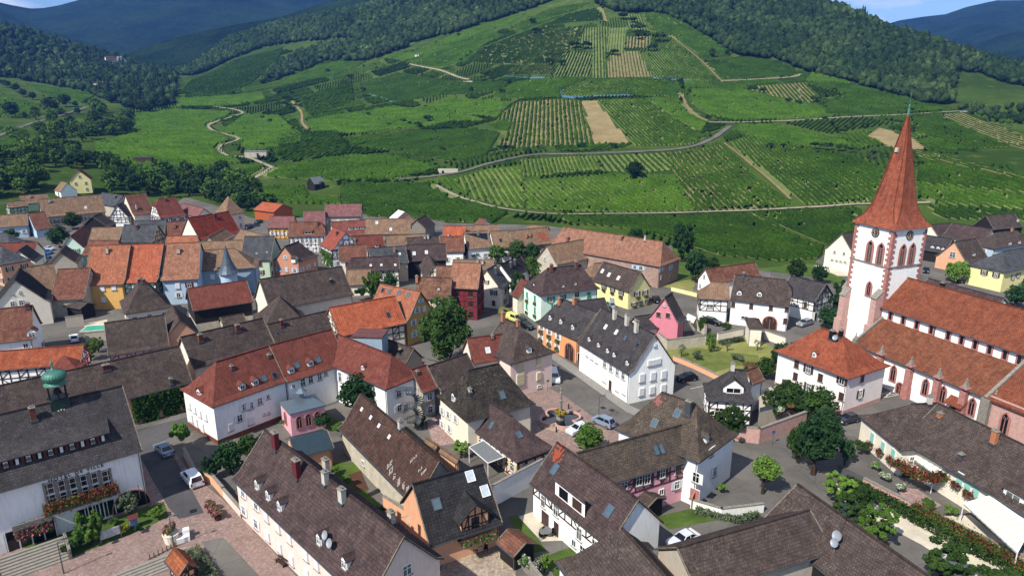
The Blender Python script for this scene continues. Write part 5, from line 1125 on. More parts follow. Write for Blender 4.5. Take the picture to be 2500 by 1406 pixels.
def lancet_mesh(w,h,f=.32,pointed=True,fill=None,louv=False):
    k=(w,h,f,pointed,fill and fill.name,louv)
    if k in _lm: return _lm[k]
    O=arch_pts(w+2*f,h+2*f*.8,6,pointed); I=arch_pts(w,h,6,pointed); b=MB(); n=len(I)
    for i in range(n):
        j=(i+1)%n; o0,o1,i0,i1=O[i],O[j],I[i],I[j]
        b.poly([(o0[0],-.12,o0[1]),(o1[0],-.12,o1[1]),(i1[0],-.12,i1[1]),(i0[0],-.12,i0[1])],0)
        b.poly([(i0[0],-.12,i0[1]),(i1[0],-.12,i1[1]),(i1[0],-.03,i1[1]),(i0[0],-.03,i0[1])],0)
        b.poly([(o0[0],0,o0[1]),(o1[0],0,o1[1]),(o1[0],-.12,o1[1]),(o0[0],-.12,o0[1])],0)
    b.poly([(p[0],-.03,p[1]) for p in I],1)
    if w>.7:
        b.box((0,-.07,-.1*h),(.1,.06,h*.78),0); 
        for s in (-1,1): b.box((s*w*.25,-.06,h*.30),(.07,.05,w*.5),0,Matrix.Rotation(0,4,'Y'))
    if louv:
        z=-h*.42
        while z<h*.3: b.box((0,-.06,z),(w*.95,.05,.12),2); z+=.42
    _lm[k]=b.mesh('lancet',[SAND,fill or GLASS,STN]); return _lm[k]
def onface(mesh,name,p,face,parent=CHR0,**k):
    rz={'-y':0,'+x':PI/2,'-x':-PI/2,'+y':PI}[face]; return link(name,mesh,parent,loc=p,rz=rz,**k)
TW=8.9; TH_=28.1
b=MB(); b.box((-TW/2,TW/2,TH_/2-.3),(TW,TW,TH_+.6)); b.obj('tower_wall',WH,CHR0)
# quoins
for (x,y,sx,sy) in ((0,0,-1,1),(0,TW,-1,-1),(-TW,0,1,1)):
    b=MB(); z=.3;i=0
    while z<TH_-.3:
        l1,l2=((1.0,.55) if i%2 else (.55,1.0))
        b.box((x+sx*l1/2-sx*.04,y-sy*.04,z),(l1,.09,.52)); b.box((x-sx*.04,y+sy*l2/2,z),(.09,l2,.52)); z+=.53;i+=1
    b.obj('quoins',SAND,CHR0)
for z_,w_ in ((20.6,.35),(TH_-.1,.4)): b=MB(); b.box((-TW/2,TW/2,z_),(TW+w_,TW+w_,.26)); b.obj('string_course',STN,CHR0)
# spire
def ring(rr,ch,z,tw=0):
    c=rr-ch; P=[(-c,-rr),(c,-rr),(rr,-c),(rr,c),(c,rr),(-c,rr),(-rr,c),(-rr,-c)]; a=R(tw)
    return [(-TW/2+x*math.cos(a)-y*math.sin(a),TW/2+x*math.sin(a)+y*math.cos(a),z) for x,y in P]
lev=[(5.05,.04,28.0,0),(4.35,.35,29.1,1),(3.75,.62,30.3,2),(3.25,.85,31.8,3),(2.85,.83,33.5,4),(2.35,.69,36.2,6),(1.9,.56,38.8,8),(1.45,.42,41.4,10),(1.0,.29,44.0,12),(.58,.17,46.5,14),(.16,.05,49.0,16)]
rs=[ring(*l) for l in lev]; polys=[]
b=MB()
for A_,B_ in zip(rs[:-1],rs[1:]):
    for i in range(8): j=(i+1)%8; b.poly([A_[i],A_[j],B_[j],B_[i]])
b.poly(rs[0][::-1])
me=uvmesh(b.mesh('spire',[RC])); sp_=link('spire',me,CHR0,mat=tiles('roof_spire','#8e4c38','#9f5d48','#8a6f60',.3))
b=MB()
for i in range(8):
    for A_,B_ in zip(rs[1:-1],rs[2:]): b.bar(A_[i],B_[i],.16,.12)
b.obj('hip_ridge',RC,sp_)
b=MB(); b.lathe([(.3,48.7),(.22,49.6),(.16,50.3),(.2,50.5),(.2,50.7),(.05,50.9),(.03,53.6)],8,(-TW/2,TW/2,0)); b.box((-TW/2,TW/2,52.8),(.5,.05,.05)); b.obj('finial',MTG,sp_)
b=MB(); q=Vector((-TW/2-.1,TW/2-1.45,42.5)); b.box(q,(.5,.5,.8)); b.obj('spire_hatch',CHW,sp_)
# clocks
def clock_mesh(r,face,num):
    b=MB(); b.lathe([(r,-.12),(r,0)],28,ax='y',mi=0); b.lathe([(r*.42,-.15),(r*.42,-.1)],20,ax='y',mi=1)
    for i in range(12):
        a=2*PI*i/12; M=Matrix.Rotation(a,4,'Y'); b.box((0,-.14,r*.72),(r*.09,.03,r*.34),2,M)
    b.box((0,-.19,r*.28),(.08,.02,r*.6),2,Matrix.Rotation(R(200),4,'Y')); b.box((0,-.19,r*.2),(.1,.02,r*.42),2,Matrix.Rotation(R(330),4,'Y'))
    return b.mesh('clock',[face,SHR,num])
GOLD=plain('pale_gilt','#d9c9b0',.5,0,.05)
cm_=clock_mesh(.9,MTD,GOLD)
p=cl(2138,568.3,'y',0); onface(cm_,'clock',(p.x,-.02,p.z),'-y')
p=cl(2220.7,574.5,'x',0); onface(cm_,'clock',(.02,p.y,p.z),'+x')
lm=lancet_mesh(1.0,4.2,.42,True,None,True)
for px,py in ((2124,612),(2150,619)):
    p=cl(px,py,'y',0); onface(lm,'belfry_window',(p.x,-.02,p.z-.2),'-y')
for px,py in ((2202,622),(2225,619)):
    p=cl(px,py,'x',0); onface(lm,'belfry_window',(.02,p.y,p.z-.2),'+x')
p=cl(2122,705,'y',0); onface(lancet_mesh(.75,2.7,.4),'window',(p.x,-.02,p.z),'-y')
# tower buttresses
for nm_,(x,y,dx,dy,hh) in (('a',(-TW-.5,.6,1.2,1.4,14)),('b',(-.7,-1.0,1.3,2.0,14.5)),('c',(-TW+.6,-.9,1.3,1.8,13))):
    b=MB(); b.box((x,y,hh*.32-.3),(dx*1.25,dy*1.3,hh*.64)); b.box((x,y+(.1 if dy>1.5 else 0),hh*.82-.2),(dx,dy*.85,hh*.37)); 
    b.poly([(x-dx/2-.1,y-dy/2,hh),(x+dx/2+.1,y-dy/2,hh),(x+dx/2+.1,y+dy*.5,hh+1.6),(x-dx/2-.1,y+dy*.5,hh+1.6)],1); b.poly([(x-dx/2,y-dy/2+.05,hh-.1),(x-dx/2,y+dy*.5,hh-.1),(x-dx/2,y+dy*.5,hh+1.5)],0); b.poly([(x+dx/2,y-dy/2+.05,hh-.1),(x+dx/2,y+dy*.5,hh+1.5),(x+dx/2,y+dy*.5,hh-.1)],0)
    b.obj('buttress',[SANDL,STN],CHR0)
# nave, aisle
XA,XN,XT=.6,27.3,48.0; YA=-6.3; ZE=6.3; ZT=10.6; ZC=12.9; HWN=5.7; ZR=18.1
b=MB(); b.box((XT/2,HWN,ZC/2-.3),(XT,2*HWN,ZC+.6-.02)); 
for x in (.02,XT): b.poly([(x,0,ZC-.1),(x,2*HWN,ZC-.1),(x,HWN,ZR-.25)])
b.obj('nave_wall',WH,CHR0)
o=.45; sl_=(ZR-ZC)/HWN
roofpoly('nave_roof',[[(0.03,-o,ZC-o*sl_+.2),(XT+.3,-o,ZC-o*sl_+.2),(XT+.3,HWN,ZR),(0.03,HWN,ZR)],[(XT+.3,2*HWN+o,ZC-o*sl_+.2),(0.03,2*HWN+o,ZC-o*sl_+.2),(0.03,HWN,ZR),(XT+.3,HWN,ZR)]],RC,CHR0)
b=MB(); 
for i in range(60): b.box((.4+i*.8,HWN,ZR+.02),(.74,.32,.18))
b.obj('ridge_cap',RC,CHR0)
b=MB(); b.box(((XA+XN)/2,YA/2,ZE/2-.3),(XN-XA,-YA,ZE+.5)); 
b.poly([(XA+.01,0,ZE-.2),(XA+.01,YA,ZE-.2),(XA+.01,0,ZT-.2)]); b.obj('aisle_wall',WH,CHR0)
roofpoly('aisle_roof',[[(XA-.2,YA-.45,ZE-.25),(XN,YA-.45,ZE-.25),(XN,.0,ZT),(XA-.2,.0,ZT)]],tiles('roof_aisle','#744632','#875641','#5f5040',.55),CHR0)
b=MB(); b.bar((XA,YA-.55,ZE-.3),(XN,YA-.55,ZE-.3),.18,.16); b.bar((0,-.55,ZC-.3),(XT,-.55,ZC-.3),.16,.14)
for x in (.15,11.5,26.8): b.bar((x,-.12,ZT),(x,-.12,ZC),.1,.1)
b.obj('gutter',MET,CHR0)
for px,py in ((475,240),(585,280),(700,325),(825,365),(970,415),(1085,455),(1200,500),(1325,540),(1455,590),(1580,625)):
    p=cl(2040+px/3.515,700+py/3.515,'y',0); onface(lancet_mesh(.62,1.5,.26,False),'clerestory_window',(p.x,-.02,11.55),'-y')
for i in range(4): onface(lancet_mesh(.62,1.5,.26,False),'clerestory_window',(30.5+i*3.2,-.02,11.55),'-y')
for px,py in ((265,600),(500,725),(775,845),(925,905),(1175,1005)):
    p=cl(2040+px/3.515,700+py/3.515,'y',YA); onface(lancet_mesh(.85,2.9,.3),'aisle_window',(p.x,YA-.02,3.5),'-y')
for px,py in ((375,650),(620,780),(860,880),(1090,960),(1345,1040)):
    p=cl(2040+px/3.515,700+py/3.515,'y',YA-.6); x=p.x
    b=MB(); b.box((x,YA-.45,1.1-.3),(1.25,1.3,2.8)); b.box((x,YA-.4,3.9),(1.05,1.0,3.6)); b.box((x,YA-.35,ZE+.05),(1.3,1.3,.25)); b.lathe([(.6,ZE+.15),(.42,ZE+.6),(.14,ZE+1.3),(.2,ZE+1.45),(.04,ZE+1.8)],4,(x,YA-.35,0),1,sq=True)
    b.obj('buttress',[SAND,STN],CHR0)
b=MB(); b.box((XA,YA-.2,ZE+.3),(.8,.8,.9)); b.lathe([(.45,ZE+.7),(.5,ZE+.9),(.12,ZE+1.6),(.05,ZE+2.2)],6,(XA,YA-.2,0)); b.bar((XA-.1,YA-.3,ZE+.3),(XA-.1,0,ZT+.2),.4,.35); b.obj('coping',STN,CHR0)
for px,py,wd in ((555,850,1.2),(1020,1030,1.4)):
    p=cl(2040+px/3.515,700+py/3.515,'y',YA); d=onface(lancet_mesh(wd,2.3,.25,False,WOODR),'door',(p.x,YA-.03,1.1),'-y')
p=cl(2340,955,'y',YA-.6); roofpoly('porch_roof',[[(p.x-1.5,YA-1.5,3.0),(p.x+1.5,YA-1.5,3.0),(p.x+1.5,YA,4.1),(p.x-1.5,YA,4.1)]],RC,CHR0,.15)
# choir side chapel in pink sandstone at the right end
b=MB(); b.box(((XN+XT)/2+.3,YA/2-.6,ZE/2),(XT-XN,-YA+1.2,ZE+1.6)); b.obj('chapel_wall',SANDL,CHR0)
roofpoly('chapel_roof',[[(XN+.1,YA-1.7,ZE+.3),(XT,YA-1.7,ZE+.3),(XT,0,ZT+1.0),(XN+.1,0,ZT+1.0)]],RC,CHR0)
b=MB(); b.bar((XN,YA-1.75,ZE+.3),(XN,-.2,ZT+1.0),.5,.6); b.box((XN+.1,YA-1.2,3),(1.4,1.6,7.0)); b.obj('coping',STN,CHR0)
onface(lancet_mesh(1.0,3.4,.3),'chapel_window',(XN+3.2,YA-1.22,3.6),'-y')
onface(lancet_mesh(1.0,3.4,.3),'chapel_window',(XN+9.2,YA-1.22,3.6),'-y')
# ---------- town hall details ----------
def text_mesh(s,size,ext=.03):
    cu=bpy.data.curves.new('t','FONT'); cu.body=s; cu.size=size; cu.extrude=ext; cu.align_x='CENTER'; cu.align_y='CENTER'; cu.space_character=1.35; cu.offset=.012
    ob=bpy.data.objects.new('t',cu); COL.objects.link(ob); dg=bpy.context.evaluated_depsgraph_get(); dg.update(); me=bpy.data.meshes.new_from_object(ob.evaluated_get(dg)); bpy.data.objects.remove(ob); bpy.data.curves.remove(cu); return me
T=TOWN; R0=T.root
def wl(H,px,py,y=None):
    o,d=H.raylocal(px,py); y=-H.hww if y is None else y; t=(y-o.y)/d.y; return o+d*t
p=wl(T,187,1157); me=text_mesh('HOTEL DE VILLE',.62); me.transform(Matrix.Rotation(PI/2,4,'X'))
link('lettering',me,R0,loc=(p.x,p.y-.03,p.z+.2),mat=MTD)
for cx,cy in ((400,785),(485,765),(570,745),(655,725),(738,705),(818,690)):
    p=wl(T,cx/3.153,960+cy/3.153); b=MB(); w_,h_=1.25,3.7
    b.box((0,-.03,0),(w_,.06,h_),1)
    for sx in (-1,1): b.box((sx*w_/2,-.12,0),(.24,.24,h_+.2),2)
    for sx in (-.25,.25): b.box((sx*w_,-.08,0),(.05,.06,h_),0)
    for k in range(6): b.box((0,-.08,-h_/2+.1+k*(h_-.2)/5),(w_,.06,.05),0)
    b.box((0,-.08,.2),(w_,.07,.12),0); b.obj('tall_window',[FRW,GLASS,STN],R0,loc=(p.x,p.y-.01,p.z))
# low dormer band with panels
p0=wl(T,-60,1182,-T.hww+1.6); p1=wl(T,262,1093,-T.hww+1.6); zb_=T.zroof(T.hww-1.6)-.1
b=MB(); L_=p1.x-p0.x; b.box(((p0.x+p1.x)/2,-T.hww+2.4,zb_+.55),(L_,1.6,1.5),0)
N_=24
for i in range(N_):
    x=p0.x+(i+.5)*L_/N_
    if i%4==1: b.box((x,-T.hww+1.55,zb_+.55),(L_/N_*.8,.1,1.0),1); b.lathe([(.28,-.06),(.28,0)],12,(x,-T.hww+1.5,zb_+.55),3,ax='y')
    elif i%4==3: b.box((x,-T.hww+1.55,zb_+.55),(L_/N_*.55,.1,1.0),1)
    else: b.box((x,-T.hww+1.55,zb_+.55),(L_/N_*.5,.1,1.1),2)
b.obj('dormer_band',[BLK,FRW,SHR,MET],R0)
yb=-T.hww+1.0; zt_=zb_+1.35
roofpoly('dormer_band_roof',[[(p0.x-.3,yb,zt_),(p1.x+.5,yb,zt_),(p1.x+.9,yb+3.6,zt_+1.3),(p0.x-.3,yb+3.6,zt_+1.3)]],RD,R0,.14)
# arched ground floor glazing, balcony, loggia
p=wl(T,320,1222); onface(lancet_mesh(4.3,2.6,.15,False,GLASS),'arched_window',(p.x,p.y-.02,1.6),'-y',R0)
for cx in (205,233,262):
    p=wl(T,cx,1235); b=MB(); b.box((0,-.02,0),(1.7,.05,2.2),1); b.box((0,-.06,1.1),(1.8,.08,.12),0); b.box((-.85,-.06,0),(.12,.08,2.2),0); b.box((.85,-.06,0),(.12,.08,2.2),0); b.box((0,-.06,0),(.07,.06,2.2),0); b.obj('ground_window',[FRW,GLASS],R0,loc=(p.x,p.y,1.5))
for i,(a,c_,z) in enumerate((((118,1247),(203,1222),3.6),((205,1222),(282,1200),3.6),((35,1313),(130,1282),3.0))):
    pa=wl(T,*a);pb=wl(T,*c_); x=(pa.x+pb.x)/2; w_=abs(pb.x-pa.x); b=MB(); b.box((x,-T.hww-.55,z),(w_,1.1,.2),0); b.box((x,-T.hww-1.05,z+.35),(w_,.12,.7),0); b.obj('balcony',[STN],R0)
p=wl(T,85,1340,-T.hww-.05); b=MB(); b.box((0,0,1.3),(5.2,.1,2.6),0); 
for k in range(5): b.box((-2.5+k*1.25,-.08,1.3),(.14,.12,2.6),1)
b.obj('loggia_front',[GLASS,FRW],R0,loc=(p.x,p.y,0))
# cupola with onion dome
o_,d_=T.raylocal(150,1000); t_=(-1.3-o_.y)/d_.y; cx_=(o_+d_*t_).x; Z0=T.zr-2.2
K_=Matrix.Identity(4)
cu=link('cupola',None,R0) if False else None
b=MB(); b.box((cx_,0,Z0+.95),(2.05,2.05,3.5),0); b.box((cx_,-1.2,Z0-.7),(2.2,.2,.25),1); cup=b.obj('cupola_base',[plain('dark_green_copper','#27413c',.6,.2,.2,3),ZINC],R0)
b=MB(); zt=Z0+2.7
for i in range(6):
    a=PI/3*i+PI/6; b.box((cx_+1.05*math.cos(a),1.05*math.sin(a),zt+.95),(.14,.14,1.8))
b.lathe([(1.25,zt),(1.25,zt+.12)],6,(cx_,0,0)); b.lathe([(.5,zt+.5),(.42,zt+.9),(.3,zt+1.2),(.1,zt+1.3)],10,(cx_,0,0)); b.obj('bell_posts',MTD,cup)
zd=zt+1.8; b=MB(); pr_=[(r_*.74,zd+z_*.62) for r_,z_ in [(1.75,0),(1.8,.15),(1.45,.3),(1.3,.6),(1.5,.9),(1.78,1.4),(1.86,1.9),(1.72,2.3),(1.35,2.7),(.8,2.95),(.35,3.2),(.12,3.7),(.06,4.4)]]
b.lathe(pr_,24,(cx_,0,0)); 
for i in range(24):
    a=2*PI*i/24
    for (r0,z0_),(r1,z1_) in zip(pr_[4:-3],pr_[5:-2]): b.bar((cx_+r0*math.cos(a),r0*math.sin(a),z0_),(cx_+r1*math.cos(a),r1*math.sin(a),z1_),.05,.06)
b.lathe([(.05,zd+2.6),(.18,zd+2.75),(.2,zd+2.9),(.13,zd+3.05),(.03,zd+3.1),(.02,zd+3.7)],10,(cx_,0,0)); b.obj('onion_dome',MTG,cup,smooth=False)
cm2=MB(); 
for i in range(12):
    a=2*PI*i/12; cm2.lathe([(.09,-.05),(.09,0)],8,(.62*math.sin(a),0,.62*math.cos(a)),0,ax='y')
cm2.lathe([(.62,-.02),(.62,0)],24,ax='y',mi=1); cm2.box((0,-.06,.25),(.06,.02,.6),0,Matrix.Rotation(R(205),4,'Y')); cm2.box((0,-.06,.18),(.08,.02,.4),0,Matrix.Rotation(R(335),4,'Y'))
link('clock',cm2.mesh('clock',[FRW,MTD]),cup,loc=(cx_,-1.05,Z0+.7))
ps=[(-700,620),(-300,545),(0,498),(110,470),(260,462),(420,472),(520,500),(600,528),(640,538),(900,520),(1000,512),(1090,545),(1240,548),(1340,552),(1500,575),(1640,600),(1700,650),(1870,655),(1990,640),(2030,605),(2110,575),(2260,545),(2390,520),(2600,520),(3100,560),(3300,900),(3300,1700),(-900,1700),(-1200,900)]
flat('village_paving',ps,ASPH,.03)
f=flat
GRSM=ground_mat('rough_grass','#566030','#6f7540',.3,3,.5)
f('cobbled_square',[(-300,1700),(-200,1390),(0,1335),(60,1305),(365,1243),(340,1130),(400,1075),(425,1100),(470,1160),(540,1215),(590,1262),(740,1425),(1000,1700)],COB,.05)
f('street',[(330,1050),(500,1008),(520,1040),(420,1065),(398,1075),(425,1115),(460,1180),(498,1252),(437,1267),(412,1240),(372,1170),(345,1120)],ASPD,.07)
f('street',[(492,1322),(545,1312),(740,1520),(640,1600)],ASPH,.07)
f('cobbled_square',[(1225,985),(1255,957),(1340,948),(1375,965),(1470,1033),(1545,1078),(1480,1100),(1390,1150),(1330,1115),(1255,1075)],COB,.05)
f('orchard_grass',[(1620,870),(1640,842),(1718,838),(1752,832),(1813,822),(1866,838),(1896,852),(1935,860),(1900,905),(1868,925),(1760,928),(1646,880)],GRSD,.05,kind='stuff')
f('orchard_grass',[(1655,862),(1700,850),(1780,860),(1850,868),(1860,885),(1790,895),(1740,910),(1690,890)],GRSM,.08,kind='stuff')
f('lawn',[(1600,1262),(1720,1234),(1790,1262),(1632,1292)],GRS,.06,kind='stuff')
f('lawn',[(1240,1262),(1266,1258),(1335,1345),(1300,1350)],GRS,.06,kind='stuff')
f('terrace_paving',[(1266,1262),(1300,1250),(1375,1320),(1322,1322)],GRAV,.08)
f('lawn',[(1322,1360),(1395,1335),(1440,1375),(1390,1460)],GRS,.06,kind='stuff')
f('patio',[(1080,1372),(1216,1326),(1262,1368),(1250,1500),(1060,1500)],COBG,.06)
f('kitchen_garden',[(800,1130),(876,1128),(896,1200),(950,1255),(905,1265),(850,1200)],GRS,.06,kind='stuff')
f('kitchen_garden',[(850,1160),(880,1150),(900,1195),(870,1200)],plain('tilled_earth','#5b4030',.95,0,.2,2,.1),.1)
f('path',[(2045,1135),(2110,1165),(2200,1205),(2285,1248),(2222,1262),(2120,1192),(2050,1160)],ASPD,.06)
f('terrace_paving',[(2190,1188),(2240,1195),(2300,1235),(2260,1245),(2200,1215)],COB2,.08)
f('gravel_strip',[(2040,1180),(2090,1195),(2540,1420),(2420,1440),(2250,1330),(2060,1230)],GRAV,.06)
f('terrace_paving',[(2275,1262),(2370,1258),(2420,1300),(2520,1390),(2340,1310)],GRAV,.1)
f('lawn',[(1608,696),(1700,680),(1690,716),(1640,706)],GRSD,.06,kind='stuff')
f('lawn',[(2010,660),(2056,670),(2060,690),(2040,700),(2010,680)],GRS,.06,kind='stuff')
f('driveway',[(1985,648),(2066,652),(2080,675),(2045,674)],GRAV,.07)
f('garden_ground',[(1640,600),(1700,640),(1870,655),(1990,640),(2020,650),(2010,680),(1930,670),(1860,660),(1760,670),(1690,690),(1650,690)],GRS,.05,kind='stuff')
f('pool_surround',[(205,792),(262,780),(262,815),(212,815)],GRAV,.07)
f('planting_bed',[(40,1330),(150,1290),(290,1262),(400,1225),(412,1262),(330,1300),(215,1345),(150,1370)],GRS,.07,kind='stuff')
f('churchyard_paving',[(1130,985),(1240,1000),(1230,1065),(1060,1090),(1040,1030)],COB2,.05)
f('pavement',[(1310,835),(1420,905),(1540,992),(1610,1022),(1600,1035),(1530,1008),(1405,918),(1305,848)],plain('kerb_paving','#8a8680',.9,0,.12,2,.2),.13)
f('lawn',[(690,1015),(800,1010),(840,1040),(770,1050),(700,1035)],GRS,.06,kind='stuff')
# road markings
def marking(name,segs,w=.12,**k):
    b=MB()
    for a,c in segs:
        p,q=at(*a),at(*c); d=(q-p).normalized(); s=Vector((-d.y,d.x,0))*w/2
        b.poly([p-s+Vector((0,0,.1)),q-s+Vector((0,0,.1)),q+s+Vector((0,0,.1)),p+s+Vector((0,0,.1))])
    me=b.mesh(name,[plain('road_paint','#d6d4cc',.8,0,.06)]); 
    return link(name,me,kind='structure')
marking('road_marking',[((2147,963),(2177,956)),((2177,956),(2195,964)),((2195,964),(2161,971)),((2161,971),(2147,963)),((2147,963),(2195,964)),((2177,956),(2161,971))])
marking('road_marking',[((1662,935),(1705,925)),((1685,950),(1740,938)),((1720,1000),(1770,985))])
# manholes
for px,py in ((1472,996),(1494,1002),(472,1248),(1392,925)):
    p=at(px,py); b=MB(); b.box((0,0,0),(.8,.8,.02)); b.obj('manhole_cover',MTD,None,loc=(p.x,p.y,.1),rz=.5,kind='structure')
# ---------- walls ----------
def wall_line(name,px,h,t,mat,label,cap=STN,cat='wall',z0=0.0,**k):
    P=[at(*p) for p in px]; c=P[0]; b=MB()
    for a,q in zip(P[:-1],P[1:]):
        m=(a+q)/2-c; d=q-a; M=Matrix.Translation((m.x,m.y,0))@Matrix.Rotation(math.atan2(d.y,d.x),4,'Z')
        b.box((0,0,h/2-.15),(d.length+t*.9,t,h+.3),0,M)
    o=b.obj(name,mat,None,loc=(c.x,c.y,z0)); tag(o,label,cat,**k)
    if cap:
        b=MB()
        for a,q in zip(P[:-1],P[1:]):
            m=(a+q)/2-c; d=q-a; M=Matrix.Translation((m.x,m.y,0))@Matrix.Rotation(math.atan2(d.y,d.x),4,'Z')
            b.box((0,0,h+.05),(d.length+t,t+.12,.12),0,M)
        b.obj('coping',cap,o)
    return o
w=wall_line
w('garden_wall',[(1608,838),(1628,855),(1720,843),(1722,818),(1700,805),(1650,812)],2.4,.35,STW,'weathered grey garden wall enclosing the orchard behind the white gable house')
w('garden_wall',[(1752,830),(1813,818)],1.6,.3,WC,'cream garden wall running left from the pavilion')
w('garden_wall',[(1868,828),(1915,845)],2.0,.3,WC,'white orchard wall running right from the pavilion')
w('garden_wall',[(1645,880),(1690,898),(1760,932)],1.1,.3,WPE,'low pinkish wall between the orchard and the car park')
w('garden_wall',[(452,1115),(478,1165),(520,1182),(546,1212)],1.5,.3,WPE,'peach garden wall beside the parked white van')
w('garden_wall',[(545,1210),(590,1262)],1.3,.3,WPK,'pale pink garden wall at the left end of the terrace')
w('garden_wall',[(1200,1265),(1310,1180)],4.2,.3,WH,'tall white courtyard wall below the half-timbered wing') if False else None
w('garden_wall',[(1205,1235),(1322,1170)],3.2,.3,WH,'tall white courtyard wall below the half-timbered wing')
w('retaining_wall',[(1700,1062),(1850,1082),(1962,1040)],2.6,.4,SANDL,'pink sandstone retaining wall under the villa terrace')
w('garden_wall',[(1000,1290),(940,1250)],2.4,.3,WPE,'peach wall behind the washing line terrace') 
w('garden_wall',[(1265,1370),(1320,1440)],1.8,.3,STN,'grey stone wall beside the white flowering shrubs')
w('garden_wall',[(1688,1240),(1760,1262),(1860,1250)],1.3,.3,WB,'pale wall curving below the stone archway house')
w('garden_wall',[(1640,710),(1700,725)],1.2,.3,WY,'pale yellow low wall behind the parked cars')
w('garden_wall',[(1555,790),(1490,768)],1.0,.3,WY,'pale yellow low wall in front of the yellow house') if False else None
w('garden_wall',[(212,835),(262,830)],2.2,.3,WG,'grey wall below the swimming pool')
w('garden_wall',[(165,800),(205,795)],2.6,.3,WG,'grey wall behind the small white car at left')
w('garden_wall',[(1700,1235),(1690,1200)],1.4,.2,WOOD,'brown board fence beside the archway',None,'fence')
w('garden_wall',[(2060,1245),(2200,1330),(2330,1420)],.9,.3,GRAV,'low pale kerb wall along the gravel strip') if False else None
w('retaining_wall',[(2110,1180),(2270,1262),(2500,1372)],.8,.35,SANDL,'long pink low wall between hedge and red flower bed')
for px0,lab in (((1120,196,1153,205),'pale stone retaining wall high on the left hillside'),((1070,424,1118,421),'pale concrete water basin wall beside the hill road')):
    a=ter(px0[0],px0[1]); c=ter(px0[2],px0[3]); b=MB(); d=c-a; M=Matrix.Rotation(math.atan2(d.y,d.x),4,'Z'); b.box((0,0,1.3),(d.length,1.2,3.2),0,M); b.box((0,0,2.95),(d.length+.2,1.4,.15),0,M); m=(a+c)/2; tag(b.obj('retaining_wall',STW,None,loc=(m.x,m.y,min(a.z,c.z)-.3)),lab,'wall')
# ---------- trees and shrubs ----------
def crown_mesh(name,kind,mat,nl,leaf,seed,extra=None):
    """unit crown: radius about 1, centred at origin; made of clumps of small leaf faces with a twiggy dark core"""
    g=np.random.default_rng(seed); K={'round':72,'cone':22,'open':64,'willow':24,'bush':14,'hedge':14}[kind]
    c=g.standard_normal((K,3)); c/=np.linalg.norm(c,axis=1)[:,None]; rad=g.uniform(.35,.82,K)[:,None]; c*=rad
    cr=g.uniform(.15,.31,K)
    if kind=='cone':
        t=g.uniform(-1,1,K); a=g.uniform(0,2*PI,K); w=(1-(t+1)/2)**.8*.72; c=np.column_stack([w*np.cos(a),w*np.sin(a),t*.95]); cr=.16+.24*(1-(t+1)/2)
    if kind=='open': cr*=.6; c*=1.2
    if kind=='bush': c[:,2]=np.abs(c[:,2])*.8-.15
    if kind=='willow': c[:,2]=np.abs(c[:,2])*.7
    k=g.integers(0,K,nl); d=g.standard_normal((nl,3)); d/=np.linalg.norm(d,axis=1)[:,None]; d[:,2]+=.25
    p=c[k]+d*cr[k][:,None]*g.uniform(.75,1.1,(nl,1))
    if kind=='willow': p[:,2]-=g.uniform(0,1,nl)**2*.9*(np.hypot(p[:,0],p[:,1])>.45)
    nrm=d+.7*g.standard_normal((nl,3)); nrm/=np.linalg.norm(nrm,axis=1)[:,None]
    up=np.array([0,0,1.0]); s=np.cross(nrm,up+.01); s/=np.linalg.norm(s,axis=1)[:,None]+1e-9; u=np.cross(s,nrm); sz=leaf*g.uniform(.6,1.4,(nl,1))
    st=2.6 if kind=='willow' else 1.0
    V=np.stack([p-s*sz-u*sz*st,p+s*sz-u*sz*st*.6,p+s*sz*.7+u*sz*st,p-s*sz*.8+u*sz*.8*st],1).reshape(-1,3); Fc=np.arange(nl*4).reshape(-1,4)
    mi=np.zeros(nl,int)
    mats=[mat]
    if extra is not None: mats.append(extra[0]); mi[(g.random(nl)<extra[1])&(p[:,2]>-.3)]=1
    return npmesh(name,V,Fc,mats,mi)
def trunk_mesh(seed,h=1.0,r=.09,limbs=6):
    g=random.Random(seed); b=MB()
    def limb(p,q,r0,r1,n=6):
        d=(q-p).normalized(); sd=d.cross(Vector((.3,.9,.1))).normalized(); u=sd.cross(d); s=len(b.v)
        for e,rr in ((p,r0),(q,r1)):
            for i in range(n): a=2*PI*i/n; b.v.append(tuple(e+sd*rr*math.cos(a)+u*rr*math.sin(a)))
        for i in range(n): j=(i+1)%n; b.f.append((s+i,s+j,s+n+j,s+n+i)); b.m.append(0)
    top=Vector((.05,.03,h)); limb(Vector((0,0,-.1)),top*.55,r*1.3,r*.9); limb(top*.55,top*1.15,r*.9,r*.5)
    for i in range(limbs):
        a=2*PI*i/limbs+g.uniform(-.4,.4); z=h*g.uniform(.55,1.05); p=Vector((0.03,.02,z)); q=p+Vector((math.cos(a)*.62,math.sin(a)*.62,g.uniform(.35,.75)))
        limb(p,q,r*.5,r*.15,5)
    return b.mesh('trunk',[BARK])
TRK_=[trunk_mesh(i) for i in range(3)]
CR={}
def crown(kind,mat,seed=0,nl=2600,leaf=.06,extra=None):
    k=(kind,mat.name,seed,nl,extra and extra[0].name)
    if k not in CR: CR[k]=crown_mesh('crown',kind,mat,nl,leaf,hash((kind,seed))%1000 if False else seed*17+len(kind)*3,extra)
    return CR[k]
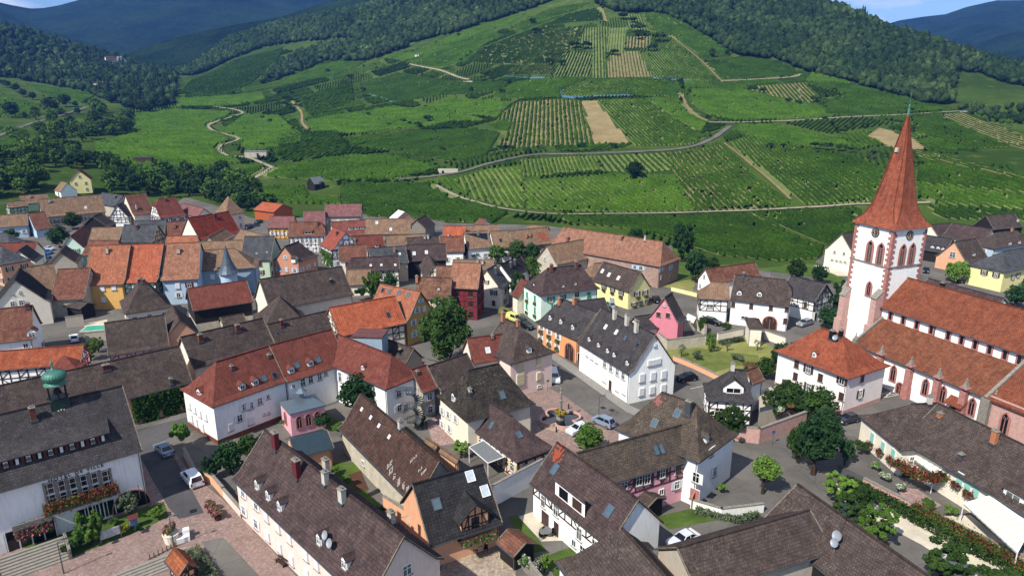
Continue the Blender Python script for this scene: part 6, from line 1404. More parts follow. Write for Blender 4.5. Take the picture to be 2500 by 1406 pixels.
def tree_w(loc,w,h,label,kind='round',mat=None,seed=0,group=None,trunk=.25,cat='tree',name='tree',nl=2600,leaf=.06,extra=None):
    """w crown width, h total height in metres, at loc"""
    mat=mat or LF; r=empty(name,loc,random.uniform(0,6.28),label=label,cat=cat,group=group)
    ch=h*(1-trunk); cz=h*trunk+ch/2
    o=link('crown',crown(kind,mat,seed,int(nl*(1.5 if kind=='open' and nl>2000 else 1)),leaf*(.85 if kind=='open' else 1),extra),r,loc=(0,0,cz)); o.scale=(w/2*.88,w/2*.88,ch/2*.9)
    if trunk>.02:
        t=link('trunk',TRK_[seed%3],r); t.scale=(w/2,w/2,max(h*trunk*1.25,.5))
    return r
def tree(px,py,wpx,hpx,label,kind='round',mat=None,seed=0,onter=False,**k):
    """px,py: foot of the tree in the photograph; wpx,hpx: crown width and total height in photograph pixels"""
    p=at(px,py) if not onter else ter(px,py)
    dep=p.y*CC-(p.z-CH)*CS; w=wpx*dep/F; h=hpx*dep/F/ (math.cos(math.atan2(CH-p.z,p.y))**.5)
    return tree_w(p,w,h,label,kind,mat,seed,**k)
T_=tree
T_(1094,900,172,175,'big round dark plane tree beside the ochre gabled house','round',LF,1,nl=16000,leaf=.032,trunk=.1)
T_(888,1014,126,104,'dense dark conifer-like tree in front of the rear convent wing','round',LFD,2,nl=6000,leaf=.045,trunk=.08)
T_(1435,1112,92,78,'leafy round tree beside the fountain square cars','round',LFL,3,nl=6000,leaf=.05,trunk=.2)
T_(1925,1012,100,90,'left of two broad dark trees behind the villa terrace','round',LF,4,nl=5000,leaf=.05,trunk=.12)
T_(1992,1030,105,88,'right of two broad dark trees between villa terrace and presbytery','round',LF,1,nl=5000,leaf=.05,trunk=.12)
T_(1985,1158,130,150,'large dark street tree casting deep shade on the lower right road','round',LFD,3,nl=8000,leaf=.045,trunk=.2)
T_(2062,1135,52,72,'slim dark tree beside the large dark street tree','open',LFD,2,nl=2500,trunk=.15)
T_(2100,1112,42,46,'round clipped bush at the corner of the cream hip-ended wing','bush',LF,1,trunk=0,cat='bush',name='bush')
T_(1862,1205,84,95,'light green young street tree with visible trunk at the right bend','round',LFY,2,nl=4500,leaf=.05,trunk=.32)
T_(1775,1072,100,90,'dark climbing tree against the front of the half-timbered villa','open',LF,5,nl=3500,trunk=.1)
T_(520,1168,60,60,'left tree of the dark hedge row behind the pink terrace','open',LFD,1,nl=3000,trunk=.1)
T_(566,1158,80,85,'middle tree of the dark hedge row behind the pink terrace','round',LFD,2,nl=4000,trunk=.08)
T_(608,1120,62,64,'right tree of the dark hedge row behind the pink terrace','round',LF,3,nl=3000,trunk=.08)
T_(448,1092,62,72,'clipped cubic hedge bush at the corner of the white convent wing','bush',LFL,4,nl=4000,trunk=0,cat='bush',name='bush')
T_(790,1050,60,55,'dark shrub in front of the pink chapel','bush',LFD,2,trunk=0,cat='bush',name='bush')
T_(828,1066,48,46,'rounded shrub right of the pink chapel','bush',LFL,3,trunk=0,cat='bush',name='bush')
T_(745,1052,26,30,'bright small shrub in front of the pink chapel wall','bush',LFY,3,trunk=0,cat='bush',name='bush')
T_(222,1330,84,85,'large spreading shrub in front of the town hall flowers','open',LFL,1,nl=3500,trunk=.05,cat='shrub',name='shrub')
T_(190,1345,52,40,'dark low shrub left of the notice board','bush',LFD,2,trunk=0,cat='shrub',name='shrub')
T_(322,1268,56,70,'olive tree before the arched town hall window','open',LFG,3,nl=2600,trunk=.2)
T_(381,1268,44,34,'bright green clipped ball shrub at the town hall corner','bush',LFY,4,nl=3000,trunk=0,cat='shrub',name='shrub')
T_(160,1352,30,26,'small dark shrub beside the town hall steps','bush',LF,4,trunk=0,cat='shrub',name='shrub')
T_(305,1305,38,30,'yellowish shrub right of the notice board','bush',LFYE,1,trunk=0,cat='shrub',name='shrub')
T_(340,1300,36,26,'dark shrub beside the little blue book box','bush',LFD,1,trunk=0,cat='shrub',name='shrub')
T_(278,1282,30,24,'low green shrub under the town hall glazing','bush',LFL,2,trunk=0,cat='shrub',name='shrub')
T_(912,738,58,84,'slim light green tree before the three-skylight roof','open',LFL,2,nl=3000,trunk=.1)
T_(953,720,50,58,'dark tree right of the slim light green tree','round',LFD,3,trunk=.1)
T_(883,735,40,40,'low dark tree at the foot of the great brown barn','bush',LFD,1,trunk=.05)
T_(1265,745,55,85,'narrow tree behind the small red cottage roof','open',LF,4,trunk=.1)
T_(1298,690,55,65,'green tree behind the black ribbed roof','round',LFL,1,trunk=.1)
T_(1262,640,60,55,'left garden tree below the patched stone farmhouse','round',LF,2,trunk=.1)
T_(1300,640,48,50,'right garden tree below the patched stone farmhouse','round',LFD,4,trunk=.1)
T_(1150,640,60,48,'green tree before the solar roof house','round',LFD,1,trunk=.1)
T_(1215,645,56,50,'shrubby tree right of the solar roof house','open',LFL,3,trunk=.1)
T_(1552,610,48,55,'dark round tree behind the long farmhouse ridge','round',LFD,2,trunk=.15)
T_(1662,640,66,100,'tall dark tree at the end of the long farmhouse','open',LFD,3,nl=3500,trunk=.1)
T_(1700,690,74,80,'dense tree right of the stone gable','round',LFD,1,nl=3500,trunk=.1)
T_(1735,665,50,42,'low green tree behind the white gabled house','round',LF,4,trunk=.1)
T_(1941,690,58,60,'round tree behind the striped timber gable','round',LF,2,trunk=.1)
T_(1998,692,52,46,'bushy tree near the pale driveway','round',LFD,3,trunk=.08)
T_(1525,655,50,40,'small tree in the yard of the long farmhouse','open',LFL,2,trunk=.1)
T_(2050,790,66,110,'dark mixed tree left of the church tower foot','open',LFD,4,nl=3500,trunk=.1)
T_(2020,805,60,60,'darker low tree beside the striped timber gable','round',LFD,2,trunk=.08)
T_(2338,690,86,58,'weeping willow with light green hanging branches','willow',LFY,1,nl=5000,leaf=.035,trunk=.1)
T_(2480,755,70,62,'dark tree beside the yellow veranda house','round',LFD,1,trunk=.1)
T_(2512,730,60,60,'second dark tree at the right edge by the yellow house','round',LF,3,trunk=.1)
T_(1714,812,34,42,'bushy shrub beside the pink house','round',LF,1,trunk=.05,cat='shrub',name='shrub')
T_(1773,812,36,32,'rounded shrub near the black car','bush',LF,2,trunk=0,cat='shrub',name='shrub')
T_(1733,860,30,52,'upright green shrub against the orchard wall','open',LFY,3,trunk=.05,cat='shrub',name='shrub')
T_(1663,872,26,34,'thin old fruit tree at the left of the orchard','open',LFG,4,nl=700,trunk=.35)
T_(1775,858,22,28,'thin fruit tree in the middle of the orchard','open',LFG,1,nl=600,trunk=.35)
T_(1848,856,22,30,'thin fruit tree at the right of the orchard','open',LFG,2,nl=600,trunk=.35)
T_(1905,905,62,70,'dense tree between the orchard and the presbytery','round',LFD,1,nl=3500,trunk=.08)
T_(1868,925,58,56,'dark tree behind the villa cross gable','round',LF,2,nl=3000,trunk=.08)
T_(1940,870,40,40,'small dark tree touching the presbytery roof','round',LFD,4,trunk=.08)
T_(2045,1225,92,72,'light feathery garden tree left of the gravel strip','open',LFY,3,nl=9000,leaf=.036,trunk=.12)
T_(2060,1285,92,80,'feathery dark tree above the huge brown roof','open',LF,4,nl=9000,leaf=.036,trunk=.12)
T_(2135,1330,112,100,'full spreading tree in the middle of the gravel strip','open',LFL,1,nl=9000,leaf=.036,trunk=.12)
T_(2300,1425,135,105,'big feathery tree at the bottom edge right','open',LF,2,nl=9000,leaf=.036,trunk=.1)
T_(2440,1440,120,60,'low bush mass at the lower right corner','bush',LF,3,nl=4000,trunk=0,cat='bush',name='bush')
T_(222,880,48,52,'green shrubby tree beside the low orange roof','open',LFL,2,nl=3000,trunk=.08)
T_(146,605,60,56,'dense dark tree behind the mint gable','round',LFD,1,trunk=.05)
T_(180,560,56,44,'dark tree below the long tan roof','round',LF,3,trunk=.05)
T_(30,595,44,38,'small tree before the sky blue wall','round',LF,2,trunk=.05)
T_(330,535,44,30,'tree in front of the wine red steep roof','bush',LFL,1,trunk=0)
T_(1280,1398,48,52,'left white flowering shrub beside the patio','bush',LFL,4,nl=3500,trunk=0,cat='shrub',name='shrub',extra=(FLW,.22))
T_(1310,1408,46,48,'right white flowering shrub beside the patio','bush',LF,1,nl=3500,trunk=0,cat='shrub',name='shrub',extra=(FLW,.25))
T_(1125,1118,52,44,'vine pergola bush beside the cream house garden','open',LFY,1,nl=2500,trunk=.3,cat='vine',name='vine')
T_(1035,1042,22,34,'small dark conifer by the spiral stair wall','cone',LF,1,trunk=.1)
T_(1330,1395,40,46,'leafy garden bush in the enclosed lawn','open',LFY,2,trunk=.05,cat='bush',name='bush')
T_(820,1160,34,28,'vegetable bush beside the mossy barn wall','bush',LFY,1,trunk=0,cat='bush',name='bush')
T_(850,1185,30,26,'low bean rows shrub in the kitchen garden','bush',LFL,2,trunk=0,cat='bush',name='bush')
T_(930,1252,36,20,'dark groundcover bush at the foot of the white barn wall','bush',LFD,3,trunk=0,cat='bush',name='bush')
T_(1760,1205,30,30,'garden bush below the pale curving wall','bush',LFY,4,trunk=0,cat='bush',name='bush')
T_(1890,1022,80,70,'dark shrubby tree leaning over the villa terrace corner','open',LF,3,nl=4000,trunk=.08)
T_(1955,1020,90,70,'dense middle tree of the mass between villa terrace and presbytery','round',LFD,2,nl=5000,leaf=.045,trunk=.1)
T_(2015,1075,90,80,'broad dark tree between the presbytery hedge and the large street tree','round',LFD,1,nl=5000,leaf=.045,trunk=.1)
T_(1948,1130,80,90,'left companion of the large dark street tree','round',LF,2,nl=5000,leaf=.045,trunk=.15)
T_(1700,878,40,26,'rough shrub clump at the orchard left side','bush',LFG,1,trunk=0,cat='bush',name='bush')
T_(1800,880,44,22,'bramble mound in the middle of the orchard','bush',LFG,3,trunk=0,cat='bush',name='bush')
T_(1830,905,60,26,'brown dry brush pile in the orchard','bush',leafmat('dry_brush','#5b4c34','#78684a'),2,trunk=0,cat='bush',name='bush')
T_(2100,1245,90,70,'feathery tree over the gravel strip behind the hedge','open',LF,2,nl=9000,leaf=.036,trunk=.1)
T_(700,1040,34,26,'shrub at the corner of the pink chapel','bush',LFL,3,trunk=0,cat='bush',name='bush')
T_(640,1088,44,34,'dark bush between hedge row and chapel yard','bush',LFD,4,trunk=0,cat='bush',name='bush')
T_(1240,1000,30,34,'creeper bush at the black-roofed house corner','open',LF,1,trunk=.05,cat='bush',name='bush')
T_(240,860,36,40,'pale green tree beside the brown barn in the left courtyards','open',LFL,3,trunk=.1)
T_(262,905,26,22,'small shrub above the long barn ridge','bush',LFL,1,trunk=0,cat='bush',name='bush')
T_(225,830,30,24,'round shrub before the grey pool wall','bush',LF,2,trunk=0,cat='bush',name='bush')
T_(395,775,34,26,'small tree in the yard left of the open red barn','bush',LF,3,trunk=.1)
T_(2138,1150,34,28,'flowering border shrub under the first turquoise shutter','bush',LFL,1,trunk=0,cat='shrub',name='shrub',extra=(FLW,.12))
T_(2160,1175,36,30,'white hydrangea under the second turquoise shutter','bush',LFL,2,trunk=0,cat='shrub',name='shrub',extra=(FLW,.3))
T_(2195,1200,40,28,'pale flower shrub at the end of the border','bush',LFL,3,trunk=0,cat='shrub',name='shrub',extra=(FLW,.25))
T_(2265,1245,46,32,'potted greenery row left of the big awning','bush',LFL,4,trunk=0,cat='shrub',name='shrub')
T_(2320,1262,44,34,'potted greenery next to the big awning','bush',LFY,1,trunk=0,cat='shrub',name='shrub')
T_(226,462,34,32,'yellow-green round tree beside the cream villa','round',LFYE,1,trunk=.05)
T_(1548,437,54,44,'lone round tree in the lower vineyard band','round',LFD,2,onter=True,nl=4000,trunk=.05)
T_(780,462,34,22,'dark bush leaning on the grey-roofed vineyard hut','bush',LFD,1,onter=True,trunk=0,cat='bush',name='bush')
# belt of trees at the left village edge and clump beyond: each tree its own object
AVOID=[]
for a_ in ((203,468,10),(160,476,9)):
    q_=at(a_[0],a_[1]); AVOID+=[(q_.x*k,q_.y*k,a_[2]) for k in (1.0,.97,.94,.91)]
def scatter(poly,n,mind,wr,hr,label,group,mats,kinds,nl=1300,leaf=.085,trunk=.08,cat='tree',name='tree'):
    q=np.array(world_poly(poly)); mn,mx=q.min(0),q.max(0); got=[]; tries=0
    while len(got)<n and tries<20000:
        tries+=1; p=rng.uniform(mn,mx,(1,2))
        if not inside(p,q)[0]: continue
        if any((p[0][0]-g[0])**2+(p[0][1]-g[1])**2<(g[2]+3)**2 for g in AVOID): continue
        if any((p[0][0]-g[0])**2+(p[0][1]-g[1])**2<mind**2 for g in got): continue
        got.append(p[0])
    for i,(x,y) in enumerate(got):
        w_=random.uniform(*wr); tree_w((x,y,float(tz(x,y))),w_,w_*random.uniform(*hr),label,random.choice(kinds),random.choice(mats),random.randint(1,4),group=group,trunk=trunk,nl=nl,leaf=leaf,cat=cat,name=name)
scatter([(-150,470),(-150,400),(0,385),(100,380),(180,392),(235,400),(330,415),(420,428),(500,425),(560,448),(620,478),(640,505),(590,528),(545,505),(480,492),(400,482),(300,480),(240,478),(205,468),(120,470),(60,480),(0,492)],96,7.6,(8,14),(.75,1.15),'dark green tree in the crowded belt along the left village edge','trees along the left village edge',[LFD,LF,LFL,LFL],['round','round','open'])
scatter([(-40,486),(100,470),(140,462),(250,462),(310,464),(430,468),(520,492),(605,514),(650,512),(640,490),(560,458),(440,440),(300,432),(240,448),(100,452),(-40,458)],34,8,(8,13),(.75,1.1),'dark green tree in the crowded belt along the left village edge','trees along the left village edge',[LFD,LF,LFL,LFL],['round','open'])
scatter([(80,292),(154,289),(228,267),(320,282),(336,325),(225,345),(222,370),(232,395),(100,385),(0,395),(0,330),(60,345),(110,320)],46,10,(9,16),(.7,1.0),'dark broadleaf tree in the clump between the two valley lanes','trees between the valley lanes',[LFL,LF,LFD,LFL],['round','open'])
scatter([(235,240),(330,245),(430,262),(330,282),(300,262)],14,14,(12,18),(.6,.85),'large dark tree of the far clump at the valley fields','trees at the valley fields',[LFD,LFD],['round'])
# bushes and hedges standing on the vineyard slope
def hillside(lst,label,group,mats=(LFD,LF),cat='bush',name='bush',asp=.72,kind='bush'):
    for px,py,w_ in lst:
        p=ter(px,py); dep=p.y*CC-(p.z-CH)*CS; W_=w_*dep/F
        tree_w(p,W_*1.1,W_*asp,label,kind,random.choice(mats),random.randint(1,4),group=group,trunk=0.0 if kind=='bush' else .05,nl=700,leaf=.09,cat=cat,name=name)
hillside([(1560,82,44),(1610,104,44),(1592,128,34),(1500,137,30),(1400,120,36),(1430,122,34),(1340,160,30),(1370,162,28),(1310,85,28),(1300,60,24),(1520,50,34),(1545,58,28),(1560,98,30),(1575,90,24)],'dark bush between the uppermost vineyard plots','bushes on the upper slope')
hillside([(1838,228,30),(1862,230,26),(2035,226,20),(1990,252,30),(2012,246,30),(1950,256,22),(1925,252,20),(1970,300,14),(2000,302,10),(2110,312,24),(2056,328,26),(2040,320,22),(2070,345,12),(2092,350,12),(2220,277,28),(2030,308,22),(2080,306,12)],'dark bush between the plots on the right slope','bushes on the right slope')
hillside([(1880,364,26),(1910,363,22),(1990,365,34),(2020,368,34),(2050,370,34),(2078,374,30),(2130,380,24),(2160,384,20),(2380,372,16),(2400,296,12),(2440,280,12)],'dark hedge bush above the plot that sweeps to the spire','hedge above the sweeping plot')
hillside([(1370,434,24),(1392,434,24),(1414,432,26),(1436,432,28),(1458,430,24),(1500,432,12),(1205,378,30),(1228,374,34),(1250,370,24),(1240,402,22),(1420,364,30),(1500,362,24),(1290,376,20)],'scrubby dark bush beside the grey hill road','bushes beside the hill road')
hillside([(1738,140,22),(1662,208,16),(1666,220,12),(1682,230,13),(1662,250,12),(1695,240,9),(1775,136,14)],'single dark tree beside the tan slope path','trees beside the slope path',asp=1.1,kind='round',cat='tree',name='tree')
hillside([(680,232,22),(700,248,26),(712,230,14),(694,262,24),(712,272,20),(716,300,18),(715,318,14),(655,275,14),(660,300,16),(640,290,12),(690,345,12),(640,358,18),(612,338,9),(885,225,20),(892,240,18),(872,225,10),(895,252,16),(855,195,22),(722,262,14),(800,178,16),(725,210,12),(735,218,14)],'dark bush lining the tan gully on the left slope','bushes along the gully')
hillside([(1045,300,30),(1020,312,24),(985,300,20),(1060,322,18),(985,170,9),(945,175,14),(1180,198,24),(1200,200,20),(1150,225,20),(1225,230,22),(1240,208,24),(1280,200,16),(830,358,11),(900,284,18),(1080,370,20),(1110,395,16),(1065,106,9),(1125,150,12),(1120,90,14),(1165,55,14),(1140,140,9),(1148,132,10),(950,308,14),(975,318,14),(1000,306,16)],'scattered bush on the middle of the left slope','bushes on the left slope')
hillside([(30,288,44),(62,290,18),(86,280,22),(125,280,48),(160,262,36),(150,285,24),(18,215,22),(40,225,24),(58,238,24),(80,245,22),(5,208,14),(0,262,10),(185,262,16),(210,255,14),(450,270,14),(470,268,12),(570,232,11)],'dark tree among the fields of the left valley','trees among the valley fields',asp=.95,kind='round',cat='tree',name='tree')
# more scrub in the gaps between plots
def scrub(region,n):
    q=np.array(world_poly(region)); mn,mx=q.min(0),q.max(0); k=0
    while k<n:
        p=rng.uniform(mn,mx,(1,2))
        if not inside(p,q)[0] or ontrack(p)[0] or any(inside(p,w_)[0] for w_ in PLOTS): continue
        m=random.choice([1,1,2,3]); a=R(25)+random.choice([0,PI/2])
        for i in range(m):
            x=p[0][0]+math.cos(a)*i*3.2; y=p[0][1]+math.sin(a)*i*3.2; w_=random.uniform(2.2,5.5)
            tree_w((x,y,float(tz(x,y))),w_,w_*random.uniform(.5,.9),'small scrub bush in the gaps of the vineyard patchwork','bush',random.choice([LFD,LF,LFG]),random.randint(1,4),group='scrub bushes in the vineyard gaps',trunk=0,nl=500,leaf=.11,cat='bush',name='bush'); k+=1
scrub([(640,455),(480,400),(240,400),(235,300),(330,262),(430,215),(560,155),(700,122),(900,150),(1000,125),(1120,92),(1300,40),(1400,12),(1740,128),(1900,160),(2090,212),(2330,270),(2500,285),(2500,420),(2200,420),(1800,330),(1300,400),(1000,430),(700,480)],190)
# ivy sheets on walls: leaves spread over a wall plane
def ivy(H,pxs,label,mat=IVY,n=2500,leaf=.16,out=.22,plane=False):
    P=[H.on(a,c,'wall')[0] for a,c in pxs]; nr=[H.on(a,c,'wall')[1] for a,c in pxs]
    if plane: P=[wl(H,a,c) for a,c in pxs]; nr=[Vector((0,-1,0))]
    P=[p for p in P if p is not None]
    if len(P)<2: return
    nr=next(x for x in nr if x is not None); sd=Vector((-nr.y,nr.x,0)); xs=[p.dot(sd) for p in P]; zs=[p.z for p in P]; off=P[0].dot(nr)
    x=rng.uniform(min(xs),max(xs),n); lo=rng.uniform(0,1,n); z=min(zs)+(max(zs)-min(zs))*rng.uniform(0,1,n)
    wav=.5+.5*np.sin(x*1.7)+.3*np.sin(x*4.1); keep=(z-min(zs))/(max(zs)-min(zs)+1e-6)>.35-.5*wav; x,z=x[keep],z[keep]; n=len(x)
    d=np.abs(rng.standard_normal(n))*out+.03; s_=np.array(sd);nn=np.array(nr); c=x[:,None]*s_+(off+d)[:,None]*nn; c[:,2]+=z
    q=rng.standard_normal((n,4,3))*leaf*.8; V=(c[:,None,:]+q).reshape(-1,3); me=npmesh('ivy',V,np.arange(n*4).reshape(-1,4),[mat])
    o=link('ivy',me,None); o.matrix_world=H.M; tag(o,label,'ivy'); return o
# ---------- vehicles ----------
def lathe_wheel():
    b=MB(); b.lathe([(.2,-.1),(.31,-.1),(.33,-.06),(.33,.06),(.31,.1),(.2,.1)],16,ax='y'); return b.mesh('tyre',[plain('rubber','#141414',.9,0,.05)])
TY=lathe_wheel(); b=MB(); b.lathe([(.21,-.105),(.05,-.12),(.02,-.12)],10,ax='y'); b.lathe([(.02,.12),(.05,.12),(.21,.105)],10,ax='y'); RIM=b.mesh('rim',[plain('alloy','#9a9c9e',.3,.8,.05)])
CARS={'hatch':(4.0,1.72,[(-2.0,.35),(-2.0,.75),(-1.85,.95),(-1.0,1.0),(1.75,.98),(1.98,.85),(2.0,.35)],[(-.95,.98),(-.15,1.45),(1.25,1.48),(1.8,.98)]),
 'sedan':(4.4,1.75,[(-2.2,.35),(-2.2,.7),(-2.0,.9),(-1.0,.95),(1.4,.98),(2.1,.95),(2.2,.8),(2.2,.35)],[(-.95,.94),(-.2,1.38),(.9,1.4),(1.65,.97)]),
 'estate':(4.6,1.78,[(-2.3,.35),(-2.3,.72),(-2.1,.92),(-1.1,.98),(2.1,1.0),(2.28,.85),(2.3,.35)],[(-1.05,.97),(-.25,1.46),(1.7,1.5),(2.15,1.0)]),
 'mpv':(4.1,1.74,[(-2.05,.38),(-2.05,.8),(-1.85,1.0),(-1.3,1.05),(1.85,1.05),(2.02,.9),(2.05,.38)],[(-1.3,1.04),(-.45,1.6),(1.5,1.62),(1.95,1.05)]),
 'van':(4.5,1.85,[(-2.25,.38),(-2.25,.85),(-2.05,1.05),(-1.4,1.1),(2.2,1.12),(2.25,.9),(2.25,.38)],[(-1.4,1.08),(-.8,1.75),(2.1,1.85),(2.22,1.1)])}
_cb={}
def car_meshes(kind):
    if kind in _cb: return _cb[kind]
    L_,W_,lo,hi=CARS[kind]; w=W_/2
    def section(prof,wl,wt,zs):
        return prof
    b=MB(); n=len(lo)
    def ww(z): return w*(1-.06*max(0,(.45-z)/.1)*.3) if z<.45 else w*(1-.04*(z-.5))
    rng_=[(x,z,ww(z)) for x,z in lo]; mid=[(x*.985,z+.015 if z>.6 else z,ww(z)-.10) for x,z in lo]
    for s in (-1,1):
        O=[(x,s*y,z) for x,z,y in rng_]
        b.poly(O if s<0 else O[::-1])
    for i in range(n-1):
        a,c=rng_[i],rng_[i+1]; a2=( a[0]*.98,a[1]+.04 if a[1]>.6 else a[1],a[2]-.12); c2=(c[0]*.98,c[1]+.04 if c[1]>.6 else c[1],c[2]-.12)
        for s in (-1,1):
            q=[(a[0],s*a[2],a[1]),(c[0],s*c[2],c[1]),(c2[0],s*c2[2],c2[1]),(a2[0],s*a2[2],a2[1])]; b.poly(q if s>0 else q[::-1])
        b.poly([(a2[0],-a2[2],a2[1]),(a2[0],a2[2],a2[1]),(c2[0],c2[2],c2[1]),(c2[0],-c2[2],c2[1])])
    b.poly([(lo[0][0],-w+.05,.3),(lo[-1][0],-w+.05,.3),(lo[-1][0],w-.05,.3),(lo[0][0],w-.05,.3)])
    # roof skin and pillars
    (x0,z0),(x1,z1),(x2,z2),(x3,z3)=hi; wb=w-.1; wt=w-.27
    b.poly([(x1,-wt,z1+.02),(x2,-wt,z2+.02),(x2,wt,z2+.02),(x1,wt,z1+.02)]); 
    for s in (-1,1):
        b.bar((x0,s*wb,z0),(x1,s*wt,z1),.09,.06); b.bar((x3,s*wb,z3),(x2,s*wt,z2),.13,.08); b.bar((x1,s*wt,z1),(x2,s*wt,z2),.1,.07); xm=(x1+x2)/2+.1; b.bar((xm,s*wb,(z0+z3)/2),(xm,s*wt,z1),.1,.06)
        if kind=='van': b.poly([(xm,s*(wb+.012),z3),(x3-.05,s*(wb+.012),z3),(x2,s*(wt+.014),z2),(xm,s*(wt+.014),z1+.03)][::s])
        b.box((x0+.15,s*(w+.06),z0+.08),(.16,.16,.12))
    if kind!='x':
        b.bar((x1,-wt,z1),(x1,wt,z1),.1,.05); b.bar((x2,-wt,z2),(x2,wt,z2),.12,.06)
    body=b
    g=MB(); e=.0
    P=[(x0,-wb,z0),(x3,-wb,z3),(x3,wb,z3),(x0,wb,z0)]; Q=[(x1,-wt,z1),(x2,-wt,z2),(x2,wt,z2),(x1,wt,z1)]
    g.poly([P[0],P[1],Q[1],Q[0]]); g.poly([P[1],P[2],Q[2],Q[1]]); g.poly([P[2],P[3],Q[3],Q[2]]); g.poly([P[3],P[0],Q[0],Q[3]])
    hl=MB(); hl.box((0,0,0),(.12,.34,.16)); 
    _cb[kind]=(body,g.mesh('window',[GLASS]),hl.mesh('headlight',[plain('lamp_glass','#c9d2d8',.1,0,.03)]),_tl()); return _cb[kind]
_t=[]
def _tl():
    if not _t:
        b=MB(); b.box((0,0,0),(.1,.2,.3)); _t.append(b.mesh('tail_light',[plain('tail_red','#7a1414',.3,0,.03)])); b=MB(); b.box((0,0,0),(.03,.5,.12)); _t.append(b.mesh('number_plate',[FRW]))
    return _t
_bm={}
def car(label,a,c,kind='hatch',col='#888888',onter=False,z=0.0,cat='car',name='parked_car',met=.3):
    """a: front of the car, c: rear, photograph pixels on the ground"""
    A=ter(*a) if onter else at(a[0],a[1],z); B_=ter(*c) if onter else at(c[0],c[1],z); m=(A+B_)/2; d=B_-A
    body,gl,hl,tp=car_meshes(kind); k=(kind,col)
    if k not in _bm: _bm[k]=body.mesh('body',[plain('car_paint_'+col.strip('#'),col,.25,met,.03,1,.6)])
    r=empty(name,(m.x,m.y,m.z+.06),math.atan2(d.y,d.x),label=label,cat=cat)
    link('body',_bm[k],r); link('window',gl,r); L_,W_=CARS[kind][:2]
    for sx in (-1,1):
        for sy in (-1,1):
            w=link('wheel',TY,r,loc=(sx*L_*.31,sy*(W_/2-.11),.33)); link('rim',RIM,w)
    for s in (-1,1):
        link('headlight',hl,r,loc=(-L_/2+.05,s*W_*.34,.68)); link('tail_light',tp[0],r,loc=(L_/2-.02,s*W_*.42,.8))
    link('number_plate',tp[1],r,loc=(L_/2+.02,0,.6))
    return r
c_=car
c_('silver-blue sedan parked beside the town hall corner',(392,1096),(412,1116),'sedan','#8b9aa6')
c_('white panel van parked by the peach garden wall',(456,1160),(486,1196),'van','#e8e8e8',met=0,name='parked_van',cat='van')
c_('white van facing the square beside the pale pink corner house',(1357,944),(1348,912),'van','#e6e9ec',met=0,name='parked_van',cat='van')
c_('silver-blue people carrier beside the fountain lamp post',(1455,1030),(1492,1046),'mpv','#8e9cb0')
c_('white car half hidden by the leafy round tree',(1396,1062),(1425,1050),'hatch','#dfe6ea')
c_('black hatchback in the car park behind the big white gable',(1655,932),(1697,926),'hatch','#15161a')
c_('dark grey compact car in front of the presbytery',(2048,1036),(2090,1026),'hatch','#3b3f47')
c_('black estate car behind the orchard shrubs',(1757,796),(1720,786),'estate','#14161a')
c_('silver estate car at the right end of the white farmhouse',(1948,800),(1980,790),'estate','#8d949b')
c_('olive green van beside the mint house',(1254,776),(1224,768),'van','#7f7d45',name='parked_van',cat='van')
c_('bright pale yellow van between olive van and dark cars',(1272,790),(1240,778),'van','#cfcb7c',met=0,name='parked_van',cat='van')
c_('dark green car beside the yellow van',(1288,795),(1264,787),'hatch','#23312f')
c_('black car nearest the orange farmhouse flower bed',(1297,806),(1270,798),'sedan','#15181c')
c_('small white hatchback parked before the grey garden walls at left',(181,824),(184,840),'hatch','#e3e3e0',met=0)
c_('white car furthest back in the small left car park',(132,612),(108,610),'sedan','#ccd6e0')
c_('blue car in the small left car park',(126,621),(104,619),'sedan','#2c5c9c')
c_('dark blue car nearest in the small left car park',(122,632),(100,630),'sedan','#1d3f78')
c_('black car on the pale driveway of the yellow garage house',(2035,652),(2067,656),'sedan','#15161c')
c_('white car under the carport beside the big white gable',(1645,1338),(1690,1316),'sedan','#dfe2e4')
c_('white and blue car in front of the yellow house vine arch',(1478,742),(1500,758),'hatch','#9fb4c4')
c_('black car standing at the right of the yellow house',(1597,725),(1607,748),'estate','#14151a')
c_('dark car in the shade behind the defence tower',(598,562),(616,556),'sedan','#17181c')
c_('grey car in the shade right of the defence tower',(622,548),(640,543),'sedan','#3a4048')
c_('silver car on the vineyard track at far right',(2345,274),(2360,277),'estate','#c5c9cc',onter=True)
c_('dark car between church tower and willow',(2258,675),(2262,655),'sedan','#1a1c20')
c_('blue pickup parked at the end of the short vineyard lane',(590,452),(610,448),'hatch','#5a9cd6',onter=True)
# tractor on the far field edge
p=ter(2412,297); r=empty('tractor',p,.4,label='small red and dark tractor at the edge of the straw coloured plot',cat='tractor')
b=MB(); b.box((-.6,0,1.0),(1.6,.9,.8)); b.obj('body',SHR,r); b=MB(); b.box((.7,0,1.7),(1.2,1.3,1.3)); b.obj('cab',GLASS,r)
for sx,rr in ((.8,.75),(-1.1,.45)):
    for s in (-1,1): b=MB(); b.lathe([(rr,-.2),(rr,.2)],14,ax='y'); b.obj('wheel',plain('rubber','#141414'),r,loc=(sx,s*.8,rr))
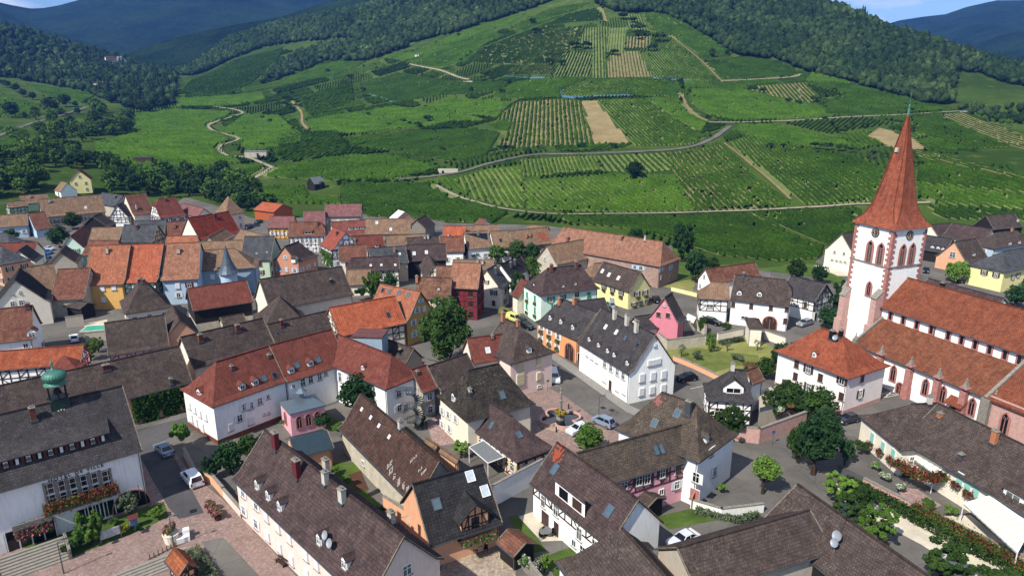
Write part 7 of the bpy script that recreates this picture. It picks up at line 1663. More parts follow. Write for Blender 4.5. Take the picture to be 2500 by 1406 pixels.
# ---------- fountain ----------
p=at(1368,1028); r=empty('fountain',p,R(20),label='clover-shaped stone fountain with column on the cobbled square',cat='fountain')
def clover(rr,n=64,a=2.1): return [((a+ .0+rr-2.9+1.25*abs(math.cos(2*t))**.7)*math.cos(t),(a+rr-2.9+1.25*abs(math.cos(2*t))**.7)*math.sin(t)) for t in [2*PI*i/n for i in range(n)]]
O=clover(3.2);I=clover(2.85); b=MB(); n_=len(O)
for i in range(n_):
    j=(i+1)%n_
    b.poly([(*O[i],0),(*O[j],0),(*O[j],.75),(*O[i],.75)]); b.poly([(*I[j],.2),(*I[i],.2),(*I[i],.75),(*I[j],.75)]); b.poly([(*O[i],.75),(*O[j],.75),(*I[j],.75),(*I[i],.75)])
b.obj('basin',SANDL,r); b=MB(); b.poly([(*q,.45) for q in clover(2.95)]); b.obj('water',WAT,r)
b=MB(); b.lathe([(3.9,0.06),(3.9,.2),(3.6,.2)],32); b.obj('step',COBG,r)
b=MB(); b.lathe([(.75,.3),(.7,1.2),(.85,1.35),(.5,1.5),(.3,1.7),(.26,3.6),(.36,3.7),(.36,3.9),(.22,4.0),(.17,5.2),(.26,5.3),(.1,5.5),(.17,5.8),(.05,6.2)],12); b.obj('column',STN,r)
o=link('flower_ring',crown('bush',LFYE,2,900,.11,(FLR,.3)),r,loc=(0,0,1.7)); o.scale=(1.3,1.3,.8)
# ---------- street lamps ----------
def lamp(px,py,h,label,rz=0):
    p=at(px,py); r=empty('street_lamp',p,rz,label=label,cat='street lamp',group=None)
    b=MB(); b.lathe([(.09,0),(.07,1.2),(.05,h)],8); b.obj('pole',MET,r); b=MB(); b.bar((0,0,h-.05),(.55,0,h+.1),.06,.06); b.obj('arm',MET,r); b=MB(); b.box((.75,0,h+.1),(.6,.22,.12)); b.obj('lamp_head',MET,r)
lamp(1461,1028,4.6,'grey street lamp beside the silver-blue people carrier'); lamp(425,1337,4.3,'grey street lamp behind the planters near the town hall',.4)
lamp(156,1400,4.2,'grey street lamp at the foot of the town hall steps',.8); lamp(1880,700,5,'street lamp near the driveway behind the white farmhouse')
for i,(px,py,l_) in enumerate(((1262,1008,'left of the fountain'),(1358,1055,'in front of the fountain'),(1421,1048,'right of the fountain'),(1388,998,'behind the fountain'))):
    p=at(px,py); b=MB(); b.lathe([(.11,0),(.11,.8),(.14,.85),(.09,.95)],10); tag(b.obj('bollard',MTD,None,loc=p),'short dark bollard on the cobbles '+l_,'bollard')
def sign(px,py,h,face,label,rz=0,disc=True):
    p=at(px,py); r=empty('road_sign',p,rz,label=label,cat='road sign'); b=MB(); b.lathe([(.035,0),(.035,h)],6); b.obj('pole',MET,r); b=MB()
    if disc: b.lathe([(.32,-.03),(.32,0)],16,(0,-.04,h-.2),ax='y')
    else: b.box((0,-.05,h-.2),(.6,.03,.4))
    b.obj('panel',face,r)
sign(447,1255,2.6,plain('sign_yellow','#c9a92c',.5),'round yellow sign at the town hall corner',.3) if False else sign(352,1190,2.8,plain('sign_yellow','#c9a92c',.5),'round yellow sign on a pole at the town hall corner',.4)
sign(1337,955,2.3,plain('sign_green','#3f7a58',.5),'small green sign at the corner of the pale pink house',.6,False)
sign(1885,1085,2.4,plain('sign_blue','#35608f',.5),'round blue road sign beside the villa retaining wall',.2)
sign(1128,1018,2.4,MTD,'thin dark lantern post by the spiral stair yard',0,False)
for i,(px,py,l_) in enumerate(((2032,1012,'by the presbytery hedge'),(1312,870,'on the pavement by the orange farmhouse'),(560,1015,'along the white convent wing'))):
    p=at(px,py); r=empty('litter_bin',p,.3,label='small grey litter bin '+l_,cat='bin'); b=MB(); b.lathe([(.25,0),(.28,.8),(.3,.82)],10); b.obj('bin',MTD,r); b=MB(); b.lathe([(.3,.82),(.2,.98)],10); b.obj('lid',MET,r)
# ---------- flower boxes, hedges ----------
def flowerbox(label,p,q,w=.5,h=.5,mat=(FLR,.5),leafm=LFL,box=True,name='flower_box',cat='flower box',n=None,parent=None):
    c=(p+q)/2; d=q-p; L_=d.length; n=n or int(L_*300); r=empty(name,c,math.atan2(d.y,d.x),label=label,cat=cat)
    if box: b=MB(); b.box((0,0,.0),(L_,w*.7,.25)); b.obj('box',STN,r)
    V=np.column_stack([rng.uniform(-L_/2,L_/2,n),rng.standard_normal(n)*w*.4,np.abs(rng.standard_normal(n))*h*.5+.05-.3*(rng.random(n)<.3)])
    Q=(V[:,None,:]+rng.standard_normal((n,4,3))*.085).reshape(-1,3); mi=(rng.random(n)<mat[1]).astype(int)
    link('flowers',npmesh('flowers',Q,np.arange(n*4).reshape(-1,4),[leafm,mat[0]],mi),r); return r
def tw(px,py,off=.9,H=TOWN):
    p=wl(H,px,py,-H.hww-off); return H.M@p
flowerbox('long red and orange flower row on the left town hall balcony',tw(108,1252),tw(203,1224),.9,.9,(FLR,.55),n=2600)
flowerbox('red flower row with yellow end on the right town hall balcony',tw(205,1222),tw(290,1196),.9,.9,(FLR,.55),n=2600)
flowerbox('pink flower row hanging above the town hall steps',tw(38,1312),tw(128,1284),.9,.9,(FLP,.5),n=2600)
def gp(px,py,z): return at(px,py,z)
flowerbox('scarlet geranium hedge along the balcony of the cream hip-ended wing',gp(2182,1132,2.6),gp(2262,1172,2.6),1.0,.9,(FLR,.6),n=3200)
flowerbox('scarlet geranium hedge under the small awning',gp(2262,1172,2.6),gp(2306,1166,2.6),.9,.8,(FLR,.5),n=1800)
P_=[(2228,1238),(2290,1272),(2360,1310),(2430,1348),(2520,1400)]
for i,(a,c) in enumerate(zip(P_[:-1],P_[1:])):
    flowerbox(['orange-red flower hedge section nearest the pink terrace','orange-red flower hedge section beside the white terrace','orange-red flower hedge section below the big awning corner','orange-red flower hedge section running off the lower right edge'][i],gp(*a,1.1),gp(*c,1.1),1.0,.8,(FLR,.34),n=2600,box=True)
def hedge(label,px,w,h,mat=LFL,n=260,name='hedge',onz=0):
    P=[at(*q,onz) for q in px]; V=[]
    for a,c in zip(P[:-1],P[1:]):
        L_=(c-a).length; m=int(L_*n); t=rng.random((m,1)); base=np.array(a)[None]+t*(np.array(c)-np.array(a))[None]; s_=np.array([-(c-a).y,(c-a).x,0])/L_
        f=rng.integers(0,3,m); u=rng.uniform(-1,1,m); v=rng.random(m)
        off=np.where(f==0,-w/2,np.where(f==1,w/2,u*w/2)); z=np.where(f==2,h,v*h); base=base+off[:,None]*s_[None]+rng.standard_normal((m,3))*.1; base[:,2]+=z; V.append(base)
    V=np.concatenate(V); c0=np.array(P[0]); V=V-c0; Q=(V[:,None,:]+rng.standard_normal((len(V),4,3))*.11).reshape(-1,3)
    o=link(name,npmesh(name,Q,np.arange(len(V)*4).reshape(-1,4),[mat]),None,loc=P[0]); tag(o,label,'hedge'); return o
hedge('long dark clipped hedge between gravel strip and pink low wall',[(2062,1182),(2130,1215),(2240,1275),(2340,1330),(2520,1420)],1.3,1.2,LF)
hedge('low hedge lining the orchard pavilion wall',[(1758,842),(1812,832)],.9,.8,LFG)
hedge('hedge at the foot of the low pale wall by the archway house',[(1700,1250),(1800,1275),(1850,1262)],.8,.6,LFG)
hedge('green hedge along the planted bed right of the kiosk',[(470,1352),(500,1395),(520,1430)],1.4,.8,LFG)
# ivy
ivy(HS['very long brown'],[(322,985),(335,1040),(478,932),(484,1005)],'thick ivy and creeper curtain covering the barn wall behind the town hall',n=11000,leaf=.14,out=.3,plane=True)
ivy(HS['narrow house with smooth red'],[(786,612),(786,652),(812,620),(812,655)],'bright ivy covering the front of the narrow red-roofed house',n=1500,leaf=.2)
ivy(HS['cream hip-ended wing'],[(2205,1145),(2210,1165),(2262,1150),(2262,1185)],'dark ivy under the scarlet geranium hedge',n=1600,leaf=.14)
# ---------- details on and around houses ----------
def dish(H_,px,py,label=None,r=.45,parent=None):
    p,nr=H_.on(px,py); 
    if p is None: return
    b=MB(); b.bar((0,0,-.2),(0,0,.9),.05,.05); M=Matrix.Translation((0,-.1,1.1))@Matrix.Rotation(R(65),4,'X')
    pts=[]; n=16
    for k,(rr,z) in enumerate(((0.01,-.08),(r*.6,-.04),(r,.05))): pts.append([M@Vector((rr*math.cos(2*PI*i/n),rr*math.sin(2*PI*i/n),z)) for i in range(n)])
    for A_,B_ in zip(pts[:-1],pts[1:]):
        for i in range(n): j=(i+1)%n; b.poly([A_[i],A_[j],B_[j],B_[i]])
    b.obj('satellite_dish',plain('dish_grey','#8e949a',.5,.2,.04),H_.roof,loc=p)
def antenna(H_,px,py,h=3.0):
    p,nr=H_.on(px,py)
    if p is None: return
    b=MB(); b.bar((0,0,-.2),(0,0,h),.05,.05)
    b.bar((-.7,0,h-.1),(.7,0,h-.1),.03,.03)
    for i in range(9): b.bar((-.7+i*.17,-.3,h-.1),(-.7+i*.17,.3,h-.1),.02,.02)
    b.bar((-.4,0,h-.8),(.4,0,h-.8),.03,.03)
    for i in range(5): b.bar((-.4+i*.2,-.25,h-.8),(-.4+i*.2,.25,h-.8),.02,.02)
    b.obj('antenna',MET,H_.roof,loc=p)
dish(HS['huge brown roof at'],2042,1328,r=.6); dish(HS['huge brown roof at'],2036,1345,r=.5); antenna(HS['huge brown roof at'],2048,1312,4.2)
dish(HS['long pale pink'],797,1326,r=.5); dish(HS['long pale pink'],808,1346,r=.5); dish(HS['white presbytery'],2038,838,r=.5); dish(HS['bright pink gabled'],1606,760,r=.4)
antenna(HS['brown tiled house with two'],545,822,3); antenna(HS['steep brown pyramid'],366,732,3.2)
# solar array
H_=HS['tan-roofed white house carrying']; q=[H_.on(*a)[0] for a in ((1134,587),(1190,586),(1189,566.5+3),(1135,571))]
if all(x is not None for x in q):
    nr=H_.on(1160,580)[1]; b=MB(); b.poly([x+nr*.12 for x in q]); b.poly([x+nr*.03 for x in q][::-1])
    for i in range(4): j=(i+1)%4; b.poly([q[i]+nr*.03,q[j]+nr*.03,q[j]+nr*.12,q[i]+nr*.12])
    for k in range(1,6): b.bar(q[0].lerp(q[1],k/6)+nr*.14,q[3].lerp(q[2],k/6)+nr*.14,.05,.03,1)
    b.obj('solar_array',[plain('solar_panel','#14202c',.2,.2,.1,4,.6),MET],H_.roof)
# rooftop light tiles on the dark barn (rows of small pale glass tiles)
H_=HS['long dark barn']; b=MB(); pale=plain('pale_glass_tile','#a9a49c',.5,0,.1)
for cx,cy,nx,ny in ((947,1134,4,4),(952,1146,3,5),(962,1157,2,5),(973,1170,2,6),(984,1181,2,6),(994,1190,2,6),(1000,1203,2,5),(1003,1125,5,2),(1023,1147,3,2),(1030,1155,4,2)):
    for i in range(nx):
        for j in range(ny):
            p,nr=H_.on(cx+i*3.4-j*.3,cy-i*3.6+j*3.2)
            if p is None or nr.z<.2 or random.random()<.15: continue
            h_=Vector((-nr.y,nr.x,0)).normalized(); s_=nr.cross(h_); e=nr*.03
            b.poly([p+e-h_*.07-s_*.09,p+e+h_*.07-s_*.09,p+e+h_*.07+s_*.09,p+e-h_*.07+s_*.09])
if b.v: b.obj('pale_roof_tiles',pale,H_.roof)
# scarlet tile patch on the modernised house and white lichen patch
def patch(H_,px,py,w_,h_,mat,name='replaced_tiles',n=40):
    p,nr=H_.on(px,py)
    if p is None: return
    a=Vector((-nr.y,nr.x,0)).normalized(); s_=nr.cross(a); b=MB()
    for i in range(n):
        u=random.gauss(0,w_*.3); v=random.gauss(0,h_*.3); c=p+a*round(u/.26)*.26+s_*round(v/.3)*.3+nr*(.035+random.random()*.01)
        b.poly([c-a*.13-s_*.15,c+a*.13-s_*.15,c+a*.13+s_*.15,c-a*.13+s_*.15])
    b.obj(name,mat,H_.roof)
SCT=plain('scarlet_new_tiles','#93462f',.8,0,.15,4,.2)
patch(HS['white modernised'],1367,1105,1.6,1.8,SCT,n=60); patch(HS['white house with large mossy'],1608,978,1.4,1.0,plain('pinkish_patch','#8a5a50',.9,0,.2,3,.2),n=30)
patch(HS['stone farmhouse with patched'],1326,578,5,4,SCT,n=160)
# big shed dormer on modernised house
H_=HS['white modernised']
def big_shed(H_,a,c,front,hh,rise,wm,rm,name='dormer'):
    """a,c: photo pixels of the eave line ends of the shed dormer roof on its front"""
    p0=wl(H_,a[0],a[1],-front);p1=wl(H_,c[0],c[1],-front); x0,x1=min(p0.x,p1.x),max(p0.x,p1.x); zb=H_.zroof(front)-.1; zt=max(p0.z,p1.z); zt=zb+hh
    # where does the shed roof (slope rise) meet the main roof
    y=front
    while y>0 and zt+(front-y)*rise<H_.zroof(y): y-=.05
    b=MB(); b.poly([(x0,-front,zb),(x1,-front,zb),(x1,-front,zt),(x0,-front,zt)]); ze_=zt+(front-y)*rise
    b.poly([(x1,-front,zb),(x1,-y,ze_),(x1,-front,zt)]); b.poly([(x0,-front,zb),(x0,-front,zt),(x0,-y,ze_)])
    d=b.obj(name,wm,H_.root)
    roofpoly('dormer_roof',[[(x0-.15,-front-.35,zt-.35*rise+.15),(x1+.15,-front-.35,zt-.35*rise+.15),(x1+.15,-y+.1,ze_+.15),(x0-.15,-y+.1,ze_+.15)]],rm,d,.14)
    return d,x0,x1,zb,zt
d,x0,x1,zb,zt=big_shed(H_,(1356,1180),(1428,1240),3.6,2.5,.42,WH,RPu)
for k in range(2):
    x=x0+(k+.68)*(x1-x0)/2.2; b=MB(); b.box((0,-.03,0),(1.9,.1,1.5),0); b.box((0,-.1,0),(1.75,.04,1.35),1); b.obj('window',[FRW,SHB if k else GLASS],d,loc=(x,-3.6,zb+1.25))
H_=HS['black ribbed-roof house']
# gabled half-timbered dormer
p,nr=H_.on(1165,1262)
def gable_dormer(H_,px,py,w_,hh,pit,wm,rm,front,fr=WOOD):
    o_=wl(H_,px,py,-front); x=o_.x; zb=H_.zroof(min(front,H_.hww))-.9; zt=zb+hh; pk=zt+w_/2*pit; b=MB()
    yb=front
    while yb>0 and pk>H_.zroof(yb): yb-=.05
    ys=front
    while ys>0 and zt>H_.zroof(ys): ys-=.05
    b.poly([(x-w_/2,-front,zb),(x+w_/2,-front,zb),(x+w_/2,-front,zt),(x,-front,pk-.1),(x-w_/2,-front,zt)])
    b.poly([(x+w_/2,-front,zb),(x+w_/2,-ys,zb),(x+w_/2,-ys,zt),(x+w_/2,-front,zt)]); b.poly([(x-w_/2,-front,zb),(x-w_/2,-front,zt),(x-w_/2,-ys,zt),(x-w_/2,-ys,zb)])
    d=b.obj('dormer',wm,H_.root); o=.5
    roofpoly('dormer_roof',[[(x+w_/2+o,-front-o,zt-o*pit*.9),(x+w_/2+o,-ys+.6,zt-o*pit*.9),(x,-yb+.1,pk+.1),(x,-front-o,pk+.1)],[(x-w_/2-o,-ys+.6,zt-o*pit*.9),(x-w_/2-o,-front-o,zt-o*pit*.9),(x,-front-o,pk+.1),(x,-yb+.1,pk+.1)]],rm,d,.14)
    t=MB(); Y=-front-.03
    for z in (zb+.1,zb+hh*.5,zt): t.bar((x-w_/2,Y,z),(x+w_/2,Y,z),.15,.1,up=Vector((0,1,0)))
    for k in range(5): xx=x-w_/2+.08+k*(w_-.16)/4; t.bar((xx,Y,zb),(xx,Y,zt+(.0 if k in(0,4) else w_/4*pit if k!=2 else w_/2*pit-.2)),.14,.1,up=Vector((0,1,0)))
    t.bar((x-w_/2,Y,zb),(x-w_/4,Y,zt),.12,.08,up=Vector((0,1,0))); t.bar((x+w_/2,Y,zb),(x+w_/4,Y,zt),.12,.08,up=Vector((0,1,0)))
    t.obj('timber_frame',fr,d); b=MB(); b.box((x,Y-.02,zb+hh*.5),(w_*.28,.06,hh*.8)); b.obj('window',GLASS,d)
    t=MB(); t.box((x,-front-.6,zb-.1),(w_+1.0,1.3,.14)); 
    for k in range(12): t.box((x-(w_+1)/2+k*(w_+1)/11,-front-1.2,zb+.4),(.06,.05,.9))
    t.box((x,-front-1.2,zb+.85),(w_+1,.09,.09)); t.obj('balcony',fr,d); return x,zb,d
x,zb,d=gable_dormer(H_,1160,1265,3.6,2.6,.85,WPE,RK,4.6)
q0=H_.M@Vector((x-2.2,-6.0,zb-.1));q1=H_.M@Vector((x+2.2,-6.0,zb-.1)); flowerbox('flower boxes hanging on the half-timbered dormer balcony',q0,q1,.5,.5,(FLP,.25),n=900)
# arched wooden gates
def gate(H_,px,py,w_,h_,label=None):
    p,nr=H_.on(px,py,'wall')
    if p is None: return
    rz=math.atan2(nr.y,nr.x)+PI/2; link('arched_gate',lancet_mesh(w_,h_,.25,False,WOOD),H_.root,loc=(p.x,p.y,h_/2)+() if False else Vector((p.x,p.y,h_/2))+nr*.02,rz=rz)
gate(HS['orange rendered farmhouse'],1391,862,2.6,3.6); gate(HS['large white farmhouse'],1879,790,2.9,3.1); gate(HS['white house with large mossy'],1697,1215,1.5,2.3)
# awnings
def awning(label,pts,mat,drop=.25,post=None):
    c=sum((Vector(p) for p in pts),Vector())/4; P=[Vector(p)-c for p in pts]; b=MB(); b.poly(P); b.poly([p-Vector((0,0,.04)) for p in P][::-1])
    d=Vector((0,0,-drop)); b.poly([P[3],P[2],P[2]+d,P[3]+d]); b.poly([P[3]+d,P[2]+d,P[2],P[3]])
    me=b.mesh('awning',[mat]); uvmesh(me); o=link('awning',me,None,loc=c); tag(o,label,'awning')
    fb=MB(); 
    for i in range(4): fb.bar(P[i],P[(i+1)%4],.09,.09)
    for i in (2,3):
        if post: fb.bar(P[i],Vector((P[i].x,P[i].y,-c.z)),.09,.09)
    fb.obj('frame',FRW,o)
n=NT('striped_canvas'); uv=n.co('UV'); sx=n.new('ShaderNodeSeparateXYZ'); n.l.new(uv,sx.inputs[0]); m1=n.new('ShaderNodeMath',operation='MULTIPLY'); m1.inputs[1].default_value=7; n.l.new(sx.outputs[0],m1.inputs[0]); m2=n.new('ShaderNodeMath',operation='SINE'); n.l.new(m1.outputs[0],m2.inputs[0])
AWN=n.done(n.mix(n.ramp(m2.outputs[0],.45,.6),srgb('#e6e4da'),srgb('#bdb8a2')),.8,.1)
awning('small white striped awning over the geranium balcony',[gp(2272,1102,4.0),gp(2319,1136,4.0),gp(2281,1155,3.1),gp(2232,1120,3.1)],AWN,post=True)
awning('large cream striped awning over the white terrace',[gp(2416,1210,4.0),gp(2520,1282,4.0),gp(2484,1348,2.9),gp(2353,1228,2.9)],AWN,post=True)
awning('white canvas awning on the side of the pink house',[gp(1680,766,3.0),gp(1699,775,3.0),gp(1693,788,2.4),gp(1672,778,2.4)],AWN)
ZN=plain('corrugated_grey','#77797a',.6,.3,.1,4)
awning('grey metal lean-to canopy below the half-timbered wing',[gp(1181,1075,3.2),gp(1231,1115,3.2),gp(1191,1130,2.6),gp(1145,1091,2.6)],ZN,post=True)
# pink chapel with zinc roof and little turret
p=at(743,1040); r=empty('chapel',p,R(35),label='small pink chapel with zinc roof, arched windows and slender bell turret',cat='chapel')
b=MB(); b.box((0,0,1.9),(5.6,5.0,4.4)); b.obj('wall',WLP,r); roofpoly('roof',[[(-3,-2.7,4.1),(3,-2.7,4.1),(1.2,0,5.2),(-1.2,0,5.2)],[(3,-2.7,4.1),(3,2.7,4.1),(1.2,0,5.2)],[(3,2.7,4.1),(-3,2.7,4.1),(-1.2,0,5.2),(1.2,0,5.2)],[(-3,2.7,4.1),(-3,-2.7,4.1),(-1.2,0,5.2)]],ZINC,r,.14)
b=MB()
for i in range(6): a=PI/3*i; b.box((.3*math.cos(a),.3*math.sin(a),5.7),(.08,.08,1.2))
b.lathe([(.95,6.2),(.6,6.5),(.3,6.9),(.1,7.5),(.03,8.0)],8); b.obj('turret',ZINC,r)
for k in (-1.5,0,1.5): link('window',lancet_mesh(.8,2.0,.18,False),r,loc=(k,-2.52,2.2))
link('window',lancet_mesh(.8,2.0,.18,False),r,loc=(-2.82,.2,2.2),rz=-PI/2)
# round-fronted turret on the grey-blue house
p=at(562,702,3.0); p.z=0; r=empty('turret',p,0,label='round blue turret with slender pointed slate roof',cat='turret')
b=MB(); b.lathe([(2.1,-.3),(2.1,7.6)],20); b.obj('wall',WBL,r); b=MB(); b.lathe([(2.9,7.2),(2.2,8.0),(1.6,9.2),(1.05,10.8),(.6,12.4),(.05,14.6)],14); me=uvmesh(b.mesh('roof',[plain('blue_slate','#4d5a66',.5,.2,.15,2)])); link('roof',me,r); b=MB(); b.lathe([(.05,14.5),(.03,15.4)],6); b.obj('finial',MET,r)
# spiral staircase
p=at(1016,1050); r=empty('spiral_staircase',p,0,label='grey metal spiral fire stair on the end of the rear convent wing',cat='staircase')
b=MB(); b.lathe([(.08,0),(.08,7.6)],8); b.obj('column',MET,r); b=MB(); rl=MB(); N_=42; pr=None
for i in range(N_):
    a=i*R(24); z=i*.165+.2; b.box((.75*math.cos(a),.75*math.sin(a),z),(1.35,.42,.05),0,Matrix.Identity(4) if False else None) if False else None
    M=Matrix.Rotation(a,4,'Z'); b.box((.75,0,z),(1.3,.4,.05),0,M); q=Vector((1.4*math.cos(a),1.4*math.sin(a),z+.95)); rl.bar(q-Vector((0,0,.95)),q,.04,.04)
    if pr is not None: rl.bar(pr,q,.06,.05)
    pr=q
b.obj('steps',MET,r); rl.obj('railing',MET,r); b=MB(); b.box((-1.6,.6,7.1),(3.0,1.6,.1)); b.obj('landing',MET,r)
# town hall steps
p=at(75,1378); ang=TOWN.root.rotation_euler[2]; r=empty('stone_staircase',p,ang,label='broad grey stone steps rising to the town hall loggia',cat='steps')
b=MB()
for k in range(8): b.box((0,-1.6+k*.42,.09+k*.17/2+ -.0),(7.2,.42,.18+k*.17))
b.obj('steps',plain('grey_stone_light','#8d877c'),r)
for s in (-1,1): b=MB(); b.box((s*3.8,0,.7),(.3,4.0,1.6)); b.obj('side_wall',STN,r)
b=MB()
for s in (-1,1):
    b.bar((s*3.8,-2,1.2),(s*3.8,1.8,2.4),.06,.06)
    for k in range(4): b.bar((s*3.8,-2+k*1.2,.8),(s*3.8,-2+k*1.2,1.2+k*.38),.05,.05)
b.obj('handrail',MET,r)
p=at(360,1392); r=empty('stone_staircase',p,ang,label='low wide stone steps left of the half-timbered kiosk',cat='steps'); b=MB()
for k in range(5): b.box((0,-1.2+k*.45,.07+k*.06),(9,.45,.14+k*.12))
b.obj('steps',plain('grey_stone_light','#8d877c'),r)
# half-timbered kiosk at the bottom edge
house('small half-timbered kiosk with orange roof beside the plaza steps',(424,1336),(458,1375),E1=(402,1362),E2=(445,1425),ze=2.3,pitch=44,wall=WPE,roof=tiles('roof_kiosk','#8c4f33','#a36343','#7a5a40',.15),timber=(.2,0),win=None,name='kiosk',cat='kiosk',oh=.35,flare=False)
# carport roofs and sheds
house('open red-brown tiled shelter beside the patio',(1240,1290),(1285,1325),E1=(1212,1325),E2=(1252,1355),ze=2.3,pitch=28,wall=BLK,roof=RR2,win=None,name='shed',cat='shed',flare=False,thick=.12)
house('small mossy lean-to roof between the lawn and the white gable',(1562,1190),(1605,1215),E1=(1548,1218),E2=(1585,1247),ze=2.5,pitch=24,wall=BLK,roof=RB,win=None,name='shed',cat='shed',flare=False)
house('dark blue metal arched roof building behind the pink terrace',(706,1072),(800,1050),E1=(745,1116),E2=(835,1082),ze=3.2,pitch=22,wall=WPE,roof=plain('dark_blue_metal','#34454d',.5,.4,.1,2),win=None,name='garage',cat='garage',flare=False,ridgecap=False)
house('long low orange lean-to roof behind the dark barn',(1040,1068),(1120,1120),E1=(1058,1098),E2=(1138,1142),ze=2.6,pitch=24,wall=WPE,roof=RT,win=None,name='shed',cat='shed',flare=False)
house('small corrugated shed in the shade before the open red barn',(350+100,740),(465,742),E1=(447,752),E2=(462,754),ze=2.2,pitch=26,wall=STW,roof=RB,win=None,name='shed',cat='shed') if False else None
p=at(1655,1395,3.0); r=empty('garage',(p.x,p.y,0),R(-52),label='flat grey roofed garage squeezed between ribbed roof and huge brown roof',cat='garage'); b=MB(); b.box((0,0,1.5),(7.5,3.0,3.0)); b.obj('wall',WG,r); b=MB(); b.box((0,0,3.05),(7.9,3.4,.18)); b.obj('roof',plain('flat_grey_roof','#5f6466',.8,0,.12,2),r)
# vineyard huts
def hut(px,py,L_,W_,h_,rz,wall,roof,label,name='shed',cat='shed',pit=.5,flatroof=False):
    p=ter(px,py); r=empty(name,(p.x,p.y,p.z-.3),rz,label=label,cat=cat); b=MB(); b.box((0,0,h_/2),(L_,W_,h_)); rh=W_/2*pit
    if not flatroof:
        for s in (-1,1): b.poly([(s*L_/2,-W_/2,h_),(s*L_/2,W_/2,h_),(s*L_/2,0,h_+rh)][::s])
    b.obj('wall',wall,r)
    if flatroof: roofpoly('roof',[[(-L_/2-.2,-W_/2-.2,h_+.2),(L_/2+.2,-W_/2-.2,h_+.2),(L_/2+.2,W_/2+.2,h_+.5),(-L_/2-.2,W_/2+.2,h_+.5)]],roof,r,.15)
    else: roofpoly('roof',[[(-L_/2-.3,-W_/2-.3,h_-.15*pit),(L_/2+.3,-W_/2-.3,h_-.15*pit),(L_/2+.3,0,h_+rh+.1),(-L_/2-.3,0,h_+rh+.1)],[(L_/2+.3,W_/2+.3,h_-.15*pit),(-L_/2-.3,W_/2+.3,h_-.15*pit),(-L_/2-.3,0,h_+rh+.1),(L_/2+.3,0,h_+rh+.1)]],roof,r,.15)
    b=MB(); b.box((L_*.1,-W_/2-.03,h_*.4),(min(1.4,L_*.2),.08,h_*.7)); b.obj('door',WOOD,r); return r
hut(772,462,7,6.5,3.6,R(55),BLK,ZN,'dark wooden vineyard hut with pale grey metal roof',pit=1.0)
hut(626,384,14,4,4,R(8),STW,ZN,'pale concrete shed beside the winding lane',flatroof=True)
r_=hut(203,468,11,9,6.8,R(-62),WY,RR_,'cream villa with red roof standing among the dark trees','house','house',1.05)
for x_,z_,w_,hh_ in ((-3,5.2,1,1.3),(0,5.2,1,1.3),(3,5.2,1,1.3),(3.2,2.2,1,1.4)): link('window',window_mesh(w_,hh_,'w'),r_,loc=(x_,-4.52,z_))
for y_,z_ in ((-2.2,5.2),(2.2,5.2),(0,8.6),(2.2,2.2)): link('window',window_mesh(1,1.3,'w'),r_,loc=(-5.52,y_,z_),rz=-PI/2); link('window',window_mesh(1,1.3,'w'),r_,loc=(5.52,y_,z_),rz=PI/2)
hut(163,480,8,7,3.2,R(-40),WH,RT,'tan roofed cottage left of the cream villa','house','house',1.1)
hut(352,398,11,4,3.4,R(4),SHB,RD,'long dark wooden shed at the edge of the bright left plot',flatroof=True)
hut(238,216,38,16,6,R(-8),FRW,RB,'long white farm hall with mauve roof in the left valley','barn','barn',.35)
hut(272,163,14,14,9,R(40),WH,RB,'left white gabled block of the far villa','house','house',1.0); hut(295,163,14,14,9,R(-35),WH,ZN,'right white gabled block of the far villa','house','house',1.0)
hut(1018,140,5,4,3,R(5),WH,ZN,'tiny white hut on the upper left slope')
# blue vineyard nets: posts with net sheets on plot edges
NET=plain('blue_net','#44708f',.6,0,.15,3)
def net(label,px,h=1.5):
    P=[ter(*q) for q in px]; b=MB(); c=P[0]
    for a,q in zip(P[:-1],P[1:]):
        m=max(1,int((q-a).length/4))
        for k in range(m):
            u=a.lerp(q,k/m);v=a.lerp(q,(k+1)/m); u.z=float(tz(u.x,u.y));v.z=float(tz(v.x,v.y)); d=(v-u).normalized(); n_=Vector((-d.y,d.x,0))*.35; z1=Vector((0,0,h)); u-=c;v-=c
            b.poly([u-n_,v-n_,v+z1,u+z1]); b.poly([u+z1,v+z1,v+n_,u+n_])
    tag(b.obj('vineyard_net',NET,None,loc=c),label,'net')
net('bright blue net along the curved plot edge in mid slope',[(1368,222),(1372,238),(1400,241),(1450,238),(1538,236)]); net('blue net line at the foot of the dark upper plot',[(1230,189),(1290,192),(1340,192)],1.2)
net('short curved blue net on the left slope',[(895,232),(930,238),(960,253)],1.0); net('small blue net beside the leaf-shaped dark plot',[(1078,232),(1092,218)],1.0); net('blue net below the upper right diagonal rows',[(1596,192),(1625,196),(1690,198)],.9)
# notice board, planters, kiosk things on plaza
p=at(273,1322); r=empty('notice_board',p,ang,label='grey and white notice board standing before the town hall shrubs',cat='notice board'); b=MB(); b.box((0,0,1.3),(2.2,.08,1.1)); b.obj('panel',plain('map_panel','#b9bdc0',.5,0,.25,3),r)
for s in (-1,1): b=MB(); b.box((s*1.1,0,.9),(.1,.1,1.9)); b.obj('post',MET,r)
p=at(328,1288); r=empty('book_box',p,ang,label='small blue and red box house on a post by the shrubs',cat='book box'); b=MB(); b.box((0,0,1.0),(.8,.6,1.0)); b.obj('box',plain('blue_box','#5f7fae',.6),r); b=MB(); b.box((0,0,.3),(.3,.3,.7)); b.obj('post',WOOD,r); roofpoly('roof',[[(-.55,-.5,1.5),(.55,-.5,1.5),(.55,0,1.95),(-.55,0,1.95)],[(.55,.5,1.5),(-.55,.5,1.5),(-.55,0,1.95),(.55,0,1.95)]],SHR,r,.05)
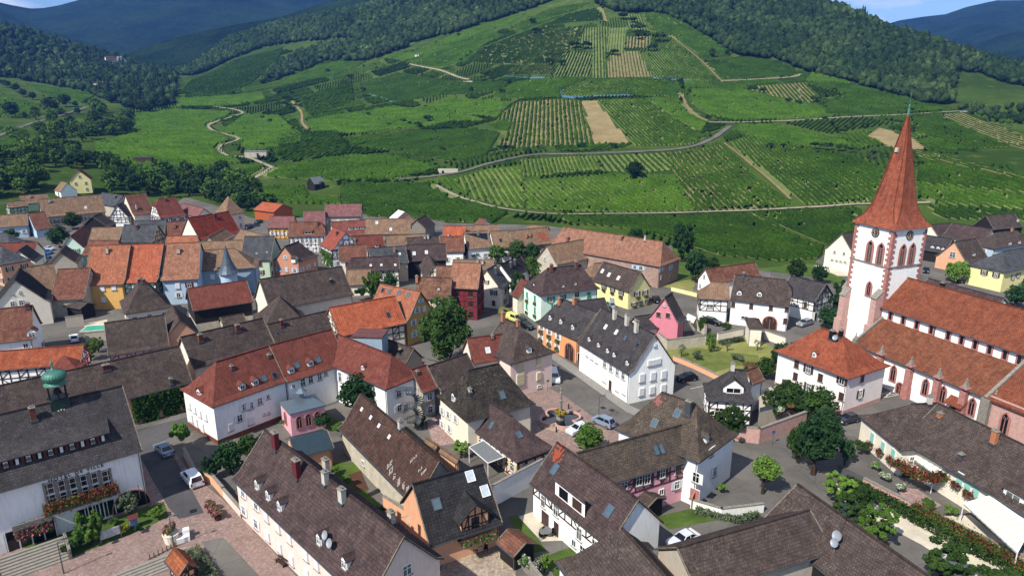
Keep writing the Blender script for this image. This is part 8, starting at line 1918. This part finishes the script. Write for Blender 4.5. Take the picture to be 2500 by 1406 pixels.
p=at(420,1322); r=empty('planter',p,0,label='tall cream round planter with pink and white flowers',cat='planter'); b=MB(); b.lathe([(.75,0),(.95,1.2),(.98,1.3),(.85,1.3),(.85,1.15)],16); b.obj('pot',WC,r); o=link('flowers',crown('bush',LFL,2,1200,.1,(FLP,.3)),r,loc=(0,0,1.9)); o.scale=(1.0,1.0,1.2)
p=at(448,1320); r=empty('crate_stack',p,.5,label='stack of white boxes beside the cream planter',cat='boxes')
b=MB(); b.box((0,0,.35),(1.5,.9,.7)); b.obj('box',FRW,r); b=MB(); b.box((.4,.5,1.0),(.8,.7,.6)); b.obj('box',FRW,r)
for i,(px,py) in enumerate(((515,1245),(523,1258),(533,1268))):
    p=at(px,py); r=empty('flower_tub',p,0,label=['back one of three pink flower tubs on the cobbles','middle one of three pink flower tubs on the cobbles','front one of three pink flower tubs on the cobbles'][i],cat='flower tub'); b=MB(); b.lathe([(.4,0),(.5,.6),(.45,.6)],12); b.obj('pot',WOOD,r); o=link('flowers',crown('bush',LFL,1,700,.12,(FLP,.45)),r,loc=(0,0,.95)); o.scale=(.85,.85,.7)
p=at(400,1348); r=empty('bicycle_rack',p,ang+.2,label='low dark metal bicycle rack on the cobbles',cat='bicycle rack'); b=MB()
for k in range(7): b.lathe([(.32,-.02),(.32,.02)],12,(-1.6+k*.5,0,.35),ax='y') if False else b.bar((-1.6+k*.5,-.25,0),(-1.6+k*.5,0,.7),.04,.04); b.bar((-1.6+k*.5,.25,0),(-1.6+k*.5,0,.7),.04,.04)
b.bar((-1.8,0,.1),(1.6,0,.1),.05,.05); b.obj('frame',MTD,r)
def bench(px,py,rz,label):
    p=at(px,py); r=empty('bench',p,rz,label=label,cat='bench')
    b=MB(); [b.box((0,y,.45),(1.8,.12,.05)) for y in (-.2,0,.2)]; b.obj('seat',WOOD,r); b=MB(); [b.box((0,.3,z),(1.8,.05,.1)) for z in (.65,.82)]; b.obj('backrest',WOOD,r)
    for s in (-1,1): b=MB(); b.box((s*.7,.05,.22),(.08,.5,.44)); b.obj('leg',MTD,r)
bench(686,1378,R(-38),'dark bench against the pale pink terrace front'); bench(600,1268,R(-38),'dark bench near the first door of the pink terrace')
# garden furniture
def table(px,py,label,col=MTD,r0=.6,z=0.08):
    p=at(px,py,z); r=empty('garden_table',p,.3,label=label,cat='table'); b=MB(); b.lathe([(r0,.7),(r0,.75)],14); b.obj('tabletop',col,r); b=MB(); b.lathe([(.06,0),(.05,.72)],8); b.lathe([(.3,0),(.28,.04)],10); b.obj('leg',MTD,r)
def chair(px,py,label,rz,group=None,z=.08,mat=MTD):
    p=at(px,py,z); r=empty('garden_chair',p,rz,label=label,cat='chair',group=group); b=MB(); b.box((0,0,.45),(.5,.5,.06)); b.obj('seat',mat,r); b=MB(); b.box((0,.24,.72),(.5,.06,.5)); b.obj('backrest',mat,r)
    for sx in (-1,1):
        for sy in (-1,1): b=MB(); b.box((sx*.2,sy*.2,.22),(.05,.05,.44)); b.obj('leg',mat,r)
table(1170,1340,'green round garden table on the patio',plain('green_table','#5a8a7a',.5))
for a in range(4): chair(1170+18*math.cos(a*1.57+.5),1341+8*math.sin(a*1.57+.5),'dark patio chair at the green round table',a*1.57,'chairs around the green table')
table(1332,1306,'grey table on the pale terrace of the modernised house',ZN,.8)
for a in range(3): chair(1332+20*math.cos(a*2.1),1307+9*math.sin(a*2.1),'dark chair at the grey terrace table',a*2.1,'chairs around the grey table')
p=at(1394,1412); r=empty('parasol',p,0,label='closed white parasol in the enclosed garden',cat='parasol'); b=MB(); b.lathe([(.04,0),(.04,1.1)],8); b.obj('pole',MET,r); b=MB(); b.lathe([(.16,1.0),(.3,1.2),(.2,2.3),(.03,2.8)],10); b.obj('canopy',FRW,r)
p=at(1014,1264,2.4); r=empty('washing_line',(p.x,p.y,0),R(25),label='white sheet hanging on the line above the peach wall',cat='laundry'); b=MB(); b.box((0,0,2.4),(2.0,.04,1.1)); b.box((1.4,0,2.5),(.7,.04,.9)); b.obj('sheet',FRW,r); b=MB(); b.bar((-2,0,2.95),(2.4,0,2.95),.03,.03); b.bar((-2,0,0),(-2,0,3),.06,.06); b.bar((2.4,0,0),(2.4,0,3),.06,.06); b.obj('line',MET,r)
# swimming pool
p=at(238,803); r=empty('swimming_pool',p,.15,label='green swimming pool behind a grey wall in the left courtyards',cat='pool'); b=MB(); b.box((0,0,.12),(6.2,4.0,.3)); b.obj('rim',STW,r); b=MB(); b.box((0,0,.2),(5.6,3.4,.2)); b.obj('water',POOL,r)
p=at(292,725); r=empty('parasol',p,0,label='big open white parasol beside the orange-yellow house',cat='parasol'); b=MB(); b.lathe([(2.6,2.5),(1.3,2.9),(.05,3.2)],8); b.obj('canopy',FRW,r); b=MB(); b.lathe([(.05,0),(.05,3.1)],8); b.obj('pole',MET,r)
# villa terrace
p=at(1905,1010,2.4); P_=[at(*q,0) for q in ((1850,1040),(1962,1010),(1905,965),(1850,985))]; c=sum(P_,Vector())/4; r=empty('roof_terrace',(c.x,c.y,0),0,label='planted roof terrace with glass balustrade beside the villa',cat='terrace')
b=MB(); b.poly([(q.x-c.x,q.y-c.y,2.45) for q in P_]); 
for i in range(4): q,s_=P_[i]-c,P_[(i+1)%4]-c; b.poly([(q.x,q.y,0),(s_.x,s_.y,0),(s_.x,s_.y,2.45),(q.x,q.y,2.45)])
b.obj('deck',WG,r); b=MB()
for i in range(2): q,s_=P_[i]-c,P_[(i+1)%4]-c; b.poly([(q.x,q.y,2.5),(s_.x,s_.y,2.5),(s_.x,s_.y,3.3),(q.x,q.y,3.3)]); b.bar((q.x,q.y,3.3),(s_.x,s_.y,3.3),.06,.06)
b.obj('balustrade',plain('grey_glass','#5d666b',.2,0,.1,2,.6),r)
for i,(px,py,m_,l_) in enumerate(((1880,985,FLP,'pink flowers'),(1930,1000,FLR,'red flowers'),(1905,1010,FLW,'white flowers'))):
    q=at(px,py,2.5); rr=empty('plant_pot',q,0,label='terrace pot of '+l_+' beside the villa balustrade',cat='plant pot'); b=MB(); b.lathe([(.25,0),(.35,.5)],10); b.obj('pot',SHR,rr); o=link('plant',crown('bush',LFL,1+i,700,.12,(m_,.35)),rr,loc=(0,0,.8)); o.scale=(.9,.9,.7)
# flower boxes on orange and yellow houses
for i,(px,py) in enumerate(((1322,812),(1321,831),(1342,824),(1342,842),(1362,834),(1361,853))):
    p,nr=HS['orange rendered farmhouse'].on(px,py,'wall')
    if p is not None:
        Hh=HS['orange rendered farmhouse']; sd=Vector((-nr.y,nr.x,0)); c=Hh.M@(p+nr*.3); d=(Hh.M.to_3x3()@sd)*.55; flowerbox('flower box with pink and green trails under the windows of the orange farmhouse',c-d,c+d,.35,.45,(FLP,.25),n=260)['group']='flower boxes on the orange farmhouse'
for i,(px,py) in enumerate(((1475,709),(1496,716),(1517,726),(1557,729),(1577,725),(1548,750),(1563,747),(1581,742))):
    p,nr=HS['pale yellow gabled house with brown'].on(px,py,'wall')
    if p is not None:
        Hh=HS['pale yellow gabled house with brown']; sd=Vector((-nr.y,nr.x,0)); c=Hh.M@(p+nr*.3); d=(Hh.M.to_3x3()@sd)*.6; flowerbox('geranium box under the brown-shuttered windows of the pale yellow house',c-d,c+d,.35,.45,(FLR,.3),n=260)['group']='flower boxes on the pale yellow house'
for i,(px,py) in enumerate(((1408,735),(1370,738),(1288,736),(1307,742),(1287,764),(1307,773))):
    p,nr=MINT.on(px,py,'wall')
    if p is not None:
        sd=Vector((-nr.y,nr.x,0)); c=MINT.M@(p+nr*.3); d=(MINT.M.to_3x3()@sd)*.5; flowerbox('dark geranium box on the wall of the mint green house',c-d,c+d,.3,.4,(FLR,.35),n=220)['group']='flower boxes on the mint house'
for i,(px,py) in enumerate(((2126,1088),(2152,1106),(2178,1124),(2338,1186),(2368,1208))):
    Hh=HS['cream hip-ended wing'] if i<3 else HS['long cream house']; p,nr=Hh.on(px,py,'wall')
    if p is not None:
        sd=Vector((-nr.y,nr.x,0)); c=Hh.M@(p+nr*.35); d=(Hh.M.to_3x3()@sd)*.6; flowerbox('red geranium box under a turquoise shutter of the long cream house',c-d,c+d,.5,.6,(FLR,.6),n=420)['group']='flower boxes under the turquoise shutters'
# ---------- world, sun, camera ----------
W=bpy.data.worlds.new('World'); S.world=W; W.use_nodes=True
nt=W.node_tree; bg=nt.nodes['Background']; sky=nt.nodes.new('ShaderNodeTexSky'); sky.sky_type='NISHITA'; sky.sun_disc=False
SAZ=R(-133); SEL=R(47)     # direction towards the sun, from +X
sv=Vector((math.cos(SAZ)*math.cos(SEL),math.sin(SAZ)*math.cos(SEL),math.sin(SEL)))
sky.sun_elevation=SEL; sky.sun_rotation=math.atan2(sv.x,sv.y); sky.altitude=200; sky.air_density=1.0; sky.dust_density=.6; sky.ozone_density=1.5
tc=nt.nodes.new('ShaderNodeTexCoord'); mp=nt.nodes.new('ShaderNodeMapping'); mp.inputs['Scale'].default_value=(1,1,3.2); nz=nt.nodes.new('ShaderNodeTexNoise'); nz.inputs['Scale'].default_value=3.6; nz.inputs['Detail'].default_value=7; nz.inputs['Roughness'].default_value=.55
nt.links.new(tc.outputs['Generated'],mp.inputs[0]); nt.links.new(mp.outputs[0],nz.inputs['Vector']); rp=nt.nodes.new('ShaderNodeValToRGB'); rp.color_ramp.elements[0].position=.5; rp.color_ramp.elements[1].position=.6; nt.links.new(nz.outputs['Fac'],rp.inputs[0])
mx=nt.nodes.new('ShaderNodeMix'); mx.data_type='RGBA'; mx.inputs[7].default_value=(7.5,7.8,8.2,1); nt.links.new(rp.outputs[0],mx.inputs[0]); sm=nt.nodes.new('ShaderNodeMix'); sm.data_type='RGBA'; sm.blend_type='MULTIPLY'; sm.inputs[0].default_value=1; sm.inputs[7].default_value=(.72,.88,1.08,1); nt.links.new(sky.outputs[0],sm.inputs[6]); nt.links.new(sm.outputs[2],mx.inputs[6]); nt.links.new(mx.outputs[2],bg.inputs[0]); bg.inputs[1].default_value=.1
sl=bpy.data.lights.new('sun','SUN'); sl.energy=4.9; sl.angle=R(.5); sl.color=(1,.95,.86); so=bpy.data.objects.new('sun',sl); COL.objects.link(so)
so.rotation_euler=(-sv).to_track_quat('-Z','Y').to_euler(); so.location=(-200,-200,300)
cd=bpy.data.cameras.new('camera'); co=bpy.data.objects.new('camera',cd); COL.objects.link(co); co.location=(0,0,CH)
co.rotation_euler=(PI/2-PITCH,0,0); cd.sensor_width=36; cd.lens=36*F/2500; cd.clip_end=30000; cd.clip_start=.5; S.camera=co
S.render.engine='CYCLES'; S.view_settings.view_transform='Standard'; S.view_settings.look='None'; S.view_settings.exposure=0.5; S.view_settings.gamma=1
S.cycles.max_bounces=5; S.cycles.diffuse_bounces=2; S.cycles.transparent_max_bounces=4; S.cycles.volume_bounces=0
print('houses',NH[0],'objects',len(bpy.data.objects),'polys',sum(len(m.polygons) for m in bpy.data.meshes))
HZ=True
if HZ:
    hm=bpy.data.materials.new('haze'); hm.use_nodes=True; t_=hm.node_tree; t_.nodes.remove(t_.nodes['Principled BSDF']); pv=t_.nodes.new('ShaderNodeVolumePrincipled')
    pv.inputs['Color'].default_value=(.12,.31,.95,1); pv.inputs['Density'].default_value=.00009; pv.inputs['Anisotropy'].default_value=.0
    t_.links.new(pv.outputs[0],t_.nodes['Material Output'].inputs['Volume'])
    hb=MB(); hb.box((0,2000,330),(13000,9000,674)); hz=hb.obj('haze',hm,kind='stuff'); hz.visible_shadow=True
